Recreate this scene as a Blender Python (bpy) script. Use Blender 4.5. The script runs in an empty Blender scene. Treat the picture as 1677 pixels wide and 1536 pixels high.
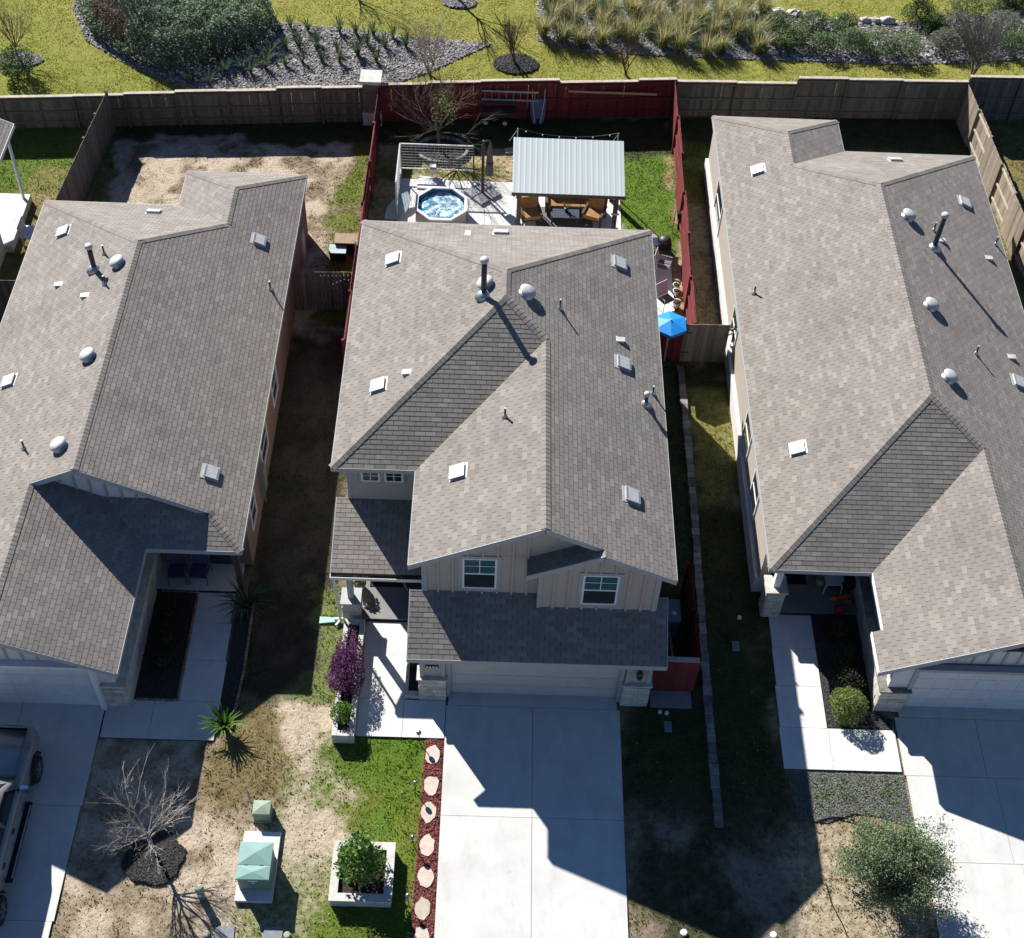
import bpy, math, random
import numpy as np
from mathutils import Matrix, Vector
random.seed(7); RNG = np.random.default_rng(11)
scene = bpy.context.scene
COL = scene.collection

# ------------------------------------------------------------------ camera
PW, PH = 1677.0, 1536.0
FPX, PITCH, YAW, ROLL = 2282.184, 0.874358, 0.023064, 0.050418
CAM = Vector((4.48765, -25.00164, 35.18591))
def _axes():
    cy, sy = math.cos(YAW), math.sin(YAW); cp, sp = math.cos(PITCH), math.sin(PITCH)
    f = Vector((sy*cp, cy*cp, -sp)); r = Vector((cy, -sy, 0)); u = r.cross(f)
    c, s = math.cos(ROLL), math.sin(ROLL)
    return c*r + s*u, -s*r + c*u, f
AR, AU, AF = _axes()
cd = bpy.data.cameras.new('camera'); cam = bpy.data.objects.new('camera', cd); COL.objects.link(cam)
cam.matrix_world = Matrix(((AR.x, AU.x, -AF.x, CAM.x), (AR.y, AU.y, -AF.y, CAM.y), (AR.z, AU.z, -AF.z, CAM.z), (0, 0, 0, 1)))
cd.sensor_fit = 'HORIZONTAL'; cd.sensor_width = 36.0; cd.lens = 36.0*FPX/PW; cd.clip_end = 2000
scene.camera = cam

# ------------------------------------------------------------------ light
SUNV = Vector((-0.8152, 1.1933, 1.0)).normalized()
EL = math.asin(SUNV.z); AZ = math.atan2(SUNV.x, SUNV.y)
w = bpy.data.worlds.new('World'); scene.world = w; w.use_nodes = True
nt = w.node_tree; bg = nt.nodes['Background']
sky = nt.nodes.new('ShaderNodeTexSky'); sky.sky_type = 'NISHITA'; sky.sun_disc = False
sky.sun_elevation = EL; sky.sun_rotation = AZ; sky.altitude = 1000; sky.air_density = 1.0; sky.dust_density = 0.0; sky.ozone_density = 8.0
nt.links.new(sky.outputs[0], bg.inputs[0]); bg.inputs[1].default_value = 0.05
sd = bpy.data.lights.new('sun', 'SUN'); sd.energy = 5.0; sd.angle = math.radians(0.53); sd.color = (1.0, 0.965, 0.915)
sun = bpy.data.objects.new('sun', sd); COL.objects.link(sun)
sun.rotation_euler = SUNV.to_track_quat('Z', 'Y').to_euler(); sun.location = (-20, 30, 40)
vs = scene.view_settings; vs.view_transform = 'Standard'; vs.look = 'None'; vs.gamma = 1.0; vs.use_curve_mapping = False
vs.exposure = 1.08

# ------------------------------------------------------------------ pixels to places
def ray(px, py):
    return AF + AR*((px-PW/2)/FPX) - AU*((py-PH/2)/FPX)
def at(px, py, z=0.0):
    d = ray(px, py); t = (z-CAM.z)/d.z; return CAM + d*t
def aty(px, py, Y):
    d = ray(px, py); t = (Y-CAM.y)/d.y; return CAM + d*t
def atx(px, py, X):
    d = ray(px, py); t = (X-CAM.x)/d.x; return CAM + d*t
def proj(P):
    d = Vector(P)-CAM; z = d.dot(AF)
    return (PW/2+FPX*d.dot(AR)/z, PH/2-FPX*d.dot(AU)/z)

# ------------------------------------------------------------------ materials
MATS = {}
def nodes_of(name):
    m = bpy.data.materials.new(name); m.use_nodes = True; MATS[name] = m
    return m, m.node_tree.nodes, m.node_tree.links, m.node_tree.nodes['Principled BSDF']
def ramp(N, stops):
    r = N.new('ShaderNodeValToRGB'); e = r.color_ramp.elements
    while len(e) < len(stops): e.new(0.5)
    for k, (p, c) in enumerate(stops): e[k].position = p; e[k].color = (*c, 1)
    return r
def mat(name, c1, c2=None, scale=6.0, rough=0.8, bump=0.0, bscale=None, metal=0.0, tint=False, stretch=(1, 1, 1), lo=0.35, hi=0.65, spec=0.3, detail=6.0, c3=None, c3s=0.4, coat=0.0, obj=False):
    m, N, L, b = nodes_of(name)
    b.inputs['Roughness'].default_value = rough; b.inputs['Metallic'].default_value = metal
    b.inputs['Specular IOR Level'].default_value = spec; b.inputs['Coat Weight'].default_value = coat
    if c2 is None: c2 = tuple(x*0.82 for x in c1)
    if obj: pos = N.new('ShaderNodeTexCoord').outputs['Object']
    else: pos = N.new('ShaderNodeNewGeometry').outputs['Position']
    mp = N.new('ShaderNodeMapping'); mp.inputs['Scale'].default_value = stretch; L.new(pos, mp.inputs[0])
    nz = N.new('ShaderNodeTexNoise'); nz.inputs['Scale'].default_value = scale; nz.inputs['Detail'].default_value = detail; nz.inputs['Roughness'].default_value = 0.62
    L.new(mp.outputs[0], nz.inputs['Vector'])
    rp = ramp(N, [(lo, c1), (hi, c2)]); L.new(nz.outputs[0], rp.inputs[0])
    out = rp.outputs[0]
    if c3 is not None:
        n3 = N.new('ShaderNodeTexNoise'); n3.inputs['Scale'].default_value = c3s; n3.inputs['Detail'].default_value = 5
        L.new(pos, n3.inputs['Vector'])
        r3 = ramp(N, [(0.48, (0, 0, 0)), (0.68, (1, 1, 1))]); L.new(n3.outputs[0], r3.inputs[0])
        mx = N.new('ShaderNodeMix'); mx.data_type = 'RGBA'; L.new(r3.outputs[0], mx.inputs[0]); L.new(out, mx.inputs[6]); mx.inputs[7].default_value = (*c3, 1)
        out = mx.outputs[2]
    if tint:
        a = N.new('ShaderNodeAttribute'); a.attribute_name = 'tint'
        mx = N.new('ShaderNodeMix'); mx.data_type = 'RGBA'; mx.blend_type = 'MULTIPLY'; mx.inputs[0].default_value = 1.0
        L.new(out, mx.inputs[6]); L.new(a.outputs['Color'], mx.inputs[7]); out = mx.outputs[2]
    L.new(out, b.inputs['Base Color'])
    if bump:
        nb = N.new('ShaderNodeTexNoise'); nb.inputs['Scale'].default_value = bscale or scale*3; nb.inputs['Detail'].default_value = 4
        L.new(mp.outputs[0], nb.inputs['Vector'])
        bp = N.new('ShaderNodeBump'); bp.inputs['Strength'].default_value = bump; bp.inputs['Distance'].default_value = 0.02
        L.new(nb.outputs[0], bp.inputs['Height']); L.new(bp.outputs[0], b.inputs['Normal'])
    return m

mat('shingle', (.222, .199, .176), (.192, .172, .153), 30, .92, .2, 160, tint=True, c3=(.182, .164, .147), c3s=.45)
mat('underlay', (.028, .026, .026), rough=.95)
mat('trim', (.36, .37, .375), (.33, .34, .345), 5, .6)
mat('trim_white', (.74, .74, .73), (.68, .68, .67), 5, .6)
mat('siding_tan', (.41, .37, .325), (.38, .34, .30), 4, .7, .1, 60)
mat('siding_grey', (.25, .245, .24), (.215, .215, .21), 4, .7, .1, 60)
mat('siding_white', (.62, .62, .62), (.56, .56, .56), 3, .7, .1, 60)
mat('soffit', (.45, .45, .44), rough=.8)
mat('garage_tan', (.52, .48, .43), (.48, .44, .40), 3, .6)
mat('garage_white', (.64, .64, .64), (.58, .58, .58), 3, .6)
mat('limestone', (.55, .52, .46), (.40, .37, .32), 5, .9, .5, 25, tint=True)
mat('mortar', (.42, .40, .36), (.36, .34, .31), 20, .95)
mat('brick_tan', (.42, .37, .315), (.34, .295, .245), 26, .9, .4, 60)
mat('brick_red', (.24, .17, .125), (.15, .105, .08), 30, .9, .4, 60)
mat('concrete', (.54, .53, .50), (.50, .49, .465), 2.6, .9, .25, 90, c3=(.465, .455, .435), c3s=.9)
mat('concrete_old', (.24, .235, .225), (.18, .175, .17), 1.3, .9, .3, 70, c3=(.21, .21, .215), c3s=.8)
mat('concrete_new', (.60, .59, .56), (.54, .53, .505), 1.6, .88, .15, 90)
mat('groove', (.05, .048, .045), rough=1)
mat('wood_grey', (.165, .145, .12), (.095, .082, .068), 5, .9, .4, 30, stretch=(6, 6, 1), tint=True)
mat('wood_light', (.30, .25, .19), (.20, .16, .12), 5, .9, .4, 30, stretch=(6, 6, 1), tint=True)
mat('wood_red', (.175, .028, .028), (.12, .02, .02), 5, .8, .3, 30, stretch=(6, 6, 1), tint=True)
mat('wood_cap', (.47, .41, .34), (.33, .28, .22), 5, .9, .4, 20)  # paler than the fence wood: sunlit cap tops and rails put into the colour
mat('wood_dark', (.075, .052, .038), (.045, .032, .025), 6, .7, .3, 30)
mat('white_metal', (.47, .47, .46), (.36, .365, .36), 9, .55, spec=.5)
mat('galv', (.42, .45, .46), (.36, .39, .41), 6, .35, metal=.6, spec=.5)
mat('dark_metal', (.03, .03, .034), rough=.5, spec=.5)
mat('black', (.012, .012, .014), rough=.6)
mat('black_rubber', (.02, .02, .02), rough=.85)
mat('metal_roof', (.40, .445, .45), (.385, .43, .435), .7, .42, spec=.5)
mat('glass_dark', (.018, .022, .026), (.03, .035, .04), 2, .08, spec=.8)
mat('glass_teal', (.04, .13, .14), (.03, .09, .10), 3, .10, spec=.8)
mat('blind', (.30, .34, .34), (.26, .30, .30), 8, .6)
mat('door_brown', (.055, .04, .03), rough=.6)
mat('doormat', (.035, .025, .02), (.02, .016, .014), 40, 1, .5)
mat('stone_flag', (.50, .43, .36), (.41, .345, .285), 6, .9, .4, 30, tint=True)
mat('stone_grey', (.22, .205, .19), (.12, .112, .105), 5, .95, .5, 20, tint=True)
mat('rock_pale', (.58, .54, .47), (.40, .37, .32), 4, .95, .5, 15, tint=True)
mat('edging_brick', (.34, .22, .16), (.22, .13, .09), 12, .95, .3, tint=True)
mat('mulch_red', (.21, .065, .055), (.10, .03, .028), 30, 1, .6, 60, tint=True)
mat('mulch_grey', (.30, .285, .275), (.19, .18, .175), 24, 1, .8, 50, tint=True)
mat('mulch_mid', (.155, .165, .14), (.10, .11, .09), 24, 1, .8, 50, tint=True)
mat('mulch_black', (.072, .068, .066), (.035, .033, .032), 24, 1, .8, 50, tint=True)
mat('soil_dark', (.05, .036, .027), (.028, .02, .016), 18, 1, .8, 40)
mat('bark_pale', (.40, .365, .325), (.26, .235, .21), 14, .95, .4, 40)
mat('bark_brown', (.15, .11, .085), (.085, .062, .05), 14, .95, .4, 40)
mat('bark_grey', (.17, .16, .155), (.10, .095, .095), 14, .95, .4, 40)
mat('leaf_purple', (.13, .035, .12), (.055, .014, .05), 14, .7, tint=True)
mat('leaf_green', (.085, .165, .03), (.045, .10, .017), 10, .6, tint=True)
mat('leaf_bright', (.10, .20, .022), (.06, .13, .014), 10, .6, tint=True)
mat('leaf_olive', (.20, .255, .065), (.12, .165, .04), 10, .65, tint=True)
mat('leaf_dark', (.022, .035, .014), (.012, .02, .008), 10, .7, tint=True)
mat('leaf_hedge', (.185, .255, .15), (.12, .185, .10), 6, .6, tint=True)
mat('leaf_grey', (.23, .24, .175), (.15, .16, .115), 6, .7, tint=True)
mat('leaf_sage', (.16, .225, .085), (.10, .15, .055), 6, .65, tint=True)
mat('leaf_straw', (.54, .47, .24), (.40, .35, .16), 5, .8, tint=True)
mat('leaf_brown', (.22, .15, .095), (.14, .09, .055), 8, .8, tint=True)
mat('leaf_oak', (.20, .265, .135), (.135, .19, .09), 8, .7, tint=True)
mat('leaf_yucca', (.10, .145, .07), (.055, .085, .04), 8, .6, tint=True)
mat('transformer', (.155, .285, .26), (.135, .25, .23), 3, .5, spec=.4)
mat('pedestal', (.17, .25, .19), (.14, .21, .16), 4, .6)
mat('sticker_white', (.65, .66, .66), rough=.5)
mat('sticker_blue', (.05, .10, .28), rough=.5)
mat('pvc', (.66, .66, .63), (.58, .58, .55), 5, .5)
mat('lid_grey', (.20, .22, .235), (.15, .165, .18), 6, .8, .2)
mat('lid_green', (.27, .33, .25), (.23, .28, .21), 6, .7)
mat('ball_metal', (.30, .32, .32), rough=.25, metal=.8)
mat('water', (.05, .18, .29), (.72, .84, .88), 3.6, .08, .9, 5.0, spec=.6, lo=.44, hi=.66, detail=7)
mat('tub_white', (.55, .57, .58), (.48, .50, .51), 3, .35, spec=.5)
mat('tub_blue', (.06, .14, .24), (.04, .10, .18), 4, .3)
mat('tub_side', (.36, .33, .29), (.30, .275, .24), 5, .6)
mat('mat_white', (.60, .62, .62), (.54, .56, .57), 3, .6)
mat('cover_grey', (.34, .42, .43), (.26, .33, .34), 3, .5)
mat('fabric_grey', (.16, .155, .15), (.11, .105, .10), 14, .9, .3)
mat('weight_grey', (.27, .27, .285), (.22, .22, .235), 6, .6)
mat('cushion', (.30, .165, .065), (.23, .12, .045), 9, .9, .2)
mat('rug_blue', (.055, .07, .095), (.04, .05, .07), 14, .9)
mat('wheelbarrow', (.11, .14, .22), (.07, .09, .15), 4, .4)
mat('canopy_blue', (.015, .24, .66), (.012, .20, .56), 2, .5)
mat('fabric_blue', (.06, .062, .12), (.045, .048, .095), 10, .9)
mat('chair_white', (.62, .63, .66), rough=.5)
mat('toy_orange', (.62, .13, .03), (.45, .08, .02), 6, .6)
mat('toy_red', (.42, .02, .025), rough=.5)
mat('car_paint', (.26, .265, .27), (.24, .245, .25), 2, .3, metal=.35, spec=.5, coat=.7)
mat('car_glass', (.012, .016, .018), rough=.05, spec=.8)
mat('chrome', (.65, .66, .67), rough=.12, metal=1.0)
mat('rim', (.38, .39, .40), rough=.3, metal=.8)
mat('planter_white', (.52, .505, .47), (.42, .405, .37), 4, .9, .4, 30)
mat('pot_tan', (.30, .22, .15), (.22, .16, .11), 5, .8)
mat('spout_green', (.28, .50, .42), rough=.6)
mat('plank_new', (.52, .35, .21), (.42, .27, .15), 8, .8, stretch=(1, 6, 6))

for k_ in ('concrete', 'concrete_new'):                                # oil drips and tyre scuffs
    m = MATS[k_]; N, L = m.node_tree.nodes, m.node_tree.links; b = N['Principled BSDF']; src = b.inputs['Base Color'].links[0].from_socket
    g = N.new('ShaderNodeNewGeometry'); mp = N.new('ShaderNodeMapping'); mp.inputs['Scale'].default_value = (1.6, .55, 1); L.new(g.outputs['Position'], mp.inputs[0])
    z = N.new('ShaderNodeTexNoise'); z.inputs['Scale'].default_value = 1.3; z.inputs['Detail'].default_value = 9; z.inputs['Roughness'].default_value = .75; L.new(mp.outputs[0], z.inputs['Vector'])
    r = ramp(N, [(.50, (1, 1, 1)), (.74, (.84, .83, .815))]); L.new(z.outputs[0], r.inputs[0])
    v = N.new('ShaderNodeTexNoise'); v.inputs['Scale'].default_value = 3.1; v.inputs['Detail'].default_value = 3; L.new(g.outputs['Position'], v.inputs['Vector']); r9 = ramp(N, [(.70, (1, 1, 1)), (.80, (.70, .68, .65))]); L.new(v.outputs[0], r9.inputs[0])
    x1 = N.new('ShaderNodeMix'); x1.data_type = 'RGBA'; x1.blend_type = 'MULTIPLY'; x1.inputs[0].default_value = 1; L.new(src, x1.inputs[6]); L.new(r.outputs[0], x1.inputs[7])
    x2 = N.new('ShaderNodeMix'); x2.data_type = 'RGBA'; x2.blend_type = 'MULTIPLY'; x2.inputs[0].default_value = 1; L.new(x1.outputs[2], x2.inputs[6]); L.new(r9.outputs[0], x2.inputs[7]); L.new(x2.outputs[2], b.inputs['Base Color'])
def translucent(m, k):
    N, L = m.node_tree.nodes, m.node_tree.links; b = N['Principled BSDF']; o = N['Material Output']; src = b.inputs['Base Color'].links[0].from_socket
    t = N.new('ShaderNodeBsdfTranslucent'); x = N.new('ShaderNodeMixShader'); x.inputs[0].default_value = k
    L.new(src, t.inputs[0]); L.new(b.outputs[0], x.inputs[1]); L.new(t.outputs[0], x.inputs[2]); L.new(x.outputs[0], o.inputs[0])
for k_ in list(MATS):
    if k_.startswith('leaf_'): translucent(MATS[k_], .35)

# ------------------------------------------------------------------ objects
OFF = {}
def link(o, parent=None):
    COL.objects.link(o)
    if parent is not None: o.parent = parent
    return o
def tag(o, label=None, cat=None, group=None, kind=None):
    if label: o['label'] = label
    if cat: o['category'] = cat
    if group: o['group'] = group
    if kind: o['kind'] = kind
    return o
def thing(name, label, cat, loc=(0, 0, 0), group=None):
    o = bpy.data.objects.new(name, None); o.empty_display_size = 0.2
    o.location = loc; link(o); OFF[o.name] = Vector(loc)
    return tag(o, label, cat, group)
def finish(name, V, F, m, parent=None, smooth=False, tints=None, base=None):
    """V,F in world coordinates -> one object; a top-level mesh gets its origin at its base."""
    V = np.asarray(V, dtype=np.float64).reshape(-1, 3)
    if parent is not None: off = OFF[parent.name]
    else:
        mn, mx = V.min(0), V.max(0); off = Vector(((mn[0]+mx[0])/2, (mn[1]+mx[1])/2, mn[2])) if base is None else Vector(base)
    me = bpy.data.meshes.new(name)
    if isinstance(F, np.ndarray):
        n, k = F.shape; me.vertices.add(len(V)); me.vertices.foreach_set('co', (V-np.array(off)).ravel())
        me.loops.add(n*k); me.loops.foreach_set('vertex_index', F.ravel().astype(np.int32))
        me.polygons.add(n); me.polygons.foreach_set('loop_start', np.arange(0, n*k, k, dtype=np.int32)); me.update(calc_edges=True)
    else:
        me.from_pydata((V-np.array(off)).tolist(), [], F); me.update()
    me.materials.append(MATS[m])
    if smooth: me.polygons.foreach_set('use_smooth', np.ones(len(me.polygons), dtype=bool))
    if tints is not None:
        t = np.asarray(tints, dtype=np.float32)
        if t.ndim == 1: t = np.stack([t, t, t], 1)
        a = me.color_attributes.new('tint', 'FLOAT_COLOR', 'POINT')
        a.data.foreach_set('color', np.concatenate([t, np.ones((len(t), 1), np.float32)], 1).ravel())
    o = bpy.data.objects.new(name, me); link(o, parent)
    if parent is None: o.location = off; OFF[o.name] = off
    else: OFF[o.name] = off
    return o
class MB:
    def __init__(s): s.v = []; s.f = []; s.t = []
    def add(s, V, F, t=1.0):
        n = len(s.v); s.v += [tuple(p) for p in V]; s.f += [[i+n for i in q] for q in F]; s.t += [t]*len(V); return s
    def box(s, c, d, rz=0.0, t=1.0, taper=1.0, rx=0.0, ry=0.0):
        x, y, z = d[0]/2, d[1]/2, d[2]/2
        M = Matrix.Translation(c) @ Matrix.Rotation(rz, 4, 'Z') @ Matrix.Rotation(ry, 4, 'Y') @ Matrix.Rotation(rx, 4, 'X')
        V = [M @ Vector((sx*x*(taper if sz > 0 else 1), sy*y*(taper if sz > 0 else 1), sz*z)) for sz in (-1, 1) for sx, sy in ((-1, -1), (1, -1), (1, 1), (-1, 1))]
        return s.add(V, [[3, 2, 1, 0], [4, 5, 6, 7], [0, 1, 5, 4], [1, 2, 6, 5], [2, 3, 7, 6], [3, 0, 4, 7]], t)
    def rng(s, x0, x1, y0, y1, z0, z1, t=1.0):
        return s.box(((x0+x1)/2, (y0+y1)/2, (z0+z1)/2), (x1-x0, y1-y0, z1-z0), t=t)
    def prism(s, P, z0, z1, t=1.0):
        n = len(P); V = [(p[0], p[1], z0) for p in P]+[(p[0], p[1], z1) for p in P]
        ar = sum(P[i][0]*P[(i+1) % n][1]-P[(i+1) % n][0]*P[i][1] for i in range(n))
        F = [list(range(n))[::-1], list(range(n, 2*n))]+[[i, (i+1) % n, n+(i+1) % n, n+i] for i in range(n)]
        if ar < 0: F = [q[::-1] for q in F]
        return s.add(V, F, t)
    def wall(s, P, d, t=1.0):
        """planar polygon P (3d) extruded by vector d"""
        n = len(P); d = Vector(d); V = [Vector(p) for p in P]+[Vector(p)+d for p in P]
        return s.add(V, [list(range(n)), list(range(n, 2*n))[::-1]]+[[i, n+i, n+(i+1) % n, (i+1) % n] for i in range(n)], t)
    def tube(s, pts, r, n=6, t=1.0, cap=True):
        pts = [Vector(p) for p in pts]
        if not isinstance(r, (list, tuple)): r = [r]*len(pts)
        V = []
        for i, p in enumerate(pts):
            d = (pts[min(i+1, len(pts)-1)]-pts[max(i-1, 0)]).normalized()
            a = d.orthogonal().normalized() if i == 0 else (a-d*a.dot(d)).normalized()
            b = d.cross(a)
            V += [p+(a*math.cos(2*math.pi*k/n)+b*math.sin(2*math.pi*k/n))*r[i] for k in range(n)]
        F = [[i*n+k, i*n+(k+1) % n, (i+1)*n+(k+1) % n, (i+1)*n+k] for i in range(len(pts)-1) for k in range(n)]
        if cap: F += [list(range(n))[::-1], [(len(pts)-1)*n+k for k in range(n)]]
        return s.add(V, F, t)
    def lathe(s, c, prof, n=12, t=1.0, sx=1.0, sy=1.0, M=None):
        c = Vector(c); V = []; M = M or Matrix.Identity(3)
        for (r, z) in prof: V += [c+M @ Vector((r*sx*math.cos(2*math.pi*k/n), r*sy*math.sin(2*math.pi*k/n), z)) for k in range(n)]
        F = [[i*n+k, i*n+(k+1) % n, (i+1)*n+(k+1) % n, (i+1)*n+k] for i in range(len(prof)-1) for k in range(n)]
        F += [list(range(n))[::-1], [(len(prof)-1)*n+k for k in range(n)]]
        return s.add(V, F, t)
    def ball(s, c, r, n=10, m=6, t=1.0, sq=(1, 1, 1)):
        return s.lathe(c, [(r*max(.02, math.sin(math.pi*i/m)), -r*sq[2]*math.cos(math.pi*i/m)) for i in range(m+1)], n, t, sq[0], sq[1])
    def build(s, name, m, parent=None, smooth=False, base=None):
        return finish(name, s.v, s.f, m, parent, smooth, s.t, base)
def single(name, mb, m, label, cat, group=None, smooth=False, kind=None, base=None):
    return tag(mb.build(name, m, None, smooth, base), label, cat, group, kind)
def struct(name, mb, m, smooth=False):
    o = mb.build(name, m, None, smooth); o['kind'] = 'structure'; return o
def copy_part(src, parent, loc, rot=None):
    o = src.copy(); COL.objects.link(o); o.parent = parent; o.location = Vector(loc)-OFF[parent.name]
    if rot is not None: o.rotation_euler = rot
    OFF[o.name] = OFF[parent.name]; return o
def proto(name, mb, m):
    """an unlinked object whose mesh is shared by many parts"""
    me = bpy.data.meshes.new(name); me.from_pydata([tuple(p) for p in mb.v], [], mb.f); me.update(); me.materials.append(MATS[m])
    a = me.color_attributes.new('tint', 'FLOAT_COLOR', 'POINT'); t = np.asarray(mb.t, np.float32)
    a.data.foreach_set('color', np.stack([t, t, t, np.ones_like(t)], 1).ravel())
    return bpy.data.objects.new(name, me)
def piece(me, name, parent, M):
    o = bpy.data.objects.new(name, me); COL.objects.link(o); o.parent = parent
    o.matrix_local = Matrix.Translation(-OFF[parent.name]) @ M; return o

# ------------------------------------------------------------------ value noise for layout
ORD = ['first', 'second', 'third', 'fourth', 'fifth', 'sixth', 'seventh', 'eighth', 'ninth', 'tenth', 'eleventh', 'twelfth', 'thirteenth', 'fourteenth', 'fifteenth', 'sixteenth']
def vnoise(x, y, s, seed):
    r = np.random.default_rng(seed).random((256, 256)); X = np.asarray(x)*s+100; Y = np.asarray(y)*s+100
    i, j = np.floor(X).astype(int), np.floor(Y).astype(int); u, v = X-i, Y-j; u = u*u*(3-2*u); v = v*v*(3-2*v)
    g = lambda a, b: r[a % 256, b % 256]
    return (g(i, j)*(1-u)+g(i+1, j)*u)*(1-v)+(g(i, j+1)*(1-u)+g(i+1, j+1)*u)*v
def fbm(x, y, s, seed, n=4):
    o = 0; a = 0.5; T = 0
    for k in range(n): o = o+a*vnoise(x, y, s*2**k, seed+k); T += a; a *= .55
    return o/T
# ------------------------------------------------------------------ ground
OLIVE = (.21, .22, .045); GREEN = (.062, .145, .012); SHADE_GREEN = (.052, .062, .024); DRY = (.20, .155, .075); BRN = (.115, .08, .048)  # the darkest green has the shade of alleys and fence feet painted in
DIRT = (.345, .28, .205); LDIRT = (.42, .35, .265); SHADE_SOIL = (.075, .06, .045); STRAW = (.30, .235, .12)  # the darkest soil likewise carries shade in its colour
def axis(a, b, step, far):
    core = np.arange(a, b+1e-6, step); out = np.array([3, 8, 18, 40, 90, far], float)
    return np.concatenate([a-out[::-1], core, b+out])
gxs, gys = axis(-22, 31, .15, 320), axis(-15, 42, .15, 320)
GX, GY = np.meshgrid(gxs, gys)
def paint_fields(X, Y):
    """grass colour, soil colour, grass cover for ground points"""
    sh = X.shape; G = np.zeros(sh+(3,)); S = np.zeros(sh+(3,)); C = np.zeros(sh)
    G[:] = DRY; S[:] = DIRT; C[:] = .5
    wx = X+(fbm(X, Y, .9, 3, 5)-.5)*2.0; wy = Y+(fbm(X, Y, .9, 31, 5)-.5)*2.0
    def blob(x0, x1, y0, y1, soft, g, s, c, a=1.0, seed=5, patch=0.0):
        f = lambda v: np.clip(v/soft+.5, 0, 1)
        k = f(wx-x0)*f(x1-wx)*f(wy-y0)*f(y1-wy)*a
        if patch: k = k*np.clip((fbm(X, Y, patch, seed)-.42)*6, 0, 1)
        kk = k[..., None]; G[:] = G*(1-kk)+np.array(g)*kk; S[:] = S*(1-kk)+np.array(s)*kk; C[:] = C*(1-k)+c*k
    # front yards
    blob(-30, -6, -60, -4, .6, DRY, DIRT, .5)
    blob(-7, -1.2, -60, -5.6, .6, (.16, .13, .075), LDIRT, .3)
    blob(-7, -1.0, -60, -5.2, .6, (.12, .10, .055), (.27, .21, .15), .5, .7, 105, 1.6)
    blob(-7, -2.0, -60, -9.6, .8, (.14, .105, .062), (.29, .225, .155), .5, .8, 8, 1.3)
    blob(-3.2, -.3, -7.8, -4.2, .6, (.14, .115, .05), (.30, .22, .14), .6)
    blob(-1.3, 1.7, -60, -3.5, .6, (.115, .15, .03), LDIRT, .52)
    blob(-1.2, .3, -6.0, -4.4, .5, DRY, LDIRT, .1, .9, 12, .8)
    blob(-1.0, 1.6, -9.5, -6.4, .5, (.13, .15, .04), LDIRT, .22, .8, 14, .8)
    blob(1.3, 3.4, -60, -5.2, 1.1, (.085, .15, .016), LDIRT, .97)
    blob(1.2, 3.4, -60, -5.2, .9, (.16, .16, .03), LDIRT, .7, .55, 91, 1.1)
    blob(.0, 3.1, -7.2, -5.2, 1.0, (.08, .145, .016), LDIRT, .82, .9)
    blob(.0, 3.1, -60, -10.8, .9, (.10, .14, .02), LDIRT, .7)
    blob(-3.0, .2, -4.3, 10.6, .6, (.05, .055, .025), (.06, .047, .036), .45)  # left alley, its shade darkened into grass and soil colour
    blob(-2.2, -1.2, -3.2, 10.6, .5, SHADE_GREEN, (.085, .065, .048), .1, .9, 4, .9)
    blob(-.9, .35, -4.5, -.4, .35, (.13, .16, .05), DIRT, .65)
    blob(8.3, 12.9, -7.5, 16, .5, SHADE_GREEN, SHADE_SOIL, .72)  # right alley, painted dark for the shade between the houses
    blob(8.3, 13.2, -60, -7.0, 1.2, (.06, .065, .03), (.13, .105, .08), .6)  # soil colour lowered where the house shadow lies
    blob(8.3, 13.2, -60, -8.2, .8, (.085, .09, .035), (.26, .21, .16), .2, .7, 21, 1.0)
    blob(12.9, 17.2, -60, -8.2, .5, (.17, .145, .06), LDIRT, .45)
    blob(11.2, 12.9, 3.2, 8.2, .4, (.15, .15, .045), STRAW, .6)  # lighter patch: sunlight on the alley floor painted into the ground
    blob(11.5, 12.9, 9.4, 19.5, .4, (.14, .115, .06), (.34, .26, .16), .4)
    # back yards
    blob(-11, -.5, 10.6, 22.6, .5, (.13, .10, .065), LDIRT, .12)
    blob(-10.4, -2.0, 11.5, 21.2, .8, BRN, (.22, .17, .12), .6, .75, 44, 1.5)
    blob(-1.9, -.3, 10.6, 22.6, .7, (.12, .145, .03), DIRT, .75)
    blob(-3.6, -.6, 14.5, 17.5, .5, BRN, (.25, .18, .115), .4, .6, 47, .8)
    blob(-11, -.5, 21.4, 23.4, .4, SHADE_GREEN, SHADE_SOIL, .7)  # shade at the foot of the rear fence, painted in
    blob(-40, -11, 10, 22, .5, (.14, .12, .04), STRAW, .55)
    blob(-40, -11, 17.6, 22, .6, (.095, .145, .025), STRAW, .75)
    blob(-40, -11, 15, 22, .6, (.15, .14, .04), STRAW, .5, .7, 95, .9)
    blob(-.6, 11.6, 10.6, 24, .3, (.20, .17, .07), (.42, .33, .20), .42)
    blob(-.6, 5.2, 18.9, 20.1, .4, (.12, .15, .04), STRAW, .65, .9, 51, .8)
    blob(8.9, 11.5, 15.5, 24, .4, (.088, .15, .02), DIRT, .85)
    blob(9.2, 10.4, 15.0, 16.8, .4, (.16, .16, .06), LDIRT, .3)
    blob(-.6, 11.6, 21.2, 24, .3, SHADE_GREEN, SHADE_SOIL, .7)  # painted shade before the red rear fence
    blob(11.9, 24, 18.3, 25, .5, (.14, .145, .03), DIRT, .75)
    blob(11.9, 24, 21.9, 25, .5, SHADE_GREEN, SHADE_SOIL, .75)  # painted shade before the right rear fence
    blob(24, 50, 8, 25, .5, (.15, .135, .05), STRAW, .6)
    # park
    fy = 23.02+.072*(X+.5); k = np.clip((Y-fy)/.12, 0, 1)
    pat = fbm(X, Y, .35, 61)
    pg = np.array(OLIVE)*(1-pat[..., None])+np.array((.255, .24, .062))*pat[..., None]
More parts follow.
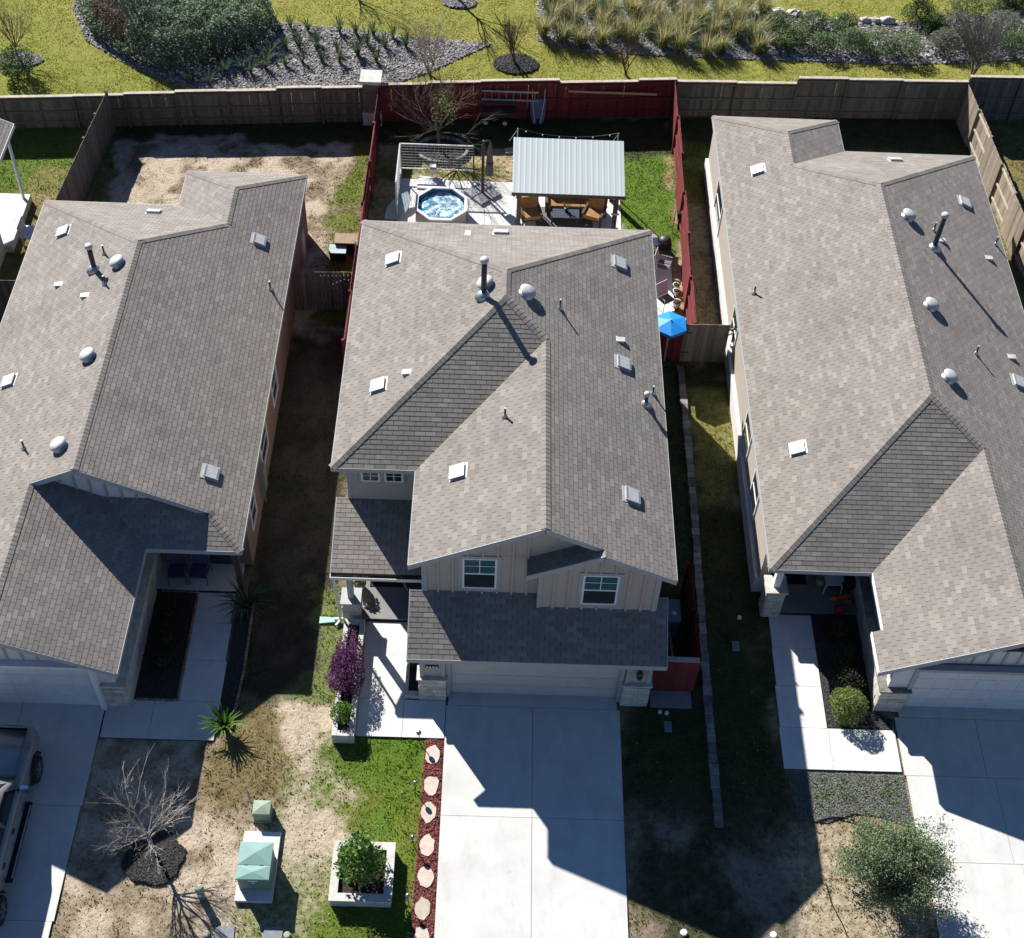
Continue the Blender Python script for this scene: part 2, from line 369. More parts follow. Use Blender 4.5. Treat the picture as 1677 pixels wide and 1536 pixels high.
    gn = np.clip((fbm(X, Y, .16, 66)-.5)*4, 0, 1)[..., None]; pg = pg*(1-gn*.5)+np.array((.15, .185, .025))*gn*.5
    kk = k[..., None]; G[:] = G*(1-kk)+pg*kk; S[:] = S*(1-kk)+np.array((.24, .21, .06))*kk; C[:] = C*(1-k)+.93*k
    return G, S, C
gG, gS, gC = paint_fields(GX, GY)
ny, nx = GX.shape
idx = np.arange(nx*ny).reshape(ny, nx)
GF = np.stack([idx[:-1, :-1], idx[:-1, 1:], idx[1:, 1:], idx[1:, :-1]], -1).reshape(-1, 4)
m, N, L, b = nodes_of('ground'); b.inputs['Roughness'].default_value = .95; b.inputs['Specular IOR Level'].default_value = .1
ag = N.new('ShaderNodeAttribute'); ag.attribute_name = 'grass'; as_ = N.new('ShaderNodeAttribute'); as_.attribute_name = 'soil'
ps = N.new('ShaderNodeNewGeometry')
n1 = N.new('ShaderNodeTexNoise'); n1.inputs['Scale'].default_value = 5.5; n1.inputs['Detail'].default_value = 8; n1.inputs['Roughness'].default_value = .72; L.new(ps.outputs['Position'], n1.inputs['Vector'])
ad = N.new('ShaderNodeMath'); ad.operation = 'ADD'; L.new(ag.outputs['Alpha'], ad.inputs[0]); L.new(n1.outputs[0], ad.inputs[1])
mr = N.new('ShaderNodeMapRange'); mr.inputs[1].default_value = .86; mr.inputs[2].default_value = 1.12; L.new(ad.outputs[0], mr.inputs[0])
n2 = N.new('ShaderNodeTexNoise'); n2.inputs['Scale'].default_value = 11; n2.inputs['Detail'].default_value = 7; n2.inputs['Roughness'].default_value = .7; L.new(ps.outputs['Position'], n2.inputs['Vector'])
r2 = ramp(N, [(.25, (.42, .42, .42)), (.5, (1, 1, 1)), (.75, (1.3, 1.28, 1.22))]); L.new(n2.outputs[0], r2.inputs[0])
mx = N.new('ShaderNodeMix'); mx.data_type = 'RGBA'; L.new(mr.outputs[0], mx.inputs[0]); L.new(as_.outputs['Color'], mx.inputs[6]); L.new(ag.outputs['Color'], mx.inputs[7])
mm = N.new('ShaderNodeMix'); mm.data_type = 'RGBA'; mm.blend_type = 'MULTIPLY'; mm.inputs[0].default_value = .85; L.new(mx.outputs[2], mm.inputs[6]); L.new(r2.outputs[0], mm.inputs[7])
n4 = N.new('ShaderNodeTexNoise'); n4.inputs['Scale'].default_value = 2.6; n4.inputs['Detail'].default_value = 6; n4.inputs['Roughness'].default_value = .68; n4.inputs['Distortion'].default_value = .6; L.new(ps.outputs['Position'], n4.inputs['Vector'])
r4 = ramp(N, [(.30, (.52, .47, .42)), (.50, (1, 1, 1)), (.72, (1.12, 1.1, 1.08))]); L.new(n4.outputs[0], r4.inputs[0])
m4 = N.new('ShaderNodeMix'); m4.data_type = 'RGBA'; m4.blend_type = 'MULTIPLY'; m4.inputs[0].default_value = .8; L.new(mm.outputs[2], m4.inputs[6]); L.new(r4.outputs[0], m4.inputs[7])
L.new(m4.outputs[2], b.inputs['Base Color'])
bp = N.new('ShaderNodeBump'); bp.inputs['Strength'].default_value = .8; bp.inputs['Distance'].default_value = .06; L.new(n2.outputs[0], bp.inputs['Height']); L.new(bp.outputs[0], b.inputs['Normal'])
GZ = (fbm(GX, GY, 1.5, 90)-.5)*.035-.012
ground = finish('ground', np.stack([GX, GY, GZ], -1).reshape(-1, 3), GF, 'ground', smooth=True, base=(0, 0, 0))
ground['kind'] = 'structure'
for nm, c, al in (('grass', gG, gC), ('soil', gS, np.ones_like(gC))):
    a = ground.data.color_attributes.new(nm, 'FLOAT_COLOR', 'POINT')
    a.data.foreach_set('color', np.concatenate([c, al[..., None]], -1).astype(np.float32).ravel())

# ------------------------------------------------------------------ paving
EXCL = []      # plan polygons where no grass grows
def inpoly(x, y, P):
    r = np.zeros(np.shape(x), bool); n = len(P)
    for i in range(n):
        x0, y0 = P[i][0], P[i][1]; x1, y1 = P[(i+1) % n][0], P[(i+1) % n][1]
        c = ((y0 > y) != (y1 > y)) & (x < (x1-x0)*(y-y0)/((y1-y0) or 1e-9)+x0); r ^= c
    return r
def paving(name, quads, m, z=.045, gap=.012):
    """structure: a dark bed with one concrete slab child per panel; each quad is 4 plan points"""
    bed = MB()
    for q in quads: bed.prism(q, -.05, z-.03); EXCL.append(q)
    o = struct(name, bed, 'groove')
    for q in quads:
        c = Vector((sum(p[0] for p in q)/4, sum(p[1] for p in q)/4)); Q = []
        for p in q:
            d = Vector((p[0], p[1]))-c; Q.append((c.x+d.x-math.copysign(gap/2, d.x), c.y+d.y-math.copysign(gap/2, d.y)))
        MB().prism(Q, -.04, z+random.uniform(-.002, .002)).build('slab', m, o)
    return o
R4 = lambda x0, x1, y0, y1: [(x0, y0), (x1, y0), (x1, y1), (x0, y1)]
paving('driveway', [R4(3.41, 5.9, -7.96, -4.54), R4(5.9, 8.41, -7.96, -4.54), R4(3.41, 5.9, -14, -7.96), R4(5.9, 8.41, -14, -7.96), R4(3.46, 8.33, -4.54, -3.9)], 'concrete')
paving('front_path', [R4(.9, 2.2, -5.62, -4.4), R4(2.2, 3.40, -5.62, -4.4), R4(.9, 2.28, -4.4, -2.9), R4(.9, 2.28, -2.9, -1.75)], 'concrete_new')
paving('neighbor_driveway', [R4(-8.6, -6.28, -8.0, -4.62), R4(-11.4, -8.6, -8.0, -4.62), R4(-8.6, -6.32, -11.2, -8.0), R4(-11.4, -8.6, -11.2, -8.0), R4(-8.6, -6.36, -15, -11.2), R4(-11.4, -8.6, -15, -11.2), R4(-11, -6.24, -4.62, -3.9)], 'concrete')
paving('neighbor_path', [R4(-6.24, -4.9, -5.9, -4.66), R4(-4.9, -3.05, -5.9, -4.66), R4(-4.28, -3.05, -4.66, -3.3), R4(-4.28, -3.1, -3.3, -2.0), R4(-4.28, -3.15, -2.0, -.9)], 'concrete')
paving('neighbor_driveway', [R4(16.36, 18.7, -6.35, -4.5), R4(18.7, 22.2, -6.35, -4.5), R4(16.4, 18.9, -8.9, -6.35), R4(18.9, 22.2, -8.9, -6.35), R4(16.5, 19.1, -12.5, -8.9), R4(19.1, 22.2, -12.5, -8.9), R4(16.5, 22, -4.5, -4.1)], 'concrete')
paving('neighbor_path', [R4(13.06, 14.36, -2.25, -1.05), R4(13.04, 14.36, -3.55, -2.25), R4(13.0, 14.36, -4.93, -3.55), R4(12.97, 14.38, -6.25, -4.93), R4(14.38, 16.3, -6.25, -4.93)], 'concrete_new')
paving('patio', [R4(.5, 2.0, 17.6, 19.2), R4(2.0, 5.0, 17.9, 19.2), R4(.55, 2.0, 15.8, 17.6), R4(2.0, 3.9, 15.8, 17.9), R4(3.9, 5.1, 15.8, 17.9), R4(5.0, 9.2, 17.5, 19.3), R4(5.1, 9.2, 15.0, 17.5), R4(.5, 5.1, 13.4, 15.8), R4(5.1, 9.3, 12.5, 15.0)], 'concrete_new')
paving('side_path', [R4(9.5, 11.0, 11.2, 13.6), R4(9.5, 11.0, 13.6, 15.2)], 'concrete_new')
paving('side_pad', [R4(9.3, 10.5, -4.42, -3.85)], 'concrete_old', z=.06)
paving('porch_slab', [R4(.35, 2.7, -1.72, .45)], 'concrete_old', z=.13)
paving('porch_slab', [R4(-5.6, -3.0, -.86, 1.4)], 'concrete', z=.11)
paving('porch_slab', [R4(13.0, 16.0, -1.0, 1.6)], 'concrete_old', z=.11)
# ------------------------------------------------------------------ roofs
EXPO, TABW = .143, .305
def tabmesh(t):
    mb = MB(); w = TABW-.011; L_ = EXPO+.03; h0, h1 = .011, .004
    mb.add([(0, 0, 0), (w, 0, 0), (w, L_, 0), (0, L_, 0), (0, 0, h0), (w, 0, h0), (w, L_, h1), (0, L_, h1)], [[4, 5, 6, 7], [0, 1, 5, 4], [1, 2, 6, 5], [3, 0, 4, 7]], t)
    return proto('shingle', mb, 'shingle').data
TINTS = [.83, .88, .92, .95, .97, .98, 1.0, 1.02, 1.05, 1.08, 1.13, 1.2, .94, .97, 1.0, 1.02]
TABS = [tabmesh(t) for t in TINTS]
class Plane:
    def __init__(s, P, d, e, p, c):
        """P plan polygon, d downslope unit dir (x,y), height e at the line where P.d == c, pitch p"""
        s.P = [Vector((a, b)) for a, b in P]; s.d = Vector(d); s.e, s.p, s.c = e, p, c
        s.k = math.sqrt(1+p*p); s.n = Vector((d[0]*p, d[1]*p, 1)).normalized()
        s.u = Vector((-d[1], d[0], 0)); s.v = Vector((-d[0]/s.k, -d[1]/s.k, p/s.k))
    def z(s, x, y): return s.e+s.p*(s.c-(x*s.d.x+y*s.d.y))
    def p3(s, q, dz=0.0): return Vector((q[0], q[1], s.z(q[0], q[1])+dz))
    def uv(s, q): return (q[0]*s.u.x+q[1]*s.u.y, (s.c-(q[0]*s.d.x+q[1]*s.d.y))*s.k)
    def w3(s, a, b, h=0.0):
        o = Vector((s.d.x*s.c, s.d.y*s.c, s.e)); return o+s.u*a+s.v*b+s.n*h
    def hit(s, px, py):
        d = ray(px, py); o = s.p3(s.P[0]); t = (o-CAM).dot(s.n)/d.dot(s.n); return CAM+d*t
def clip(S, u0, u1, v0, v1):
    for ax, lim, sg in ((0, u0, 1), (0, u1, -1), (1, v0, 1), (1, v1, -1)):
        out = []
        for i in range(len(S)):
            a, b_ = S[i-1], S[i]; fa, fb = (a[ax]-lim)*sg, (b_[ax]-lim)*sg
            if (fa >= 0) != (fb >= 0):
                t = fa/(fa-fb); out.append((a[0]+(b_[0]-a[0])*t, a[1]+(b_[1]-a[1])*t))
            if fb >= 0: out.append(b_)
        S = out
        if not S: return S
    return S
def parea(S): return abs(sum(S[i-1][0]*S[i][1]-S[i][0]*S[i-1][1] for i in range(len(S))))/2
def shingles(roof, planes, seed, keep=300):
    rnd = random.Random(seed); full = []; V = []; F = []; T = []
    def extrude(pl, S, v0, t):
        n0 = len(V); n = len(S)
        for a, b_ in S: V.append(pl.w3(a, b_, .011-.007*(b_-v0)/EXPO))
        for a, b_ in S: V.append(pl.w3(a, b_, -.001))
        T.extend([t]*(2*n)); ar = sum(S[i-1][0]*S[i][1]-S[i][0]*S[i-1][1] for i in range(n))
        top = list(range(n0, n0+n)); F.append(top if ar > 0 else top[::-1])
        for i in range(n): F.append([n0+i, n0+n+i, n0+n+(i+1) % n, n0+(i+1) % n] if ar > 0 else [n0+i, n0+(i+1) % n, n0+n+(i+1) % n, n0+n+i])
    for pl in planes:
        S = [pl.uv(q) for q in pl.P]; us = [a for a, _ in S]; vs_ = [b_ for _, b_ in S]
        r0, r1 = int(math.floor(min(vs_)/EXPO)), int(math.ceil(max(vs_)/EXPO))
        for r in range(r0, r1):
            v0 = r*EXPO; off = rnd.choice((0, .5, .5, 0))*TABW if False else (r % 2)*.5*TABW+rnd.uniform(-.012, .012)
            c0 = int(math.floor((min(us)-off)/TABW)); c1 = int(math.ceil((max(us)-off)/TABW))
            for c in range(c0, c1):
                ti = rnd.randrange(16); u0 = c*TABW+off
                Q = clip(S, u0, u0+TABW-.011, v0, v0+EXPO-.002)
                if len(Q) < 3: continue
                A = parea(Q)
                if A < .0008: continue
                if A > .999*(TABW-.011)*(EXPO-.002):
                    o = pl.w3(u0, v0); mid = pl.w3(u0+.15, v0+.07); x, y = proj(mid)
                    ok = 8 < x < PW-20 and 8 < y < PH-10
                    fac = abs((CAM-mid).normalized().dot(pl.n))/((CAM-mid).length_squared)
                    full.append((fac if ok else 0, o, pl, ti, u0, v0, Q))
                else: extrude(pl, Q, v0, TINTS[ti])
    full.sort(key=lambda q: -q[0])
    for fac, o, pl, ti, u0, v0, Q in full[:keep]:
        M = Matrix(((pl.u.x, pl.v.x, pl.n.x, o.x), (pl.u.y, pl.v.y, pl.n.y, o.y), (pl.u.z, pl.v.z, pl.n.z, o.z), (0, 0, 0, 1)))
        piece(TABS[ti], 'shingle', roof, M)
    for fac, o, pl, ti, u0, v0, Q in full[keep:]: extrude(pl, Q, v0, TINTS[ti])
    if V:
        o = finish('shingle_field', V, F, 'shingle', roof, tints=T); o['kind'] = 'stuff'
def deck(planes, th=.13):
    mb = MB()
    for pl in planes:
        P = pl.P; ar = sum(P[i-1].x*P[i].y-P[i].x*P[i-1].y for i in range(len(P)))
        if ar < 0: P = P[::-1]
        n = len(P); V = [pl.p3(q, -.004) for q in P]+[pl.p3(q, -th) for q in P]
        mb.add(V, [list(range(n)), list(range(n, 2*n))[::-1]]+[[i, n+i, n+(i+1) % n, (i+1) % n] for i in range(n)])
    return mb
def board(mb, a, b_, out, h=.16, t=.025, up=.004):
    """fascia board hung under the edge a-b, set outward"""
    a, b_, out = Vector(a), Vector(b_), Vector(out); d = (b_-a).normalized(); a = a-d*.01; b_ = b_+d*.01
    V = [a, b_, b_+out*t, a+out*t]; V = [p+Vector((0, 0, up)) for p in V]+[p-Vector((0, 0, h)) for p in V]
    F = [[0, 1, 2, 3], [7, 6, 5, 4], [0, 4, 5, 1], [1, 5, 6, 2], [2, 6, 7, 3], [3, 7, 4, 0]]
    if (b_-a).cross(out).z < 0: F = [q[::-1] for q in F]
    mb.add(V, F)
def caps(mb, A, B, n1, n2, rnd, wd=.135):
    A, B = Vector(A), Vector(B); d = (B-A); L_ = d.length; d.normalize()
    s1 = n1.cross(d).normalized(); s2 = d.cross(n2).normalized()
    if s1.dot(n2) > 0 and False: pass
    m_ = ((n1+n2)/2).normalized(); k = int(L_/.15)
    if s1.z > 0: s1 = -s1
    if s2.z > 0: s2 = -s2
    for i in range(k+1):
        a = A+d*min(i*.15, L_-.15); b_ = a+d*.17; t = rnd.choice(TINTS)*.97
        h0, h1 = m_*.027, m_*.018
        V = [a+h0, b_+h1, b_+s1*wd+n1*.017, a+s1*wd+n1*.022, b_+s2*wd+n2*.017, a+s2*wd+n2*.022]
        lo = [a+s1*wd, a+s2*wd, a, ]
        mb.add(V+lo, [[0, 1, 2, 3], [1, 0, 5, 4], [0, 3, 6, 8], [0, 8, 7, 5]], t)
def window(house, x0, x1, z0, z1, y, m_trim='trim_white', facing=-1, split=True, casing='trim', glass='glass_dark', upper='glass_teal', c=.11):
    """a window in a wall facing -y (facing=-1); casing > frame, panes, muntins"""
    f = facing; w_ = MB()
    for a, b_, p, q in ((x0-c, x0, z0-c, z1+c), (x1, x1+c, z0-c, z1+c), (x0, x1, z1, z1+c), (x0, x1, z0-c, z0)): w_.rng(a, b_, min(y, y+f*.03), max(y, y+f*.03), p, q)
    wo = w_.build('window', casing, house)
    fr = MB(); t = .055
    for a, b_, p, q in ((x0, x0+t, z0, z1), (x1-t, x1, z0, z1), (x0+t, x1-t, z1-t, z1), (x0+t, x1-t, z0, z0+t), (x0+t, x1-t, (z0+z1)/2-.025, (z0+z1)/2+.025)): fr.rng(a, b_, min(y+f*.005, y+f*.022), max(y+f*.005, y+f*.022), p, q)
    fr.build('frame', m_trim, wo)
    zm = (z0+z1)/2
    MB().rng(x0+.03, x1-.03, min(y, y+f*.008), max(y, y+f*.008), zm, z1-.03).build('pane', upper, wo)
    MB().rng(x0+.03, x1-.03, min(y, y+f*.006), max(y, y+f*.006), z0+.03, zm).build('pane', glass, wo)
    if split:
        mu = MB(); mu.rng((x0+x1)/2-.012, (x0+x1)/2+.012, min(y+f*.009, y+f*.018), max(y+f*.009, y+f*.018), zm, z1-t); zq = (zm+z1)/2
        mu.rng(x0+t, x1-t, min(y+f*.010, y+f*.017), max(y+f*.010, y+f*.017), zq-.01, zq+.01); mu.build('muntin', m_trim, wo)
    return wo
def side_window(house, y0, y1, z0, z1, x, f):
    w_ = MB(); c = .06
    for a, b_, p, q in ((y0-c, y0, z0-c, z1+c), (y1, y1+c, z0-c, z1+c), (y0, y1, z1, z1+c), (y0, y1, z0-c, z0)): w_.rng(min(x, x+f*.04), max(x, x+f*.04), a, b_, p, q)
    wo = w_.build('window', 'trim_white', house)
    MB().rng(min(x, x+f*.012), max(x, x+f*.012), y0, y1, z0, z1).build('pane', 'glass_dark', wo)
    MB().rng(min(x, x+f*.03), max(x, x+f*.03), y0, y1, (z0+z1)/2-.02, (z0+z1)/2+.02).build('frame', 'trim_white', wo)
def frame_of(pl, o):
    return Matrix(((pl.u.x, pl.v.x, pl.n.x), (pl.u.y, pl.v.y, pl.n.y), (pl.u.z, pl.v.z, pl.n.z)))
def box_vent(house, pl, px, py):
    o = pl.hit(px, py); M = frame_of(pl, o); s_ = .23
    def Q(x0, x1, y0, y1, h0, h1, mb):
        V = [o+M @ Vector(q) for q in ((x0, y0, h0), (x1, y0, h0), (x1, y1, h0), (x0, y1, h0), (x0, y0, h1), (x1, y0, h1), (x1, y1, h1), (x0, y1, h1))]
        mb.add(V, [[3, 2, 1, 0], [4, 5, 6, 7], [0, 1, 5, 4], [1, 2, 6, 5], [2, 3, 7, 6], [3, 0, 4, 7]])
    mb = MB(); Q(-.27, .27, -.25, .30, .012, .02, mb); Q(-.2, .2, -.19, .2, .02, .06, mb); v = mb.build('roof_vent', 'white_metal', house)
    mb = MB(); Q(-s_, s_, -s_, s_, .06, .095, mb); mb.build('hood', 'white_metal', v)
    mb = MB(); Q(-s_*.8, s_*.8, s_*.72, s_*.9, .096, .101, mb); Q(-s_*.8, s_*.8, -s_*.9, -s_*.72, .096, .101, mb); mb.build('louvre', 'galv', v)
def dome_vent(house, pl, px, py):
    o = pl.hit(px, py); M = frame_of(pl, o)
    g = MB(); g.lathe(o, [(.24, .012), (.24, .02), (.17, .05), (.16, .13)], 16, M=M)
    v = g.build('dome_vent', 'galv', house, True)
    c = MB(); c.lathe(o, [(.245, .12), (.265, .14), (.255, .18), (.20, .225), (.11, .25), (.01, .258)], 20, M=M); c.build('dome', 'white_metal', v, True)
def pipe(house, pl, px, py, h, r=.03, flue=False):
    o = pl.hit(px, py)
    b_ = MB(); b_.lathe(o-Vector((0, 0, .06)), [(r*3.2, .05), (r*2.0, .09+r), (r*1.15, .16+r)], 12)
    p = MB(); p.tube([o-Vector((0, 0, .03)), o+Vector((0, 0, h))], r, 10); v = p.build('flue_pipe' if flue else 'vent_pipe', 'dark_metal', house, True)  # dark flue body: the shaded side of the pipe put into its colour
    b_.build('flashing', 'galv', v, True)
    c = MB()
    if flue: c.lathe(o+Vector((0, 0, h-.02)), [(r*.9, 0), (r*1.5, .02), (r*1.5, .1), (r*1.2, .14), (.01, .15)], 12); c.build('rain_cap', 'white_metal', v, True)
    else: c.lathe(o+Vector((0, 0, h-.015)), [(r*1.05, 0), (r*1.05, .03), (r*.6, .031)], 10); c.build('pipe_rim', 'white_metal', v)
def hood_vent(house, pl, px, py):
    o = pl.hit(px, py); M = frame_of(pl, o); mb = MB()
    V = [(-.1, -.12, .01), (.1, -.12, .01), (.12, .14, .01), (-.12, .14, .01), (-.09, -.12, .11), (.09, -.12, .11), (.08, .10, .03), (-.08, .10, .03)]
    mb.add([o+M @ Vector(q) for q in V], [[3, 2, 1, 0], [4, 5, 6, 7], [0, 1, 5, 4], [1, 2, 6, 5], [2, 3, 7, 6], [3, 0, 4, 7]])
    v = mb.build('hood_vent', 'white_metal', house)
    m2 = MB(); m2.add([o+M @ Vector(q) for q in ((-.08, -.123, .02), (.08, -.123, .02), (.07, -.123, .1), (-.07, -.123, .1))], [[0, 1, 2, 3]]); m2.build('grille', 'dark_metal', v)
def stones(parent, x0, x1, y, z0, z1, f, rnd, axis='x', rows=None, m='limestone', dep=.03):
    """ashlar blocks on a wall face: each block a part; axis x: face at y facing f; axis y: face at x"""
    z = z0
    while z < z1-.03:
        h = min(rnd.choice((.14, .18, .22)), z1-z)
        if z1-z-h < .06: h = z1-z
        a = x0
        while a < x1-.02:
            w_ = rnd.uniform(.22, .52)
            if x1-a-w_ < .14: w_ = x1-a
            d_ = dep+rnd.uniform(-.008, .012); mb = MB(); g = .006
            if axis == 'x': mb.rng(a+g, a+w_-g, min(y, y+f*d_), max(y, y+f*d_), z+g, z+h-g, rnd.uniform(.82, 1.12))
            else: mb.rng(min(y, y+f*d_), max(y, y+f*d_), a+g, a+w_-g, z+g, z+h-g, rnd.uniform(.82, 1.12))
            mb.build('stone', m, parent); a += w_
        z += h

# ------------------------------------------------------------------ the two-storey house in the middle
E_, P_ = 5.088, .495
xL, xR, yM, yB, xl, yf, yf2, xb = 0.0, 9.5, 0.0, 10.592, 2.365, -3.27, -3.5, 5.54
mm_ = (xR-xL)/2; xm = xL+mm_; vv = (xR-xl)/2; xr = xl+vv; yv = yM+vv; xbm = (xb+xR)/2; YW = -2.92
H1 = thing('two_storey_house', 'two storey tan house with board and batten gables over a wide garage', 'house', (4.75, 3.5, 0))
A_ = dict(
    left=Plane([(xL, yM), (xm, yM+mm_), (xm, yB-mm_), (xL, yB)], (-1, 0), E_, P_, -xL),
    rear=Plane([(xL, yB), (xm, yB-mm_), (xR, yB)], (0, 1), E_, P_, yB),
    right=Plane([(xR, yB), (xm, yB-mm_), (xm, yM+mm_), (xr, yv), (xr, yf), (xbm, yf), (xbm, yf2), (xR, yf2)], (1, 0), E_, P_, xR),
    front=Plane([(xL, yM), (xl, yM), (xr, yv), (xm, yM+mm_)], (0, -1), E_, P_, -yM),
    wing=Plane([(xl, yM), (xl, yf), (xr, yf), (xr, yv)], (-1, 0), E_, P_, -xl),
    box=Plane([(xb, YW), (xb, yf2), (xbm, yf2), (xbm, YW)], (-1, 0), E_, P_, -xb),
    garage=Plane([(2.36, -4.62), (9.47, -4.62), (9.47, YW), (2.36, YW)], (0, -1), 2.6, .5, 4.62),
    porch=Plane([(.0, -1.83), (2.72, -1.83), (2.72, .42), (.0, .42)], (0, -1), 2.6, .28, 1.83))
roof = deck(list(A_.values())).build('roof', 'underlay', H1)
shingles(roof, list(A_.values()), 1)
rnd = random.Random(3); cp = MB(); n = {k: v.n for k, v in A_.items()}
zt = E_+P_*mm_; zr = E_+P_*vv
caps(cp, (xL, yM, E_), (xm, yM+mm_, zt), n['left'], n['front'], rnd); caps(cp, (xL, yB, E_), (xm, yB-mm_, zt), n['left'], n['rear'], rnd)
caps(cp, (xR, yB, E_), (xm, yB-mm_, zt), n['right'], n['rear'], rnd); caps(cp, (xm, yB-mm_, zt), (xm, yM+mm_, zt), n['left'], n['right'], rnd)
caps(cp, (xr, yv, zr), (xm, yM+mm_, zt), n['front'], n['right'], rnd); caps(cp, (xr, yf, zr), (xr, yv, zr), n['wing'], n['right'], rnd)
o = cp.build('ridge_cap', 'shingle', roof); o['kind'] = 'stuff'
fb = MB()
board(fb, (xL, yM, E_), (xL, yB, E_), (-1, 0, 0)); board(fb, (xL, yB, E_), (xR, yB, E_), (0, 1, 0)); board(fb, (xR, yf2, E_), (xR, yB, E_), (1, 0, 0))
board(fb, (xL, yM, E_), (xl, yM, E_), (0, -1, 0)); board(fb, (xl, yf, E_), (xl, yM, E_), (-1, 0, 0))
board(fb, (xl, yf, E_), (xr, yf, zr), (0, -1, 0), .2); zb = A_['box'].z(xbm, 0)
board(fb, (xr, yf, zr), (xbm, yf, zb), (0, -1, 0), .2); board(fb, (xb, yf2, E_), (xbm, yf2, zb), (0, -1, 0), .2); board(fb, (xbm, yf2, zb), (xR, yf2, E_), (0, -1, 0), .2)
board(fb, (xb, yf2, E_), (xb, YW, E_), (-1, 0, 0)); board(fb, (2.36, -4.62, 2.6), (9.47, -4.62, 2.6), (0, -1, 0), .18); board(fb, (2.36, -4.62, 2.6), (2.36, YW, A_['garage'].z(0, YW)), (-1, 0, 0)); board(fb, (9.47, -4.62, 2.6), (9.47, YW, A_['garage'].z(0, YW)), (1, 0, 0))
board(fb, (0, -1.83, 2.6), (0, .42, A_['porch'].z(0, .42)), (-1, 0, 0))
fb.build('fascia', 'trim', H1)
gt = MB(); gt.rng(.0, 2.72, -1.99, -1.86, 2.46, 2.47); gt.rng(.0, 2.72, -1.99, -1.975, 2.47, 2.585); gt.rng(-.015, .0, -1.99, -1.86, 2.46, 2.585); g_ = gt.build('gutter', 'trim_white', H1)
MB().rng(.01, 2.71, -1.972, -1.863, 2.471, 2.50).build('gutter_trough', 'black', g_)
wl = MB(); zg = A_['garage'].z(0, -3.0)
wl.rng(.38, 9.12, .42, 10.2, 0, E_+.08)                                # main body
wl.rng(2.72, 9.12, YW, .42, 2.2, E_+.08)                               # upper front wing
wl.rng(2.72, 9.12, -4.05, .4, 0, 2.75)                                 # garage storey
zc = E_+P_*(vv-.02)-.1
wl.wall([(2.72, YW, E_+.07), (9.12, YW, E_+.07), (xr+.3, YW, zr-.2), (xr, YW, zr-.12), (xr-.3, YW, zr-.2)], (0, .2, 0))
W1 = wl.build('wall', 'siding_tan', H1)
bw = MB(); bw.rng(5.88, 9.121, -3.25, YW+.01, 2.6, E_-.05); zbm = E_+P_*(xbm-xb)
bw.wall([(5.88, -3.25, E_-.05), (9.121, -3.25, E_-.05), (9.121, -3.25, E_+P_*.37-.1), (xbm, -3.25, zbm-.13), (5.88, -3.25, E_+P_*.34-.1)], (0, .3, 0)); bw.build('bay_wall', 'siding_tan', H1)
bt = proto('batten', MB().box((0, -.012, .5), (.06, .046, 1)), 'siding_tan').data
def battens(x0, x1, y, zlow, ztop, holes, step=.405):
    k = int((x1-x0)/step)
    for i in range(1, k+1):
        x = x0+i*step
        if x > x1-.12: break
        segs = [(zlow, ztop(x))]
        for (a, b_, c, d) in holes:
            if a-.02 < x < b_+.02: segs = [(segs[0][0], c), (d, segs[0][1])]
        for s0, s1 in segs:
            if s1-s0 > .06: piece(bt, 'batten', W1, Matrix.Translation((x, y-.011, s0)) @ Matrix.Diagonal((1, 1, s1-s0, 1)))
w1 = (3.79, 4.73, 3.62, 5.0); w2 = (7.05, 8.03, 3.50, 4.86)
battens(2.72, 5.88, YW, 3.36, lambda x: E_+P_*(min(x-xl, xR-x))-.2, [(w1[0]-.13, w1[1]+.13, w1[2]-.11, w1[3]+.11)])
battens(5.88, 9.12, -3.25, 3.25, lambda x: E_+P_*min(x-xb, xR-x)-.17, [(w2[0]-.13, w2[1]+.13, w2[2]-.11, w2[3]+.11)])
for q_ in ((2.68, 2.83, YW-.03, YW+.1, 3.3, 5.1), (9.02, 9.16, -3.28, -3.1, 3.2, 5.12), (5.85, 5.97, -3.28, -3.1, 3.2, 5.08), (.34, .46, .385, .5, 2.6, 5.1)): MB().rng(*q_).build('corner_trim', 'trim', H1)
window(H1, *w1[:2], *w1[2:], YW, upper='glass_teal'); window(H1, *w2[:2], *w2[2:], -3.25)
wn = window(H1, .76, 1.30, 4.06, 5.1, .39, upper='glass_dark', c=.06); window(H1, 1.43, 1.97, 4.06, 5.1, .39, upper='glass_dark', c=.06)
for x_ in (1.03, 1.70): m_ = MB().rng(x_-.013, x_+.013, .376, .383, 4.11, 4.56); m_.rng(x_-.22, x_+.22, .377, .382, 4.31, 4.33); m_.build('muntin', 'trim_white', H1)
for i in range(9):                                                     # lap siding on the set-back wall
    z0 = 3.2+i*.15; mb = MB(); mb.add([(.46, .42, z0), (2.72, .42, z0), (2.72, .395, z0), (.46, .395, z0), (.46, .42, z0+.15), (2.72, .42, z0+.15), (2.72, .412, z0+.15), (.46, .412, z0+.15)], [[0, 1, 2, 3], [3, 2, 6, 7], [2, 1, 5, 6], [0, 3, 7, 4], [7, 6, 5, 4]])
    if not (4.0 < z0 < 4.99): mb.build('siding_board', 'siding_tan', H1)
    else:
        for a, b_ in ((.46, .67), (2.07, 2.72)):
            mb = MB(); mb.add([(a, .42, z0), (b_, .42, z0), (b_, .395, z0), (a, .395, z0), (a, .42, z0+.15), (b_, .42, z0+.15), (b_, .412, z0+.15), (a, .412, z0+.15)], [[0, 1, 2, 3], [3, 2, 6, 7], [2, 1, 5, 6], [0, 3, 7, 4], [7, 6, 5, 4]]); mb.build('siding_board', 'siding_tan', H1)
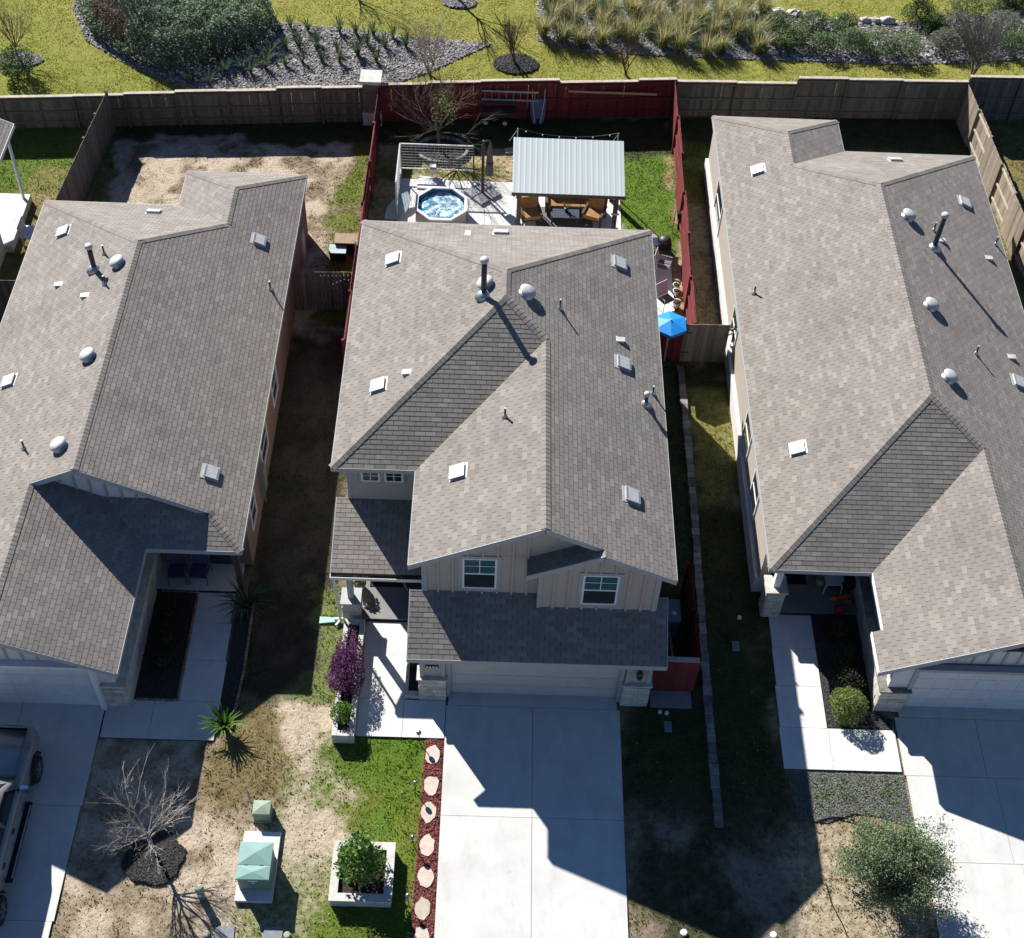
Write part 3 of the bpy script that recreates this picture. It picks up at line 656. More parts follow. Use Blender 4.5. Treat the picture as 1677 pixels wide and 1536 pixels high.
def garage_door(house, x0, x1, y, h, m, cols, trim):
    gd = MB().rng(x0, x1, y, y+.05, .0, h).build('garage_door', m, house)
    pw = (x1-x0)/cols; ph = h/4
    pm = proto('panel', MB().rng(.04, pw-.04, -.012, 0, .03, ph-.03), m).data
    for r in range(4):
        for c in range(cols): piece(pm, 'panel', gd, Matrix.Translation((x0+c*pw, y, r*ph)))
    tr = MB(); tr.rng(x0-.13, x0, y-.16, y+.04, 0, h+.12); tr.rng(x1, x1+.13, y-.16, y+.04, 0, h+.12); tr.rng(x0, x1, y-.16, y+.04, h, h+.12); tr.build('door_trim', trim, house)
garage_door(H1, 3.52, 8.30, -4.1, 2.13, 'garage_tan', 8, 'trim')
rnd = random.Random(5)
for (x0, x1) in ((2.62, 3.40), (8.42, 9.20)):
    MB().rng(x0+.04, x1-.02, -4.30, -4.0, 1.2, 2.5).build('pier_panel', 'siding_tan', H1)
    tr = MB(); tr.rng(x0+.04, x0+.15, -4.33, -4.301, 1.2, 2.5); tr.rng(x1-.13, x1-.02, -4.33, -4.301, 1.2, 2.5); tr.build('pier_trim', 'trim', H1)
    p_ = MB().rng(x0+.03, x1-.03, -4.36, -3.9, 0, 1.14).build('stone_pier', 'mortar', H1)
    stones(p_, x0, x1, -4.36, .02, 1.13, -1, rnd); stones(p_, -4.36, -3.9, x0+.03, .02, 1.13, -1, rnd, 'y'); stones(p_, -4.36, -3.9, x1-.03, .02, 1.13, 1, rnd, 'y')
    MB().rng(x0-.05, x1+.04, -4.44, -3.95, 1.14, 1.2).build('ledge', 'rock_pale', H1)
pq = MB().rng(2.82, 3.20, -4.32, -4.305, 1.66, 1.80).build('number_plaque', 'black', H1)
for i in range(4): MB().rng(2.845+i*.088, 2.845+i*.088+.055, -4.327, -4.321, 1.675, 1.745).build('digit', 'sticker_white', pq)
lm = MB(); lm.rng(8.78, 8.86, -4.34, -4.302, 1.72, 1.9); lm.lathe((8.82, -4.42, 1.62), [(.04, 0), (.09, .02), (.1, .2), (.07, .28), (.02, .3)], 10); lm.build('wall_lamp', 'dark_metal', H1, True)
# porch: front door, post on a plinth
dr = MB().rng(1.0, 1.92, .36, .42, .13, 2.15).build('front_door', 'door_brown', H1); MB().lathe((1.1, .33, 1.1), [(.035, 0), (.035, .05)], 8).build('handle', 'galv', dr)
ps_ = MB(); ps_.rng(.38, .55, -1.62, -1.45, 1.0, 2.52); ps_.build('porch_post', 'trim', H1)
pl_ = MB().rng(.24, .70, -1.76, -1.30, 0, .96).build('post_plinth', 'mortar', H1)
rnd = random.Random(15); stones(pl_, .24, .70, -1.76, .02, .95, -1, rnd, m='planter_white'); stones(pl_, -1.76, -1.30, .24, .02, .95, -1, rnd, 'y', m='planter_white'); stones(pl_, -1.76, -1.3, .70, .02, .95, 1, rnd, 'y', m='planter_white')
MB().rng(.17, .77, -1.83, -1.23, .96, 1.02).build('plinth_cap', 'trim', H1)
ds = MB(); ds.tube([(.06, -1.92, 2.46), (.06, -1.85, 2.3), (.10, -1.80, 1.0), (.12, -1.78, .12), (.0, -1.95, .06)], .04, 8); ds.build('downspout', 'trim_white', H1)
mt = MB().rng(.9, 1.9, -.55, .15, .135, .15); single('doormat', mt, 'doormat', 'dark doormat before the front door of the two storey house', 'doormat')
for px, py in ((644, 425), (620, 632)): box_vent(H1, A_['left'], px, py)
box_vent(H1, A_['wing'], 750, 774); box_vent(H1, A_['rear'], 820, 382)
for px, py in ((1014, 432), (1020, 596), (1034, 813)): box_vent(H1, A_['right'], px, py)
dome_vent(H1, A_['left'], 797, 467); dome_vent(H1, A_['right'], 861, 482)
pipe(H1, A_['left'], 792, 485, 1.35, .085, True); pipe(H1, A_['right'], 917, 506, .38); pipe(H1, A_['wing'], 827, 683, .36); pipe(H1, A_['right'], 1069, 645, .32); pipe(H1, A_['right'], 1057, 663, .40, .06, True)
hood_vent(H1, A_['left'], 667, 611); hood_vent(H1, A_['right'], 1015, 557); hood_vent(H1, A_['rear'], 766, 384)

# ------------------------------------------------------------------ the single-storey house on the left
E2, P2 = 2.6, .5
aR, aL, aB, aB2, aw, aF, ag_ = -2.65, -11.75, 14.02, 15.97, -7.0, -1.19, -.19
am = (aR-aL)/2; ax = aL+am; ww = (aR-aw)/2; axw = aR-ww; av = -5.40; axg = (aL+av)/2; aFg = -5.37; yw_ = .12; d_ = ag_-aF; D2 = yw_-aF
H2 = thing('single_storey_house', 'single storey house with white garage gable and brick side wall beside the bare dirt yard', 'house', (-7.2, 5, 0))
B_ = dict(
    rear2=Plane([(aw, aB2), (aR, aB2), (axw, aB2-ww)], (0, 1), E2, P2, aB2),
    right=Plane([(aR, aB2), (axw, aB2-ww), (axw, aB-ww), (ax, aB-am), (ax, ag_), (aR-d_, ag_), (aR, aF)], (1, 0), E2, P2, aR),
    wl=Plane([(aw, aB2), (axw, aB2-ww), (axw, aB-ww), (aw, aB)], (-1, 0), E2, P2, -aw),
    rear=Plane([(aL, aB), (ax, aB-am), (axw, aB-ww), (aw, aB)], (0, 1), E2, P2, aB),
    left=Plane([(aL, aB), (ax, aB-am), (ax, ag_), (axg, ag_), (axg, aFg), (aL, aFg)], (-1, 0), E2, P2, -aL),
    gar=Plane([(av, aFg), (axg, aFg), (axg, yw_), (av-D2, yw_), (av, aF)], (1, 0), E2, P2, av),
    porch=Plane([(av, aF), (aR, aF), (aR-D2, yw_), (av-D2, yw_)], (0, -1), E2, P2, -aF))
roof2 = deck(list(B_.values())).build('roof', 'underlay', H2)
shingles(roof2, list(B_.values()), 2)
rnd = random.Random(4); cp = MB(); n = {k: v.n for k, v in B_.items()}; zt = E2+P2*am; zw = E2+P2*ww; zgr = E2+P2*(av-axg)
caps(cp, (aw, aB2, E2), (axw, aB2-ww, zw), n['rear2'], n['wl'], rnd); caps(cp, (aR, aB2, E2), (axw, aB2-ww, zw), n['rear2'], n['right'], rnd)
caps(cp, (axw, aB-ww, zw), (axw, aB2-ww, zw), n['wl'], n['right'], rnd); caps(cp, (aL, aB, E2), (ax, aB-am, zt), n['left'], n['rear'], rnd)
caps(cp, (axw, aB-ww, zw), (ax, aB-am, zt), n['rear'], n['right'], rnd); caps(cp, (ax, ag_, zt), (ax, aB-am, zt), n['left'], n['right'], rnd)
caps(cp, (axg, aFg, zgr), (axg, ag_, zgr), n['left'], n['gar'], rnd); caps(cp, (aR, aF, E2), (aR-d_, ag_, E2+P2*d_), n['right'], n['porch'], rnd)
o = cp.build('ridge_cap', 'shingle', roof2); o['kind'] = 'stuff'
fb = MB()
board(fb, (aR, aF, E2), (aR, aB2, E2), (1, 0, 0)); board(fb, (aw, aB2, E2), (aR, aB2, E2), (0, 1, 0)); board(fb, (aw, aB, E2), (aw, aB2, E2), (-1, 0, 0)); board(fb, (aL, aB, E2), (aw, aB, E2), (0, 1, 0)); board(fb, (aL, aFg, E2), (aL, aB, E2), (-1, 0, 0))
board(fb, (av, aF, E2), (aR, aF, E2), (0, -1, 0)); board(fb, (av, aFg, E2), (av, aF, E2), (1, 0, 0)); board(fb, (axg, aFg, zgr), (av, aFg, E2), (0, -1, 0), .2); board(fb, (aL, aFg, E2), (axg, aFg, zgr), (0, -1, 0), .2)
board(fb, (ax, ag_, zt), (aR-d_, ag_, E2+P2*d_), (0, -1, 0), .2); board(fb, (axg, ag_, zgr), (ax, ag_, zt), (0, -1, 0), .2)
fb.build('fascia', 'trim', H2)
wl = MB(); wl.rng(aL+.4, aR-.12, .2, aB-.4, 0, E2-.02); wl.rng(aw+.4, aR-.121, aB-.4, aB2-.2, 0, E2-.02); W2 = wl.build('wall', 'brick_red', H2)
gw = MB(); gw.rng(aL+.4, av-.4, aFg+.55, .21, 0, E2+.1); gw.wall([(aL+.4, aFg+.55, E2+.1), (av-.4, aFg+.55, E2+.1), (axg, aFg+.55, zgr-.12)], (0, .2, 0)); gw.build('garage_wall', 'siding_white', H2)
xg0, xg1 = aR-D2, av-D2; zp = B_['porch'].z(0, yw_)
gg = MB(); gg.wall([(axg+.1, yw_+.02, zgr-.15), (xg1, yw_+.02, zp-.2), (xg0+.2, yw_+.02, zp-.2), (ax, yw_+.02, zt-.1), (ax-.3, yw_+.02, zt-.25)], (0, .12, 0)); GW = gg.build('gable_wall', 'siding_white', H2)
for i in range(1, 14):
    x = axg+.3+i*.42; zl = zp-.05 if x > xg1 else B_['gar'].z(x, 0); zt_ = E2+P2*min(x-aL, aR-x)-.2
    if zt_-zl > .08 and x < xg0: piece(bt, 'batten', GW, Matrix.Translation((x, yw_+.01, zl)) @ Matrix.Diagonal((1, 1, zt_-zl, 1)))
for i in range(15):
    x = av-.6-i*.42; zl = 2.3; zt_ = E2+P2*min(av-x, x-aL)-.2
    if x > -11: piece(bt, 'batten', GW, Matrix.Translation((x, aFg+.54, zl)) @ Matrix.Diagonal((1, 1, max(.1, zt_-zl), 1)))
for i in range(9): piece(bt, 'batten', GW, Matrix.Translation((av-.389, aFg+.9+i*.4, 1.22)) @ Matrix.Rotation(math.pi/2, 4, 'Z') @ Matrix.Diagonal((1, 1, 1.3, 1)))
garage_door(H2, -10.9, -6.35, aFg+.5, 2.13, 'garage_white', 8, 'trim_white')
rnd = random.Random(6)
wn_ = MB().rng(av-.80, av-.16, aFg+.5, .2, 0, 1.12).build('wainscot', 'mortar', H2)
MB().rng(av-.86, av-.09, aFg+.42, .2, 1.12, 1.19).build('ledge', 'rock_pale', H2)
stones(wn_, aFg+.5, .2, av-.16, .02, 1.1, 1, rnd, 'y'); stones(wn_, av-.82, av-.14, aFg+.5, .02, 1.1, -1, rnd)
MB().rng(-2.98, -2.82, -1.05, -.89, .1, 2.5).build('porch_post', 'wood_dark', H2)
fd = MB().rng(-4.2, -3.4, .14, .2, .11, 2.15).build('front_door', 'door_brown', H2)
side_window(H2, 6.0, 6.9, .95, 2.1, aR-.12, 1); side_window(H2, 3.3, 4.4, .95, 2.1, aR-.12, 1); side_window(H2, .9, 1.6, .95, 2.1, aR-.12, 1)
ms = MB(); ms.rng(aR-.12, aR+.06, 2.55, 2.9, .7, 1.75); eb = ms.build('electric_meter', 'galv', H2); MB().tube([(aR-.04, 2.7, .7), (aR-.04, 2.7, 0)], .03, 8).build('conduit', 'galv', eb)
for px, py, k in ((104, 380, 'left'), (252, 348, 'rear'), (15, 625, 'left'), (424, 394, 'right'), (345, 775, 'right')): box_vent(H2, B_[k], px, py)
for px, py in ((195, 432), (147, 585), (100, 732)): dome_vent(H2, B_['left'], px, py)
pipe(H2, B_['left'], 155, 442, .95, .085, True)
for px, py in ((171, 416), (172, 466), (40, 735)): pipe(H2, B_['left'], px, py, .36)
pipe(H2, B_['right'], 443, 474, .36)
for px, py in ((97, 467), (140, 485)): hood_vent(H2, B_['left'], px, py)

# ------------------------------------------------------------------ the single-storey house on the right
P3 = .485
cL, cR, cB, cB2, cw, cF, cv = 12.66, 22.51, 18.54, 20.48, 17.52, -1.22, 15.64
cm = (cR-cL)/2; cx = cL+cm; w3_ = (cw-cL)/2; cxw = cL+w3_; v3 = (cR-cv)/2; cxv = cv+v3; cG = -4.5
H3 = thing('single_storey_house', 'single storey house with sunlit tan brick side wall and round bush by its garage', 'house', (17.6, 7, 0))
C_ = dict(
    rear2=Plane([(cL, cB2), (cw, cB2), (cxw, cB2-w3_)], (0, 1), E2, P3, cB2),
    left=Plane([(cL, cF), (cx, cF+cm), (cx, cB-cm), (cxw, cB-w3_), (cxw, cB2-w3_), (cL, cB2)], (-1, 0), E2, P3, -cL),
    wr=Plane([(cw, cB2), (cxw, cB2-w3_), (cxw, cB-w3_), (cw, cB)], (1, 0), E2, P3, cw),
    rear=Plane([(cw, cB), (cxw, cB-w3_), (cx, cB-cm), (cR, cB)], (0, 1), E2, P3, cB),
    right=Plane([(cR, cB), (cx, cB-cm), (cx, cF+cm), (cxv, cF+v3), (cxv, cG), (cR, cG)], (1, 0), E2, P3, cR),
    front=Plane([(cL, cF), (cv, cF), (cxv, cF+v3), (cx, cF+cm)], (0, -1), E2, P3, -cF),
    gar=Plane([(cv, cF), (cxv, cF+v3), (cxv, cG), (cv-.28, cG), (cv-.28, -3.2), (cv, -3.2)], (-1, 0), E2, P3, -cv))
roof3 = deck(list(C_.values())).build('roof', 'underlay', H3)
shingles(roof3, list(C_.values()), 3)
rnd = random.Random(8); cp = MB(); n = {k: v.n for k, v in C_.items()}; zt = E2+P3*cm; zw = E2+P3*w3_; zv = E2+P3*v3
caps(cp, (cL, cB2, E2), (cxw, cB2-w3_, zw), n['rear2'], n['left'], rnd); caps(cp, (cw, cB2, E2), (cxw, cB2-w3_, zw), n['rear2'], n['wr'], rnd)
caps(cp, (cxw, cB-w3_, zw), (cxw, cB2-w3_, zw), n['wr'], n['left'], rnd); caps(cp, (cxw, cB-w3_, zw), (cx, cB-cm, zt), n['rear'], n['left'], rnd)
caps(cp, (cR, cB, E2), (cx, cB-cm, zt), n['rear'], n['right'], rnd); caps(cp, (cx, cF+cm, zt), (cx, cB-cm, zt), n['left'], n['right'], rnd)
caps(cp, (cL, cF, E2), (cx, cF+cm, zt), n['left'], n['front'], rnd); caps(cp, (cxv, cF+v3, zv), (cx, cF+cm, zt), n['front'], n['right'], rnd); caps(cp, (cxv, cG, zv), (cxv, cF+v3, zv), n['gar'], n['right'], rnd)
o = cp.build('ridge_cap', 'shingle', roof3); o['kind'] = 'stuff'
fb = MB(); zj = C_['gar'].z(cv-.28, 0)
board(fb, (cL, cF, E2), (cL, cB2, E2), (-1, 0, 0)); board(fb, (cL, cB2, E2), (cw, cB2, E2), (0, 1, 0)); board(fb, (cw, cB, E2), (cw, cB2, E2), (1, 0, 0)); board(fb, (cw, cB, E2), (cR, cB, E2), (0, 1, 0)); board(fb, (cR, cG, E2), (cR, cB, E2), (1, 0, 0))
board(fb, (cL, cF, E2), (cv, cF, E2), (0, -1, 0)); board(fb, (cv-.28, cG, zj), (cxv, cG, zv), (0, -1, 0), .2); board(fb, (cxv, cG, zv), (cR, cG, E2), (0, -1, 0), .2)
fb.build('fascia', 'trim', H3)
fw = MB(); board(fw, (cv, -3.2, E2), (cv, cF, E2), (-1, 0, 0)); board(fw, (cv-.28, cG, zj), (cv-.28, -3.2, zj), (-1, 0, 0)); fw.build('eave_board', 'trim_white', H3)
wl = MB(); wl.rng(cL+.08, cR-.4, 1.2, cB-.4, .72, E2-.06); wl.rng(cL+.081, cw-.4, cB-.4, cB2-.2, .72, E2-.06); wl.rng(cL+.08, cL+.4, -.2, 1.2, .72, E2-.06)
W3 = wl.build('wall', 'brick_tan', H3)
bs = MB(); bs.rng(cL-.04, cR-.38, 1.19, cB-.38, 0, .72); bs.rng(cL-.039, cw-.38, cB-.38, cB2-.18, 0, .72); bs.rng(cL-.04, cL+.42, -.2, 1.19, 0, .72); bs.build('wall_base', 'concrete_new', H3)
gw = MB(); gw.rng(cv+.35, cR-.4, cG+.5, 1.21, 0, E2+.1); gw.wall([(cv+.35, cG+.5, E2+.1), (cR-.4, cG+.5, E2+.1), (cxv, cG+.5, zv-.12)], (0, .2, 0)); G3 = gw.build('garage_wall', 'siding_white', H3)
for i in range(16):
    x = cv+.75+i*.42; zt_ = E2+P3*min(x-cv, cR-x)-.18
    if x < 22 : piece(bt, 'batten', G3, Matrix.Translation((x, cG+.49, 2.3)) @ Matrix.Diagonal((1, 1, max(.1, zt_-2.3), 1)))
gv = MB(); gv.rng(18.55, 19.6, cG+.44, cG+.5, 3.0, 3.45); gv_ = gv.build('gable_window', 'wood_dark', H3)
for k in range(2): MB().rng(18.61+k*.5, 18.61+k*.5+.43, cG+.432, cG+.44, 3.06, 3.39).build('pane', 'glass_dark', gv_)
garage_door(H3, 16.62, 21.4, cG+.4, 2.13, 'garage_white', 8, 'trim')
rnd = random.Random(9)
MB().rng(cv+.30, cv+.92, cG+.3, cG+.55, 1.2, 2.5).build('pier_panel', 'siding_white', H3)
wn_ = MB().rng(cv+.16, cv+.9, cG+.22, 1.2, 0, 1.12).build('wainscot', 'mortar', H3)
stones(wn_, cG+.22, 1.2, cv+.16, .02, 1.1, -1, rnd, 'y'); stones(wn_, cv+.13, cv+.92, cG+.22, .02, 1.1, -1, rnd)
MB().rng(cv+.06, cv+.98, cG+.13, 1.2, 1.12, 1.19).build('ledge', 'stone_grey', H3)
side_window(H3, 9.2, 10.3, 1.0, 2.15, cL+.08, -1); side_window(H3, 4.3, 5.4, 1.0, 2.15, cL+.08, -1); side_window(H3, 1.9, 2.9, 1.0, 2.15, cL+.08, -1); side_window(H3, 15.6, 17.2, .8, 2.15, cL+.08, -1)
cb = MB().rng(12.84, 13.34, -1.12, -.62, 0, 1.3).build('stone_column', 'mortar', H3)
stones(cb, 12.84, 13.34, -1.12, .02, 1.28, -1, rnd); stones(cb, -1.12, -.62, 12.84, .02, 1.28, -1, rnd, 'y'); stones(cb, -1.12, -.62, 13.34, .02, 1.28, 1, rnd, 'y')
MB().rng(12.76, 13.42, -1.2, -.54, 1.3, 1.37).build('column_cap', 'rock_pale', H3); MB().rng(12.99, 13.19, -.97, -.77, 1.37, 2.5).build('porch_post', 'trim_white', H3)
fd = MB().rng(13.2, 14.4, 1.13, 1.2, .11, 2.2).build('front_door', 'glass_dark', H3)
fr = MB(); fr.rng(13.08, 13.2, 1.1, 1.2, .11, 2.3); fr.rng(14.4, 14.52, 1.1, 1.2, .11, 2.3); fr.rng(13.2, 14.4, 1.1, 1.2, 2.2, 2.3); fr.build('door_frame', 'siding_white', H3)
MB().rng(14.52, 16.0, 1.12, 1.2, .11, 2.4).build('porch_wall', 'siding_white', H3)
for px, py, k in ((1241, 279, 'left'), (1466, 263, 'rear'), (1579, 332, 'right'), (1306, 735, 'left'), (1667, 626, 'right')): box_vent(H3, C_[k], px, py)
for px, py in ((1485, 356), (1522, 502), (1552, 620)): dome_vent(H3, C_['right'], px, py)
pipe(H3, C_['right'], 1529, 407, 1.4, .085, True)
for px, py in ((1529, 378), (1630, 401), (1598, 580)): pipe(H3, C_['right'], px, py, .36)
pipe(H3, C_['left'], 1235, 481, .36)
for px, py in ((1541, 394), (1618, 423), (1655, 585)): hood_vent(H3, C_['right'], px, py)

# ------------------------------------------------------------------ the corner of a house at the left edge
H4 = thing('single_storey_house', 'pale grey house corner with covered porch cut off by the left picture edge', 'house', (-15.6, 16, 0))
fx = at(22, 203, 2.7).x; fyr = at(22, 203, 2.7).y
D_ = dict(right=Plane([(fx, 6), (fx, fyr), (fx-4, fyr), (fx-4, 6)], (1, 0), 2.7, .45, fx))
roof4 = deck(list(D_.values())).build('roof', 'underlay', H4); shingles(roof4, list(D_.values()), 12, 60)
fb = MB(); board(fb, (fx, 6, 2.7), (fx, fyr, 2.7), (1, 0, 0)); board(fb, (fx-4, fyr, 4.5), (fx, fyr, 2.7), (0, 1, 0), .2); fb.build('fascia', 'trim_white', H4)
q1 = at(50, 318, .32); q0 = at(30, 368, .32)
MB().rng(fx-4, fx+.1, 4, q0.y-1.2, 0, 2.55).build('wall', 'siding_white', H4)
MB().rng(fx-3, q1.x, q0.y-1.2, q1.y, 0, .32).build('porch_base', 'concrete_new', H4)
MB().tube([(q1.x-.2, q1.y-.25, .32), (fx-.25, fyr-.3, 2.6)], .06, 10).build('porch_post', 'trim_white', H4)
# ------------------------------------------------------------------ fences
PKW = .14
def picket_set(m): return [proto('picket', MB().box((0, 0, .5), (PKW+.004, .018, 1), t=t), m).data for t in (.72, .82, .9, .96, 1.02, 1.08, 1.16, 1.26)]
PK = {m: picket_set(m) for m in ('wood_grey', 'wood_red', 'wood_light')}
def fence(name, label, A, B, panels, m, side=1, alt=False, cap='wood_cap', group=None, rail_m=None, drop=0.0, z0=-.05):
    """straight fence A-B in plan; panels = [(fraction end, height)]; rails on `side` (left of A-B = +1), alternating if alt"""
    A, B = Vector((A[0], A[1], 0)), Vector((B[0], B[1], 0)); d = B-A; L_ = d.length; d.normalize(); nrm = Vector((-d.y, d.x, 0)); rz = math.atan2(d.y, d.x)
    F = thing(name, label, 'fence', A, group); rnd = random.Random(int(abs(A.x*97+B.y*31))); f0 = 0.0
    post = proto('post', MB().box((0, 0, .5), (.09, .09, 1), t=.85), m).data
    for k, (f1, h) in enumerate(panels):
        a, b_ = f0*L_, f1*L_; f0 = f1; sd_ = side*(-1 if alt and k % 2 else 1)
        n_ = max(1, int(round((b_-a)/PKW))); st = (b_-a)/n_
        for i in range(n_):
            p = A+d*(a+st*(i+.5))+nrm*(-sd_*.03+rnd.uniform(-.003, .003))
            piece(rnd.choice(PK[m]), 'picket', F, Matrix.Translation((p.x, p.y, z0+rnd.uniform(-.012, .012))) @ Matrix.Rotation(rz+rnd.uniform(-.012, .012), 4, 'Z') @ Matrix.Rotation(rnd.uniform(-.006, .006), 4, 'Y') @ Matrix.Diagonal((st/PKW, 1, h-z0+(0 if cap else rnd.uniform(-.015, .01)), 1)))
        for zz in (.3, h*.52, h-.15):
            c = A+d*((a+b_)/2)+nrm*(sd_*.005); MB().box((c.x, c.y, zz), (b_-a-.01, .04, .09), rz).build('rail', rail_m or m, F)
        if cap:
            c = A+d*((a+b_)/2); MB().box((c.x, c.y, h+.02), (b_-a, .15, .035), rz).build('cap_board', cap, F)
        for q in ((a, b_) if k == len(panels)-1 else (a,)):
            c = A+d*q+nrm*(sd_*.035); piece(post, 'post', F, Matrix.Translation((c.x, c.y, 0)) @ Matrix.Rotation(rz, 4, 'Z') @ Matrix.Diagonal((1, 1, h-.02, 1)))
    return F
GR = 'boundary fences along the park lawn'
def rear(label, A, B, pan, m, cap='wood_cap'):
    """pan: (px left, px right, top py) measured in the photograph"""
    L_ = (Vector(B)-Vector(A)).length; out = []
    for (p0, p1, ty) in pan:
        xm_ = (p0+p1)/2; t = 0
        Y = A[1]
        for _ in range(4): X = aty(xm_, ty, Y); Y = A[1]+(B[1]-A[1])*(X.x-A[0])/(B[0]-A[0])
        X1 = aty(p1, ty, Y); out.append(((X1.x-A[0])/(B[0]-A[0]), max(1.5, X.z)))
    out[-1] = (1.0, out[-1][1])
    return fence('rear_fence', label, A, B, out, m, side=-1, cap=cap, group=GR)
FA, FB, FC, FD, FE = (-17.5, 21.35), (-1.25, 22.85), (-.5, 22.95), (11.55, 24.0), (23.7, 24.5)
rear('weathered grey picket fence behind the bare dirt yard, left of the masonry pillar', FA, FB, [(-40, 0, 163), (0, 118, 163), (118, 202, 156), (202, 286, 152.5), (286, 370, 149), (370, 453, 148), (453, 525, 143), (525, 597, 143)], 'wood_grey')
rear('dark red stained fence with hanging ladder behind the pavilion', FC, FD, [(622, 702, 138), (702, 787, 134.5), (787, 917, 131.5), (917, 1047, 134), (1047, 1103, 130)], 'wood_red')
rear('weathered dark picket fence behind the right house, right of the red fence', FD, FE, [(1103, 1207, 133.5), (1207, 1307, 136), (1307, 1390, 128), (1390, 1480, 130.5), (1480, 1572, 133)], 'wood_grey')
rear('short stretch of dark fence at the right picture edge, past the leaning side fence', FE, (29.5, 24.7), [(1572, 1677, 126), (1677, 1760, 127)], 'wood_grey')
GS = 'side fences between the lots'
def steps(n_, h, dz=0.0): return [((i+1)/n_, h+dz*i) for i in range(n_)]
a, b_ = at(189, 208), at(133, 332); d = (b_-a)
fence('side_fence', 'weathered fence running back between the bare dirt yard and the green yard at left', (a.x, a.y-.1), (a.x+d.x*1.6, a.y+d.y*1.6), steps(5, 1.85), 'wood_grey', side=-1, cap=None, group=GS)
a, b_ = at(632, 150, 1.75), at(563, 556, 1.8)
fence('side_fence', 'red fence along the shaded strip left of the hot tub', (-.52, 22.8), (b_.x, b_.y), steps(6, 1.83), 'wood_red', side=1, alt=True, cap=None, group=GS)
a, b_ = at(1103, 150, 1.8), at(1139, 528, 1.8)
fence('side_fence', 'sunlit red fence with stepped panels right of the pavilion lawn', (11.52, 23.9), (b_.x, b_.y), steps(6, 1.83), 'wood_red', side=1, alt=True, cap=None, group=GS)
a, b_ = at(1572, 140, 1.85), at(1677, 350, 1.85)
fence('side_fence', 'weathered alternating-panel fence with pale rails right of the right house', (23.68, 24.4), (b_.x+.15, b_.y-2.2), steps(6, 1.85), 'wood_light', side=1, alt=True, cap=None, rail_m='wood_cap', group=GS)
# gates
def gate(label, A, B, h, m, gap=0.0, skip=()):
    A, B = Vector((A[0], A[1], 0)), Vector((B[0], B[1], 0)); d = B-A; L_ = d.length; d.normalize(); rz = math.atan2(d.y, d.x)
    G = thing('gate', label, 'gate', A); n_ = int(round(L_/.14)); st = L_/n_; rnd = random.Random(int(L_*1000))
    for i in range(n_):
        if i in skip: continue
        p = A+d*(st*(i+.5)); piece(rnd.choice(PK[m]), 'picket', G, Matrix.Translation((p.x, p.y, -.02)) @ Matrix.Rotation(rz, 4, 'Z') @ Matrix.Diagonal(((st-gap)/PKW, 1, h+.02, 1)))
    for zz in (.3, h-.25):
        c = A+d*(L_/2); MB().box((c.x-d.y*-.03, c.y+.03, zz), (L_, .04, .09), rz).build('rail', m, G)
    MB().tube([A+d*.1+Vector((0, .04, .3)), A+d*(L_-.1)+Vector((0, .04, h-.3))], .035, 4).build('brace', m, G)
    for zz in (.45, h-.4): MB().box((A.x+d.x*.14, A.y+d.y*.14-.012, zz), (.28, .012, .05), rz).build('hinge', 'dark_metal', G)
    return G
g0 = at(500, 470); gate('dark slatted gate across the narrow alley left of the two storey house', (-3.0, 11.6), (-.66, 11.7), 1.8, 'wood_grey', gap=.03)
gate('dark red gate closing the passage right of the two storey house', (9.2, 9.7), (11.0, 9.66), 1.8, 'wood_red')
gate('weathered board gate with missing slats against the right house', (11.0, 9.65), (12.98, 9.7), 1.8, 'wood_light', skip=(11, 13))
fence('side_fence', 'low dark red fence at the front beside the garage pier', (9.3, -3.8), (10.55, -3.82), [(1.0, 1.68)], 'wood_red', side=1, cap='wood_cap', group=GS)
fence('side_fence', 'dark fence return hiding the wheeled bin beside the garage', (10.57, -3.7), (10.5, -.4), steps(2, 1.68), 'wood_red', side=1, cap=None, group=GS)
gate('grey board gate at the left edge between two houses', (-15.0, 10.6), (-11.6, 10.7), 1.8, 'wood_grey')
# masonry pillar
T = thing('masonry_pillar', 'brick fence pillar with white cap and stone foot where the fences meet', 'pillar', (-.87, 23.0, 0))
MB().rng(-1.25, -.49, 22.6, 23.35, 0, .62).build('foot', 'rock_pale', T); MB().rng(-1.2, -.54, 22.66, 23.3, .62, 2.0).build('shaft', 'brick_red', T); MB().rng(-1.3, -.44, 22.56, 23.4, 2.0, 2.14).build('cap', 'planter_white', T)
bk = proto('brick', MB().box((0, 0, 0), (.19, .02, .06)), 'brick_red').data
for r in range(17):
    for c in range(3):
        x = -1.2+.11+c*.215+(0 if r % 2 else .0)
        piece(bk, 'brick', T.children[1], Matrix.Translation((x+(.0 if r % 2 else .012), 22.655, .68+r*.078)))

# ------------------------------------------------------------------ stone curb between the lots
T = thing('stone_curb', 'long low curb of grey stone blocks between the two lots', 'curb', (11.0, .8, 0)); rnd = random.Random(31); y = 9.3; i = 0
while y > -7.8:
    L_ = rnd.uniform(.24, .42); x = 10.87+.13*math.sin(y*.35)*.3; mb = MB()
    mb.box((x+.15+rnd.uniform(-.012, .012), y-L_/2, .055), (.23+rnd.uniform(-.03, .03), L_-.014, .13+rnd.uniform(-.015, .02)), rnd.uniform(-.04, .04), t=rnd.uniform(.6, 1.5)); mb.build('block', 'stone_grey', T); y -= L_
EXCL.append(R4(10.8, 11.2, -7.9, 9.4))

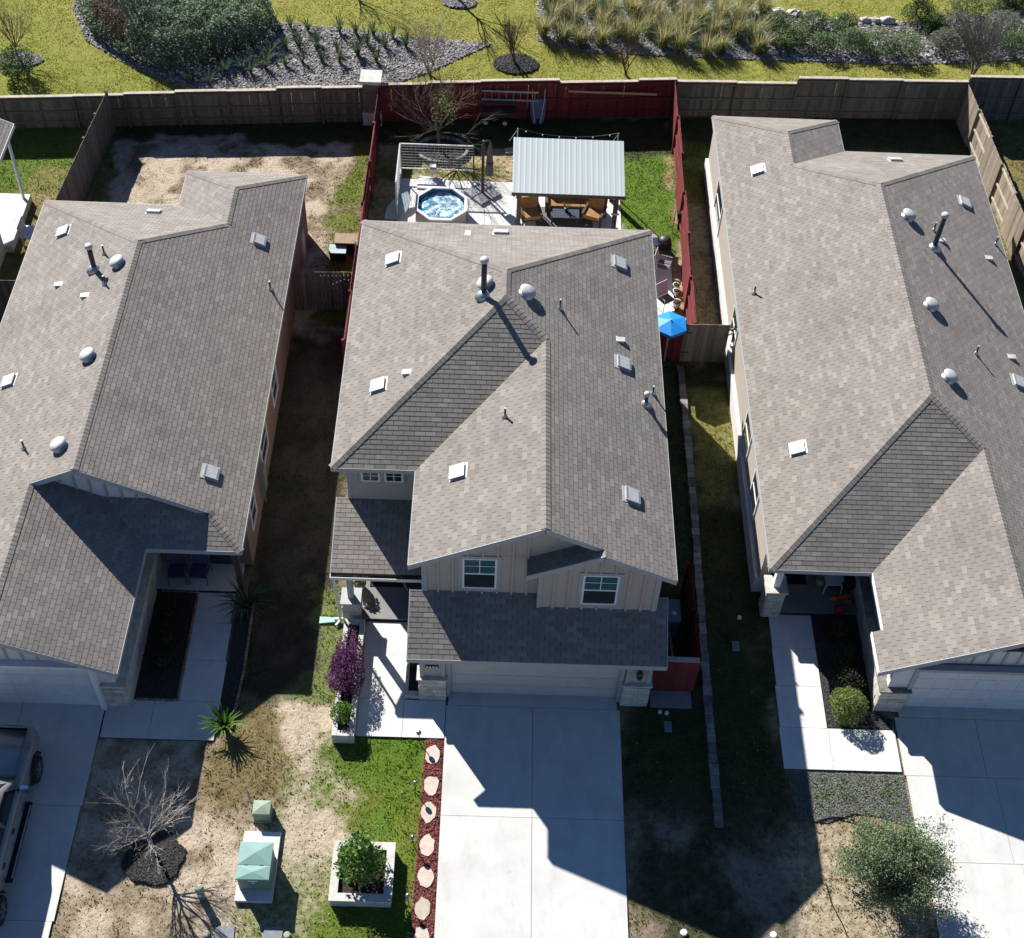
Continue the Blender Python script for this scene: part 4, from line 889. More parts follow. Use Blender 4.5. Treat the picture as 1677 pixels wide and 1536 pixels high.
# ------------------------------------------------------------------ pavilion and terrace
T = thing('pavilion', 'open pavilion with pale blue ribbed metal roof over garden seating', 'pavilion', (7.05, 17.1, 0))
for x in (5.2, 8.85):
    for y in (16.35, 18.3):
        h = 2.15 if y < 17 else 2.58; MB().rng(x-.085, x+.085, y-.085, y+.085, .04, h).build('post', 'wood_dark', T)
for y, z in ((16.35, 2.07), (18.3, 2.50)): MB().rng(5.0, 9.08, y-.06, y+.06, z-.1, z+.1).build('beam', 'wood_dark', T)
MB().rng(4.9, 9.14, 15.86, 15.90, 2.08, 2.235).build('fascia', 'wood_dark', T)
s_ = (2.76-2.25)/(18.45-15.86)
for i in range(6):
    x = 5.0+i*.8; mb = MB(); mb.box((x, 17.15, 2.43), (.06, 2.5, .1), rx=math.atan(s_)); mb.build('rafter', 'wood_dark', T)
mb = MB(); mb.tube([(8.77, 16.32, 1.5), (8.77, 15.95, 2.1)], .04, 4)
for i in range(5):                                                     # ribbed roof sheets
    x0 = 4.92+i*.835; V = []; F = []; nr = 16; prof = []
    for k in range(nr+1): prof.append((x0+k*.835/nr, (.006 if k % 4 == 1 else .0)))
    for (x, h) in prof: V += [(x, 15.84, 2.25+h), (x, 18.47, 2.765+h)]
    n0 = len(V); V += [(p[0], p[1], p[2]-.006) for p in V]
    for k in range(nr): F += [[2*k, 2*k+2, 2*k+3, 2*k+1], [n0+2*k+1, n0+2*k+3, n0+2*k+2, n0+2*k]]
    MB().add(V, F).build('roof_sheet', 'metal_roof', T)
MB().rng(8.7, 9.0, 16.25, 16.28, 1.0, 1.08).build('bracket', 'galv', T)
def armchair(loc, rz, label):
    M = Matrix.Translation(loc) @ Matrix.Rotation(rz, 4, 'Z'); T = thing('armchair', label, 'armchair', loc, 'cushioned garden armchairs')
    def b(mb, c, d, rx=0.0):
        q = M @ Vector(c); t = MB(); t.box((0, 0, 0), d, rx=rx); mb.add([M.to_3x3() @ Vector(v)+q for v in t.v], t.f)
    for sx in (-.36, .36):
        for sy in (-.34, .34): mb = MB(); b(mb, (sx, sy, .16), (.06, .06, .32)); mb.build('leg', 'wood_dark', T)
        mb = MB(); b(mb, (sx, 0, .52), (.09, .76, .06)); mb.build('armrest', 'wood_dark', T); mb = MB(); b(mb, (sx, 0, .36), (.05, .72, .26)); mb.build('side_panel', 'wood_dark', T)
    mb = MB(); b(mb, (0, .36, .62), (.76, .06, .62), -.22); mb.build('back_frame', 'wood_dark', T)
    mb = MB(); b(mb, (0, 0, .30), (.68, .7, .08)); mb.build('seat_frame', 'wood_dark', T)
    mb = MB(); b(mb, (0, -.03, .41), (.64, .68, .14)); mb.build('seat_cushion', 'cushion', T)
    mb = MB(); b(mb, (0, .27, .70), (.62, .13, .52), -.22); mb.build('back_cushion', 'cushion', T)
    return T
p = at(866, 362, .1); armchair((p.x+.05, p.y+.1, .045), -.28+.5, 'left cushioned armchair under the pavilion, its seat edge sunlit')
p = at(972, 362, .1); armchair((p.x, p.y+.1, .045), -.35, 'right cushioned armchair under the pavilion, beside the dark post')
p = at(937, 340, .3); T = thing('garden_sofa', 'long cushioned garden sofa at the back of the pavilion', 'sofa', (p.x, p.y+.2, .045)); o = Vector((p.x, p.y+.2, .045))
def b(c, d, nm, m_, rx=0): q = o+Vector(c); MB().box(q, d, rx=rx).build(nm, m_, T)
b((0, 0, .22), (2.0, .72, .2), 'base', 'wood_dark'); b((0, .36, .5), (2.0, .08, .6), 'back_frame', 'wood_dark', -.15)
for sx in (-1.0, 1.0): b((sx, 0, .36), (.1, .75, .5), 'armrest', 'wood_dark')
for i in range(3): b((-.63+i*.63, -.03, .39), (.61, .66, .14), 'seat_cushion', 'cushion'); b((-.63+i*.63, .26, .63), (.6, .13, .42), 'back_cushion', 'cushion', -.15)
p = at(926, 357, .0); q = p
MB_ = MB().rng(p.x-1.15, p.x+1.05, p.y-.75, p.y+.55, .05, .062); single('rug', MB_, 'fabric_grey', 'grey outdoor rug under the low table of the pavilion', 'rug')
T = thing('coffee_table', 'low dark blue slatted coffee table holding a potted plant', 'table', (p.x, p.y-.05, .062))
for i in range(6): MB().rng(p.x-.6, p.x+.5, p.y-.5+i*.14, p.y-.5+i*.14+.13, .40, .43).build('slat', 'rug_blue', T)
for sx in (-.54, .44):
    for sy in (-.44, .28): MB().rng(p.x+sx-.03, p.x+sx+.03, p.y+sy-.03, p.y+sy+.03, .064, .40).build('leg', 'wood_dark', T)
T = thing('potted_plant', 'small spiky potted plant on the coffee table', 'plant', (p.x, p.y-.1, .432)); c = (p.x, p.y-.1, .432)
MB().lathe(c, [(.07, 0), (.09, .12), (.085, .14)], 12).build('pot', 'dark_metal', T, True)
mb = MB()
for k in range(16): a_ = k*2.4; mb.tube([(c[0], c[1], .56), (c[0]+.12*math.cos(a_), c[1]+.12*math.sin(a_), .76), (c[0]+.24*math.cos(a_), c[1]+.24*math.sin(a_), .74)], [.008, .008, .002], 4)
mb.build('leaves', 'leaf_green', T)
T = thing('string_light_line', 'thin wire of lights strung on poles behind the pavilion', 'light string', (7, 18.8, 0))
p0, p1 = aty(848, 210, 18.8), aty(1013, 218, 18.8)
for q in (p0, p1): MB().tube([(q.x, 18.8, 0), (q.x, 18.8, q.z)], .025, 6).build('pole', 'galv', T); MB().tube([(q.x, 18.8, q.z-.05), (q.x-.3, 18.75, q.z-.55)], .012, 5).build('brace', 'galv', T)
wp = [Vector((p0.x, 18.8, p0.z)).lerp(Vector((p1.x, 18.8, p1.z)), t)-Vector((0, 0, 1.1*t*(1-t))) for t in [i/12 for i in range(13)]]
wr = MB().tube(wp, .007, 4).build('wire', 'dark_metal', T)
for q in wp[1:-1:2]: MB().ball(q-Vector((0, 0, .05)), .03, 6, 4).build('bulb', 'sticker_white', wr)
# hot tub
tc = Vector((2.24, 16.92, 0)); T = thing('hot_tub', 'octagonal hot tub with bubbling blue water and pale rim', 'hot tub', tc)
oct_ = lambda r, z, a0=math.pi/8: [(tc.x+r*math.cos(a0+k*math.pi/4), tc.y+r*math.sin(a0+k*math.pi/4), z) for k in range(8)]
def ring(r0, r1, z0, z1):
    mb = MB(); V = oct_(r0, z0)+oct_(r1, z0)+oct_(r0, z1)+oct_(r1, z1); F = []
    for k in range(8): j = (k+1) % 8; F += [[16+k, 24+k, 24+j, 16+j], [8+k, 8+j, 24+j, 24+k], [j, k, 16+k, 16+j], [8+k, k, j, 8+j]]
    return mb.add(V, F)
for k in range(8):
    a0 = math.pi/8+k*math.pi/4; a1 = a0+math.pi/4; r0, r1 = 1.0, 1.04
    P = [(tc.x+r*math.cos(a), tc.y+r*math.sin(a)) for r, a in ((r0, a0+.008), (r1, a0+.008), (r1, a1-.008), (r0, a1-.008))]; MB().prism(P, .05, .70).build('side_panel', 'tub_side', T)
ring(.95, 1.07, .70, .75).build('rim', 'tub_white', T); ring(.93, .99, .10, .70).build('basin', 'tub_blue', T)
P = oct_(.94, 0); MB().prism([(q[0], q[1]) for q in P], .05, .1).build('floor', 'tub_blue', T)
nn = 40; V = []; F = []; rw = random.Random(2)
for j in range(nn+1):
    for i in range(nn+1):
        x = -1+2*i/nn; y = -1+2*j/nn; r = max(abs(x), abs(y)); l = math.hypot(x, y) or 1; k = r/l*.862
        X, Y = tc.x+x*k, tc.y+y*k; V.append((X, Y, .52+.05*float(vnoise(X, Y, 5, 7))+.04*float(vnoise(X, Y, 11, 8))+.02*float(vnoise(X, Y, 24, 9))))
for j in range(nn):
    for i in range(nn): q = j*(nn+1)+i; F.append([q, q+1, q+nn+2, q+nn+1])
finish('water', V, F, 'water', T, True)
mb = MB(); rw = random.Random(4)
for k in range(1100):
    a_, r = rw.uniform(0, 6.28), .68*math.sqrt(rw.random()); X, Y = tc.x+.05+r*math.cos(a_), tc.y-.12+r*math.sin(a_)*.85
    if float(fbm(np.array(X), np.array(Y), 4.5, 77)) < .5: continue
    mb.ball((X, Y, .60+rw.uniform(-.02, .02)), rw.uniform(.005, .014), 5, 3, sq=(1.3, 1, .35))
o = mb.build('foam', 'sticker_white', T, True); o['kind'] = 'stuff'
p = at(706, 303, .03); mb = MB(); mb.box((p.x-.02, p.y+.05, .075), (1.0, .75, .06), -.1); single('step_mat', mb, 'mat_white', 'white mat lying on the slab behind the hot tub', 'mat')
q = at(709, 291, 0); T = thing('pool_lamp', 'small white box lamp on a stand behind the hot tub', 'lamp', (q.x, q.y, .045)); z_ = aty(709, 276, q.y).z
for a_ in (0.3, 2.4, 4.5): MB().tube([(q.x+.18*math.cos(a_), q.y+.18*math.sin(a_), .11), (q.x, q.y, z_-.1)], .015, 5).build('leg', 'galv', T)
MB().rng(q.x-.13, q.x+.13, q.y-.09, q.y+.09, z_-.16, z_+.14).build('head', 'pvc', T)
q = at(650, 350, .0); mb = MB(); P = [(-.32, -.75), (.30, -.75), (.42, -.2), (.38, .45), (.12, .78), (-.18, .5), (-.4, -.1)]
V = [(q.x+.05+a_+b2*.25, q.y+.2+b2*.8, .10+.35*(b2+.75)/1.5) for a_, b2 in P]; n_ = len(V); mb.add(V+[(v[0], v[1], v[2]-.05) for v in V], [list(range(n_)), list(range(n_, 2*n_))[::-1]]+[[i, n_+i, n_+(i+1) % n_, (i+1) % n_] for i in range(n_)])
single('tub_cover', mb, 'cover_grey', 'grey green folded tub cover leaning left of the hot tub', 'cover')
# cantilever umbrella
q = at(790, 318, .05); zt = aty(788, 230, q.y).z; T = thing('garden_umbrella', 'folded grey cantilever umbrella on a square weighted base', 'umbrella', (q.x, q.y, .045))
bm_ = []
for i, (sx, sy) in enumerate(((-1, -1), (1, -1), (1, 1), (-1, 1))):
    c = Vector((sx*.27, sy*.27, 0)); c.rotate(Matrix.Rotation(.75, 3, 'Z')); MB().box((q.x+c.x, q.y+c.y, .10), (.52, .52, .11), .75, taper=.94).build('base_weight', 'weight_grey', T)
MB().tube([(q.x, q.y, .15), (q.x, q.y, zt)], .055, 8).build('pole', 'wood_dark', T)
MB().tube([(q.x, q.y, zt-.1), (q.x+.16, q.y-.05, zt+.06), (q.x+.28, q.y-.06, zt)], .03, 6).build('arm', 'dark_metal', T)
mb = MB(); mb.lathe((q.x+.26, q.y-.06, 0), [(.03, zt+.02), (.08, zt-.25), (.13, zt-.8), (.16, zt-1.3), (.17, zt-1.55), (.05, zt-1.62)], 14)
for i in range(len(mb.v)):
    v = mb.v[i]; k_ = i % 14; f_ = 1.0 if k_ % 2 else .55; mb.v[i] = (q.x+.26+(v[0]-q.x-.26)*f_, q.y-.06+(v[1]-q.y+.06)*f_, v[2])
cn = mb.build('canopy', 'fabric_grey', T); MB().lathe((q.x+.26, q.y-.06, zt-1.0), [(.15, 0), (.15, .05)], 12).build('strap', 'dark_metal', cn)
# wire panel fence
T = thing('wire_panel_fence', 'white framed wire mesh panel fence behind the hot tub', 'fence', (2.0, 19.25, 0)); zt = aty(700, 236, 19.25).z; zl = aty(700, 276, 19.25).z
xa, xb_ = aty(655, 236, 19.25).x, aty(776, 238, 19.25).x
for x, m_ in ((xa, 'white_metal'), (xb_, 'dark_metal')): MB().tube([(x, 19.25, 0), (x, 19.25, zt)], .03, 6).build('post', m_, T)
MB().rng(xa, xb_, 19.225, 19.275, zt-.05, zt).build('rail', 'white_metal', T); MB().rng(xa, xb_, 19.225, 19.275, zl-.04, zl).build('rail', 'white_metal', T)
mb = MB(); n_ = int((xb_-xa)/.15)
for i in range(1, n_): mb.rng(xa+i*.15-.003, xa+i*.15+.003, 19.247, 19.253, zl, zt-.05)
for i in range(1, int((zt-zl)/.13)): mb.rng(xa, xb_, 19.246, 19.254, zl+i*.13-.003, zl+i*.13+.003)
o = mb.build('mesh', 'white_metal', T); o['kind'] = 'stuff'
MB().rng(xa-.025, xa+.025, 16.9, 19.22, zt-.05, zt).build('rail', 'white_metal', T); MB().rng(xa-.025, xa+.025, 16.9, 19.22, zl-.04, zl).build('rail', 'white_metal', T); MB().tube([(xa, 16.9, 0), (xa, 16.9, zt)], .03, 6).build('post', 'white_metal', T)
mb = MB()
for i in range(1, 15): mb.rng(xa-.003, xa+.003, 16.9+i*.15-.003, 16.9+i*.15+.003, zl, zt-.05)
for i in range(1, int((zt-zl)/.13)): mb.rng(xa-.004, xa+.004, 16.9, 19.2, zl+i*.13-.003, zl+i*.13+.003)
o = mb.build('mesh', 'white_metal', T); o['kind'] = 'stuff'
# things on and against the red rear fence
def fy(x): return 22.95+(24.0-22.95)*(x+.5)/12.05
yl = fy(4.5)-.12; l0, l1 = aty(788, 155, yl), aty(882, 158, yl); T = thing('ladder', 'aluminium ladder hung flat along the red rear fence', 'ladder', (l0.x, yl, l0.z-.2)); zc = (l0.z+l1.z)/2
for zz in (-.2, .2): MB().rng(l0.x, l1.x, yl-.03, yl, zc+zz-.035, zc+zz+.035).build('side_rail', 'galv', T)
for i in range(8): x = l0.x+.15+i*(l1.x-l0.x-.3)/7; MB().tube([(x, yl-.015, zc-.2), (x, yl-.015, zc+.2)], .016, 6).build('rung', 'galv', T)
yl = fy(8.5)-.1; l0, l1 = aty(899, 150.5, yl), aty(1076, 153, yl); MBx = MB().rng(l0.x, l1.x, yl, yl+.03, (l0.z+l1.z)/2-.05, (l0.z+l1.z)/2+.05); single('timber_board', MBx, 'plank_new', 'long bare timber board fixed across the red rear fence', 'board')
q = at(880, 205); T = thing('wheelbarrow', 'blue grey wheelbarrow tipped up against the red rear fence', 'wheelbarrow', (q.x, q.y, 0))
def wb(pts): return [(q.x+a_, q.y+b2, c) for a_, b2, c in pts]
mb = MB(); ro = [(-.2, -.1, .12), (.2, -.1, .12), (.3, .12, .4), (.33, .42, 1.0), (-.33, .42, 1.0), (-.3, .12, .4)]; ri = [(-.12, .02, .25), (.12, .02, .25), (.2, .26, .45), (.22, .46, .9), (-.22, .46, .9), (-.2, .26, .45)]
V = wb(ro)+wb([(a_, b2+.09, c) for a_, b2, c in ri]); mb.add(V, [[i, (i+1) % 6, 6+(i+1) % 6, 6+i] for i in range(6)]+[[6, 7, 8, 9, 10, 11]]+[[5, 4, 3, 2, 1, 0]]); mb.build('tray', 'wheelbarrow', T)
for sx in (-.24, .24): MB().tube(wb([(sx*.5, -.08, .2), (sx, .3, 1.0), (sx*1.1, .5, 1.45)]), .02, 6).build('handle', 'galv', T)
mb = MB(); M_ = Matrix.Rotation(math.pi/2, 3, 'Y'); mb.lathe((q.x-.04, q.y-.12, .18), [(.17, 0), (.18, .04), (.17, .08)], 14, M=M_); mb.build('wheel', 'black_rubber', T)
q = at(813, 205); T = thing('garden_cart', 'dark two wheeled cart with flat bed by the red rear fence', 'cart', (q.x, q.y, 0))
MB().rng(q.x-.75, q.x+.75, q.y, q.y+.55, .38, .62).build('bed', 'wood_dark', T)
for sx in (-.45, .35): mb = MB(); mb.lathe((q.x+sx, q.y-.05, .2), [(.18, 0), (.2, .04), (.18, .08)], 14, M=Matrix.Rotation(math.pi/2, 3, 'X')); w_ = mb.build('wheel', 'black_rubber', T); MB().lathe((q.x+sx, q.y-.125, .2), [(.09, 0), (.09, .03)], 10, M=Matrix.Rotation(math.pi/2, 3, 'X')).build('hub', 'tub_white', w_)
for sx in (-.6, .6): MB().rng(q.x+sx-.03, q.x+sx+.03, q.y+.4, q.y+.46, 0, .38).build('leg', 'wood_dark', T)
mb = MB(); mb.box((q.x+.1, q.y+.5, .95), (1.5, .5, .03), rx=.3); mb.build('shade_board', 'fabric_blue', T); MB().tube([(q.x-.6, q.y+.5, .6), (q.x-.6, q.y+.55, 1.0)], .02, 6).build('upright', 'galv', T); MB().tube([(q.x+.7, q.y+.5, .6), (q.x+.7, q.y+.55, 1.0)], .02, 6).build('upright', 'galv', T)
q = at(835, 248); mb = MB().box((q.x, q.y, .04), (.42, .3, .06), .2); single('paving_stone', mb, 'stone_flag', 'loose pinkish paving stone on straw soil left of the pavilion', 'stone')
# side terrace at the right of the two-storey house
def mesh_chair(px, py, rz, label):
    q = at(px, py, .05); M = Matrix.Translation((q.x, q.y, .045)) @ Matrix.Rotation(rz, 4, 'Z'); T = thing('patio_chair', label, 'chair', (q.x, q.y, .045), 'patio chairs on the side terrace')
    P = lambda *c: M @ Vector(c)
    for sx in (-.25, .25):
        MB().tube([P(sx, -.25, 0), P(sx, -.25, .6), P(sx, .2, .62)], .014, 5).build('leg', 'white_metal', T); MB().tube([P(sx, .3, 0), P(sx, .2, .4), P(sx, .34, .95)], .014, 5).build('leg', 'white_metal', T)
    MB().add([P(-.25, -.25, .42), P(.25, -.25, .42), P(.25, .22, .40), P(-.25, .22, .40)]+[P(-.25, -.25, .41), P(.25, -.25, .41), P(.25, .22, .39), P(-.25, .22, .39)], [[0, 1, 2, 3], [7, 6, 5, 4], [0, 4, 5, 1], [1, 5, 6, 2], [2, 6, 7, 3], [3, 7, 4, 0]]).build('seat', 'fabric_grey', T)
    MB().add([P(-.25, .2, .42), P(.25, .2, .42), P(.25, .34, .95), P(-.25, .34, .95)]+[P(-.25, .215, .42), P(.25, .215, .42), P(.25, .355, .95), P(-.25, .355, .95)], [[0, 1, 2, 3], [7, 6, 5, 4], [0, 4, 5, 1], [1, 5, 6, 2], [2, 6, 7, 3], [3, 7, 4, 0]]).build('backrest', 'chair_white', T)
mesh_chair(1085, 446, 1.3, 'farther white backed patio chair beside the red side fence'); mesh_chair(1088, 502, .6, 'nearer white backed patio chair close to the blue canopy')
q = at(1088, 408, .4); T = thing('grill', 'small black grill with pale blue side shelf at the house corner', 'grill', (q.x, q.y, .04))
MB().rng(q.x-.28, q.x+.22, q.y-.2, q.y+.2, .5, .8).build('firebox', 'black', T); MB().lathe((q.x-.03, q.y, .8), [(.25, 0), (.22, .12), (.1, .18), (.01, .19)], 14).build('lid', 'dark_metal', T, True); MB().rng(q.x-.75, q.x-.29, q.y-.2, q.y+.2, .76, .79).build('shelf', 'tub_white', T)
for sx in (-.24, .18):
    for sy in (-.16, .16): MB().rng(q.x+sx-.02, q.x+sx+.02, q.y+sy-.02, q.y+sy+.02, .05, .5).build('leg', 'dark_metal', T)
q = at(1101, 380, 0); T = thing('garden_lantern', 'black lantern on a tall shepherd hook by the red side fence', 'lantern', (q.x, q.y, 0)); MB().tube([(q.x, q.y, 0), (q.x, q.y, 1.0), (q.x+.1, q.y, 1.1), (q.x+.18, q.y, 1.0)], .012, 5).build('hook', 'dark_metal', T); MB().rng(q.x+.1, q.x+.26, q.y-.08, q.y+.08, .72, .98).build('lantern', 'black', T)
for k, (px, py, s_, lb) in enumerate(((1107, 470, .13, 'white flower pot farthest along the red side fence'), (1107, 479, .12, 'middle of three white pots along the red side fence'), (1108, 500, .16, 'larger pale pot nearest the blue canopy'))):
    q = at(px, py, .1); T = thing('flower_pot', lb, 'flower pot', (q.x, q.y, 0)); MB().lathe((q.x, q.y, .0), [(s_*.7, 0), (s_, s_*1.7), (s_*1.05, s_*1.8)], 12).build('pot', 'pvc', T, True); MB().lathe((q.x, q.y, s_*1.81), [(s_*.85, 0), (s_*.6, .03)], 10).build('soil', 'soil_dark', T)
q = at(1098, 528, 2.0); T = thing('blue_parasol', 'bright blue square parasol beside the dark red gate', 'parasol', (q.x, q.y, 0))
r = .62; seg = [(r*math.cos(math.pi/6+k*math.pi/3), r*math.sin(math.pi/6+k*math.pi/3)) for k in range(6)]
for k in range(6):
    a_, b2 = seg[k], seg[(k+1) % 6]; V = [(q.x, q.y, 2.12), (q.x+a_[0], q.y+a_[1], 1.95), (q.x+b2[0], q.y+b2[1], 1.95), (q.x+a_[0], q.y+a_[1], 1.83), (q.x+b2[0], q.y+b2[1], 1.83)]; MB().add(V, [[0, 1, 2], [1, 3, 4, 2]]).build('canopy_panel', 'canopy_blue', T)
MB().tube([(q.x, q.y, .05), (q.x, q.y, 2.16)], .022, 8).build('pole', 'white_metal', T); MB().lathe((q.x, q.y, .045), [(.25, 0), (.24, .05), (.05, .1)], 14).build('base', 'dark_metal', T)
# ------------------------------------------------------------------ front gardens
def lidbox(px, py, sx, sy, m_, label, cat='meter box', z=.03, rz=0.0, group=None):
    q = at(px, py, .02); return single('meter_box', MB().box((q.x, q.y, .012), (sx, sy, z), rz), m_, label, cat, group)
# raised planter of two parallel white walls left of the path
T = thing('planter_wall', 'long white stone planter beside the front path', 'planter', (.6, -3.9, 0)); rnd = random.Random(41)
for (x0, x1, y0, y1, ax_) in ((.27, .42, -5.85, -1.95, 'y'), (.74, .89, -5.85, -1.95, 'y'), (.42, .74, -5.85, -5.68, 'x'), (.42, .74, -2.12, -1.95, 'x')):
    z = .0
    for r in range(3):
        h = .15; a_ = y0 if ax_ == 'y' else x0; e_ = y1 if ax_ == 'y' else x1
        while a_ < e_-.01:
            L_ = min(rnd.uniform(.25, .5), e_-a_)
            if e_-a_-L_ < .12: L_ = e_-a_
            mb = MB(); g = .004
            if ax_ == 'y': mb.rng(x0+rnd.uniform(0, .008), x1-rnd.uniform(0, .008), a_+g, a_+L_-g, z+.003, z+h-.003)
            else: mb.rng(a_+g, a_+L_-g, y0+rnd.uniform(0, .008), y1-rnd.uniform(0, .008), z+.003, z+h-.003)
            mb.build('stone', 'planter_white', T); a_ += L_
        z += h
MB().rng(.42, .74, -5.68, -2.12, 0, .34).build('soil', 'soil_dark', T); EXCL.append(R4(.2, .95, -5.9, -1.2))
T = thing('planter_bed', 'narrow dark planting bed with pale kerb beside the garage wall', 'planter', (2.45, -3.1, 0))
MB().rng(2.3, 2.68, -4.2, -1.8, 0, .16).build('soil', 'soil_dark', T)
for i in range(8): MB().rng(2.2, 2.3, -4.36+i*.32, -4.36+i*.32+.31, 0, .2).build('kerb_stone', 'planter_white', T)
MB().rng(2.31, 2.62, -4.36, -4.2, 0, .2).build('kerb_stone', 'planter_white', T)
# square planter box
T = thing('square_planter', 'square white stone planter on the lawn holding a leafy citrus shrub', 'planter', (1.46, -9.78, 0))
x0, x1, y0, y1 = .65, 2.28, -10.6, -8.95
for (a, b_, c, d) in ((x0, x1, y0, y0+.22), (x0, x1, y1-.22, y1), (x0, x0+.22, y0+.22, y1-.22), (x1-.22, x1, y0+.22, y1-.22)):
    MB().rng(a+.03, b_-.03, c+.03, d-.03, 0, .34).build('side_wall', 'planter_white', T); MB().rng(a, b_, c, d, .34, .41).build('coping', 'planter_white', T)
MB().rng(x0+.2, x1-.2, y0+.2, y1-.2, 0, .28).build('soil', 'soil_dark', T); EXCL.append(R4(x0-.05, x1+.05, y0-.05, y1+.05))
# red mulch strip, stepping stones, ball lights
def chips(P, n_, s_, z, seed, h=.03):
    r = np.random.default_rng(seed); P = [(p[0], p[1]) for p in P]; xs = [p[0] for p in P]; ys = [p[1] for p in P]
    X = r.uniform(min(xs), max(xs), n_*3); Y = r.uniform(min(ys), max(ys), n_*3); k = inpoly(X, Y, P); X, Y = X[k][:n_], Y[k][:n_]; n_ = len(X)
    a_ = r.uniform(0, 6.28, n_); l = s_*r.uniform(.6, 1.5, n_); w_ = l*r.uniform(.35, .8, n_); ti = r.uniform(-.5, .5, (n_, 2)); zz = z+r.uniform(0, h, n_)
    V = np.empty((n_, 4, 3)); ca, sa = np.cos(a_), np.sin(a_)
    for j, (u, v) in enumerate(((-.5, -.5), (.5, -.5), (.5, .5), (-.5, .5))):
        V[:, j, 0] = X+ca*l*u-sa*w_*v; V[:, j, 1] = Y+sa*l*u+ca*w_*v; V[:, j, 2] = zz+l*u*ti[:, 0]+w_*v*ti[:, 1]
    return V.reshape(-1, 3), np.arange(n_*4).reshape(-1, 4), np.repeat(r.uniform(.5, 1.5, n_), 4)
def mulch(name, P, m_, n_, s_, label, cat, seed, z=.012, h=.03, mound=0.0):
    P = [(p[0], p[1]) for p in P]; EXCL.append(P)
    base_ = MB().prism(P, -.06, z); V, F, t = chips(P, n_, s_, z, seed, h)
    if mound:
        c = np.mean(P, 0); R_ = max(math.hypot(p[0]-c[0], p[1]-c[1]) for p in P); q = 1-np.clip(np.hypot(V[:, 0]-c[0], V[:, 1]-c[1])/R_, 0, 1); V[:, 2] += q*mound
    bv = np.array(base_.v); FF = base_.f+[[int(i)+len(bv) for i in q] for q in F]
    o = finish(name, np.concatenate([bv, V]), FF, m_, None, tints=np.concatenate([np.ones(len(bv)), t])); return tag(o, label, cat, kind='stuff')
mulch('mulch_strip', [(2.88, -5.68), (3.38, -5.68), (3.40, -13), (2.80, -13)], 'mulch_red', 7000, .05, 'strip of red lava mulch along the driveway edge', 'mulch', 1, h=.04)
rnd = random.Random(51); names = ('first stepping stone, nearest the front path', 'second stepping stone from the front path', 'third stepping stone from the front path', 'fourth stepping stone from the front path', 'fifth stepping stone from the front path', 'sixth stepping stone from the front path', 'last stepping stone, at the bottom picture edge')
for i, (px, py) in enumerate(((709, 1236), (706, 1286), (702, 1331), (699, 1384), (697, 1437), (692, 1488), (690, 1536))):
    q = at(px, py, .05); n_ = 14; P = []
    for k in range(n_):
        a_ = 2*math.pi*k/n_; r = (1+rnd.uniform(-.16, .1)); P.append((q.x+.21*r*math.cos(a_), q.y+.30*r*math.sin(a_)))
    single('stepping_stone', MB().prism(P, .0, .068, rnd.uniform(.9, 1.08)), 'stone_flag', 'pale flat '+names[i]+' in the red mulch', 'stepping stone', 'stepping stones in the mulch strip')
for i, (px, py, lb) in enumerate(((686, 1200, 'globe garden light nearest the front path'), (680, 1282, 'globe garden light second from the front path'), (676, 1371, 'globe garden light third from the front path'), (668, 1467, 'globe garden light nearest the square planter'))):
    q = at(px, py, .55); T = thing('garden_light', lb, 'garden light', (q.x, q.y, 0), 'globe lights along the mulch strip')
    MB().tube([(q.x+.01, q.y, 0), (q.x, q.y, .5)], .012, 6).build('stake', 'dark_metal', T); MB().ball((q.x, q.y, .55), .075, 12, 8).build('globe', 'ball_metal', T, True); MB().lathe((q.x, q.y, .47), [(.02, 0), (.045, .02), (.03, .03)], 8).build('collar', 'dark_metal', T)
# porch furniture
q = at(590, 962, .13); T = thing('potted_plant', 'variegated plant in a tan pot on the porch of the two storey house', 'plant', (q.x, q.y, .13)); MB().lathe((q.x, q.y, .13), [(.13, 0), (.19, .2), (.2, .32), (.17, .33)], 16).build('pot', 'pot_tan', T, True); POT1 = (T, Vector((q.x, q.y, .5)))
bp_ = Vector((2.25, -.75, .13)); T = thing('porch_bench', 'slatted porch bench with blue cushion beside the two storey house door', 'bench', bp_)
M = Matrix.Translation(bp_) @ Matrix.Rotation(-1.15, 4, 'Z')
def bb(mb, c, d, rx=0.0):
    t = MB(); t.box((0, 0, 0), d, rx=rx); qq = M @ Vector(c); return mb.add([M.to_3x3() @ Vector(v)+qq for v in t.v], t.f)
for sx in (-.5, .5):
    for sy in (-.2, .2): bb(MB(), (sx, sy, .21), (.05, .05, .42)).build('leg', 'trim_white', T)
    bb(MB(), (sx, 0, .6), (.05, .48, .04)).build('armrest', 'trim_white', T)
bb(MB(), (0, -.01, .43), (1.0, .44, .05)).build('seat', 'trim_white', T); bb(MB(), (0, -.02, .49), (.96, .42, .08)).build('cushion', 'fabric_blue', T)
for i in range(6): bb(MB(), (-.42+i*.168, .24, .68), (.05, .025, .42), -.15).build('slat', 'trim_white', T)
bb(MB(), (0, .28, .9), (1.06, .03, .06)).build('top_rail', 'trim_white', T)
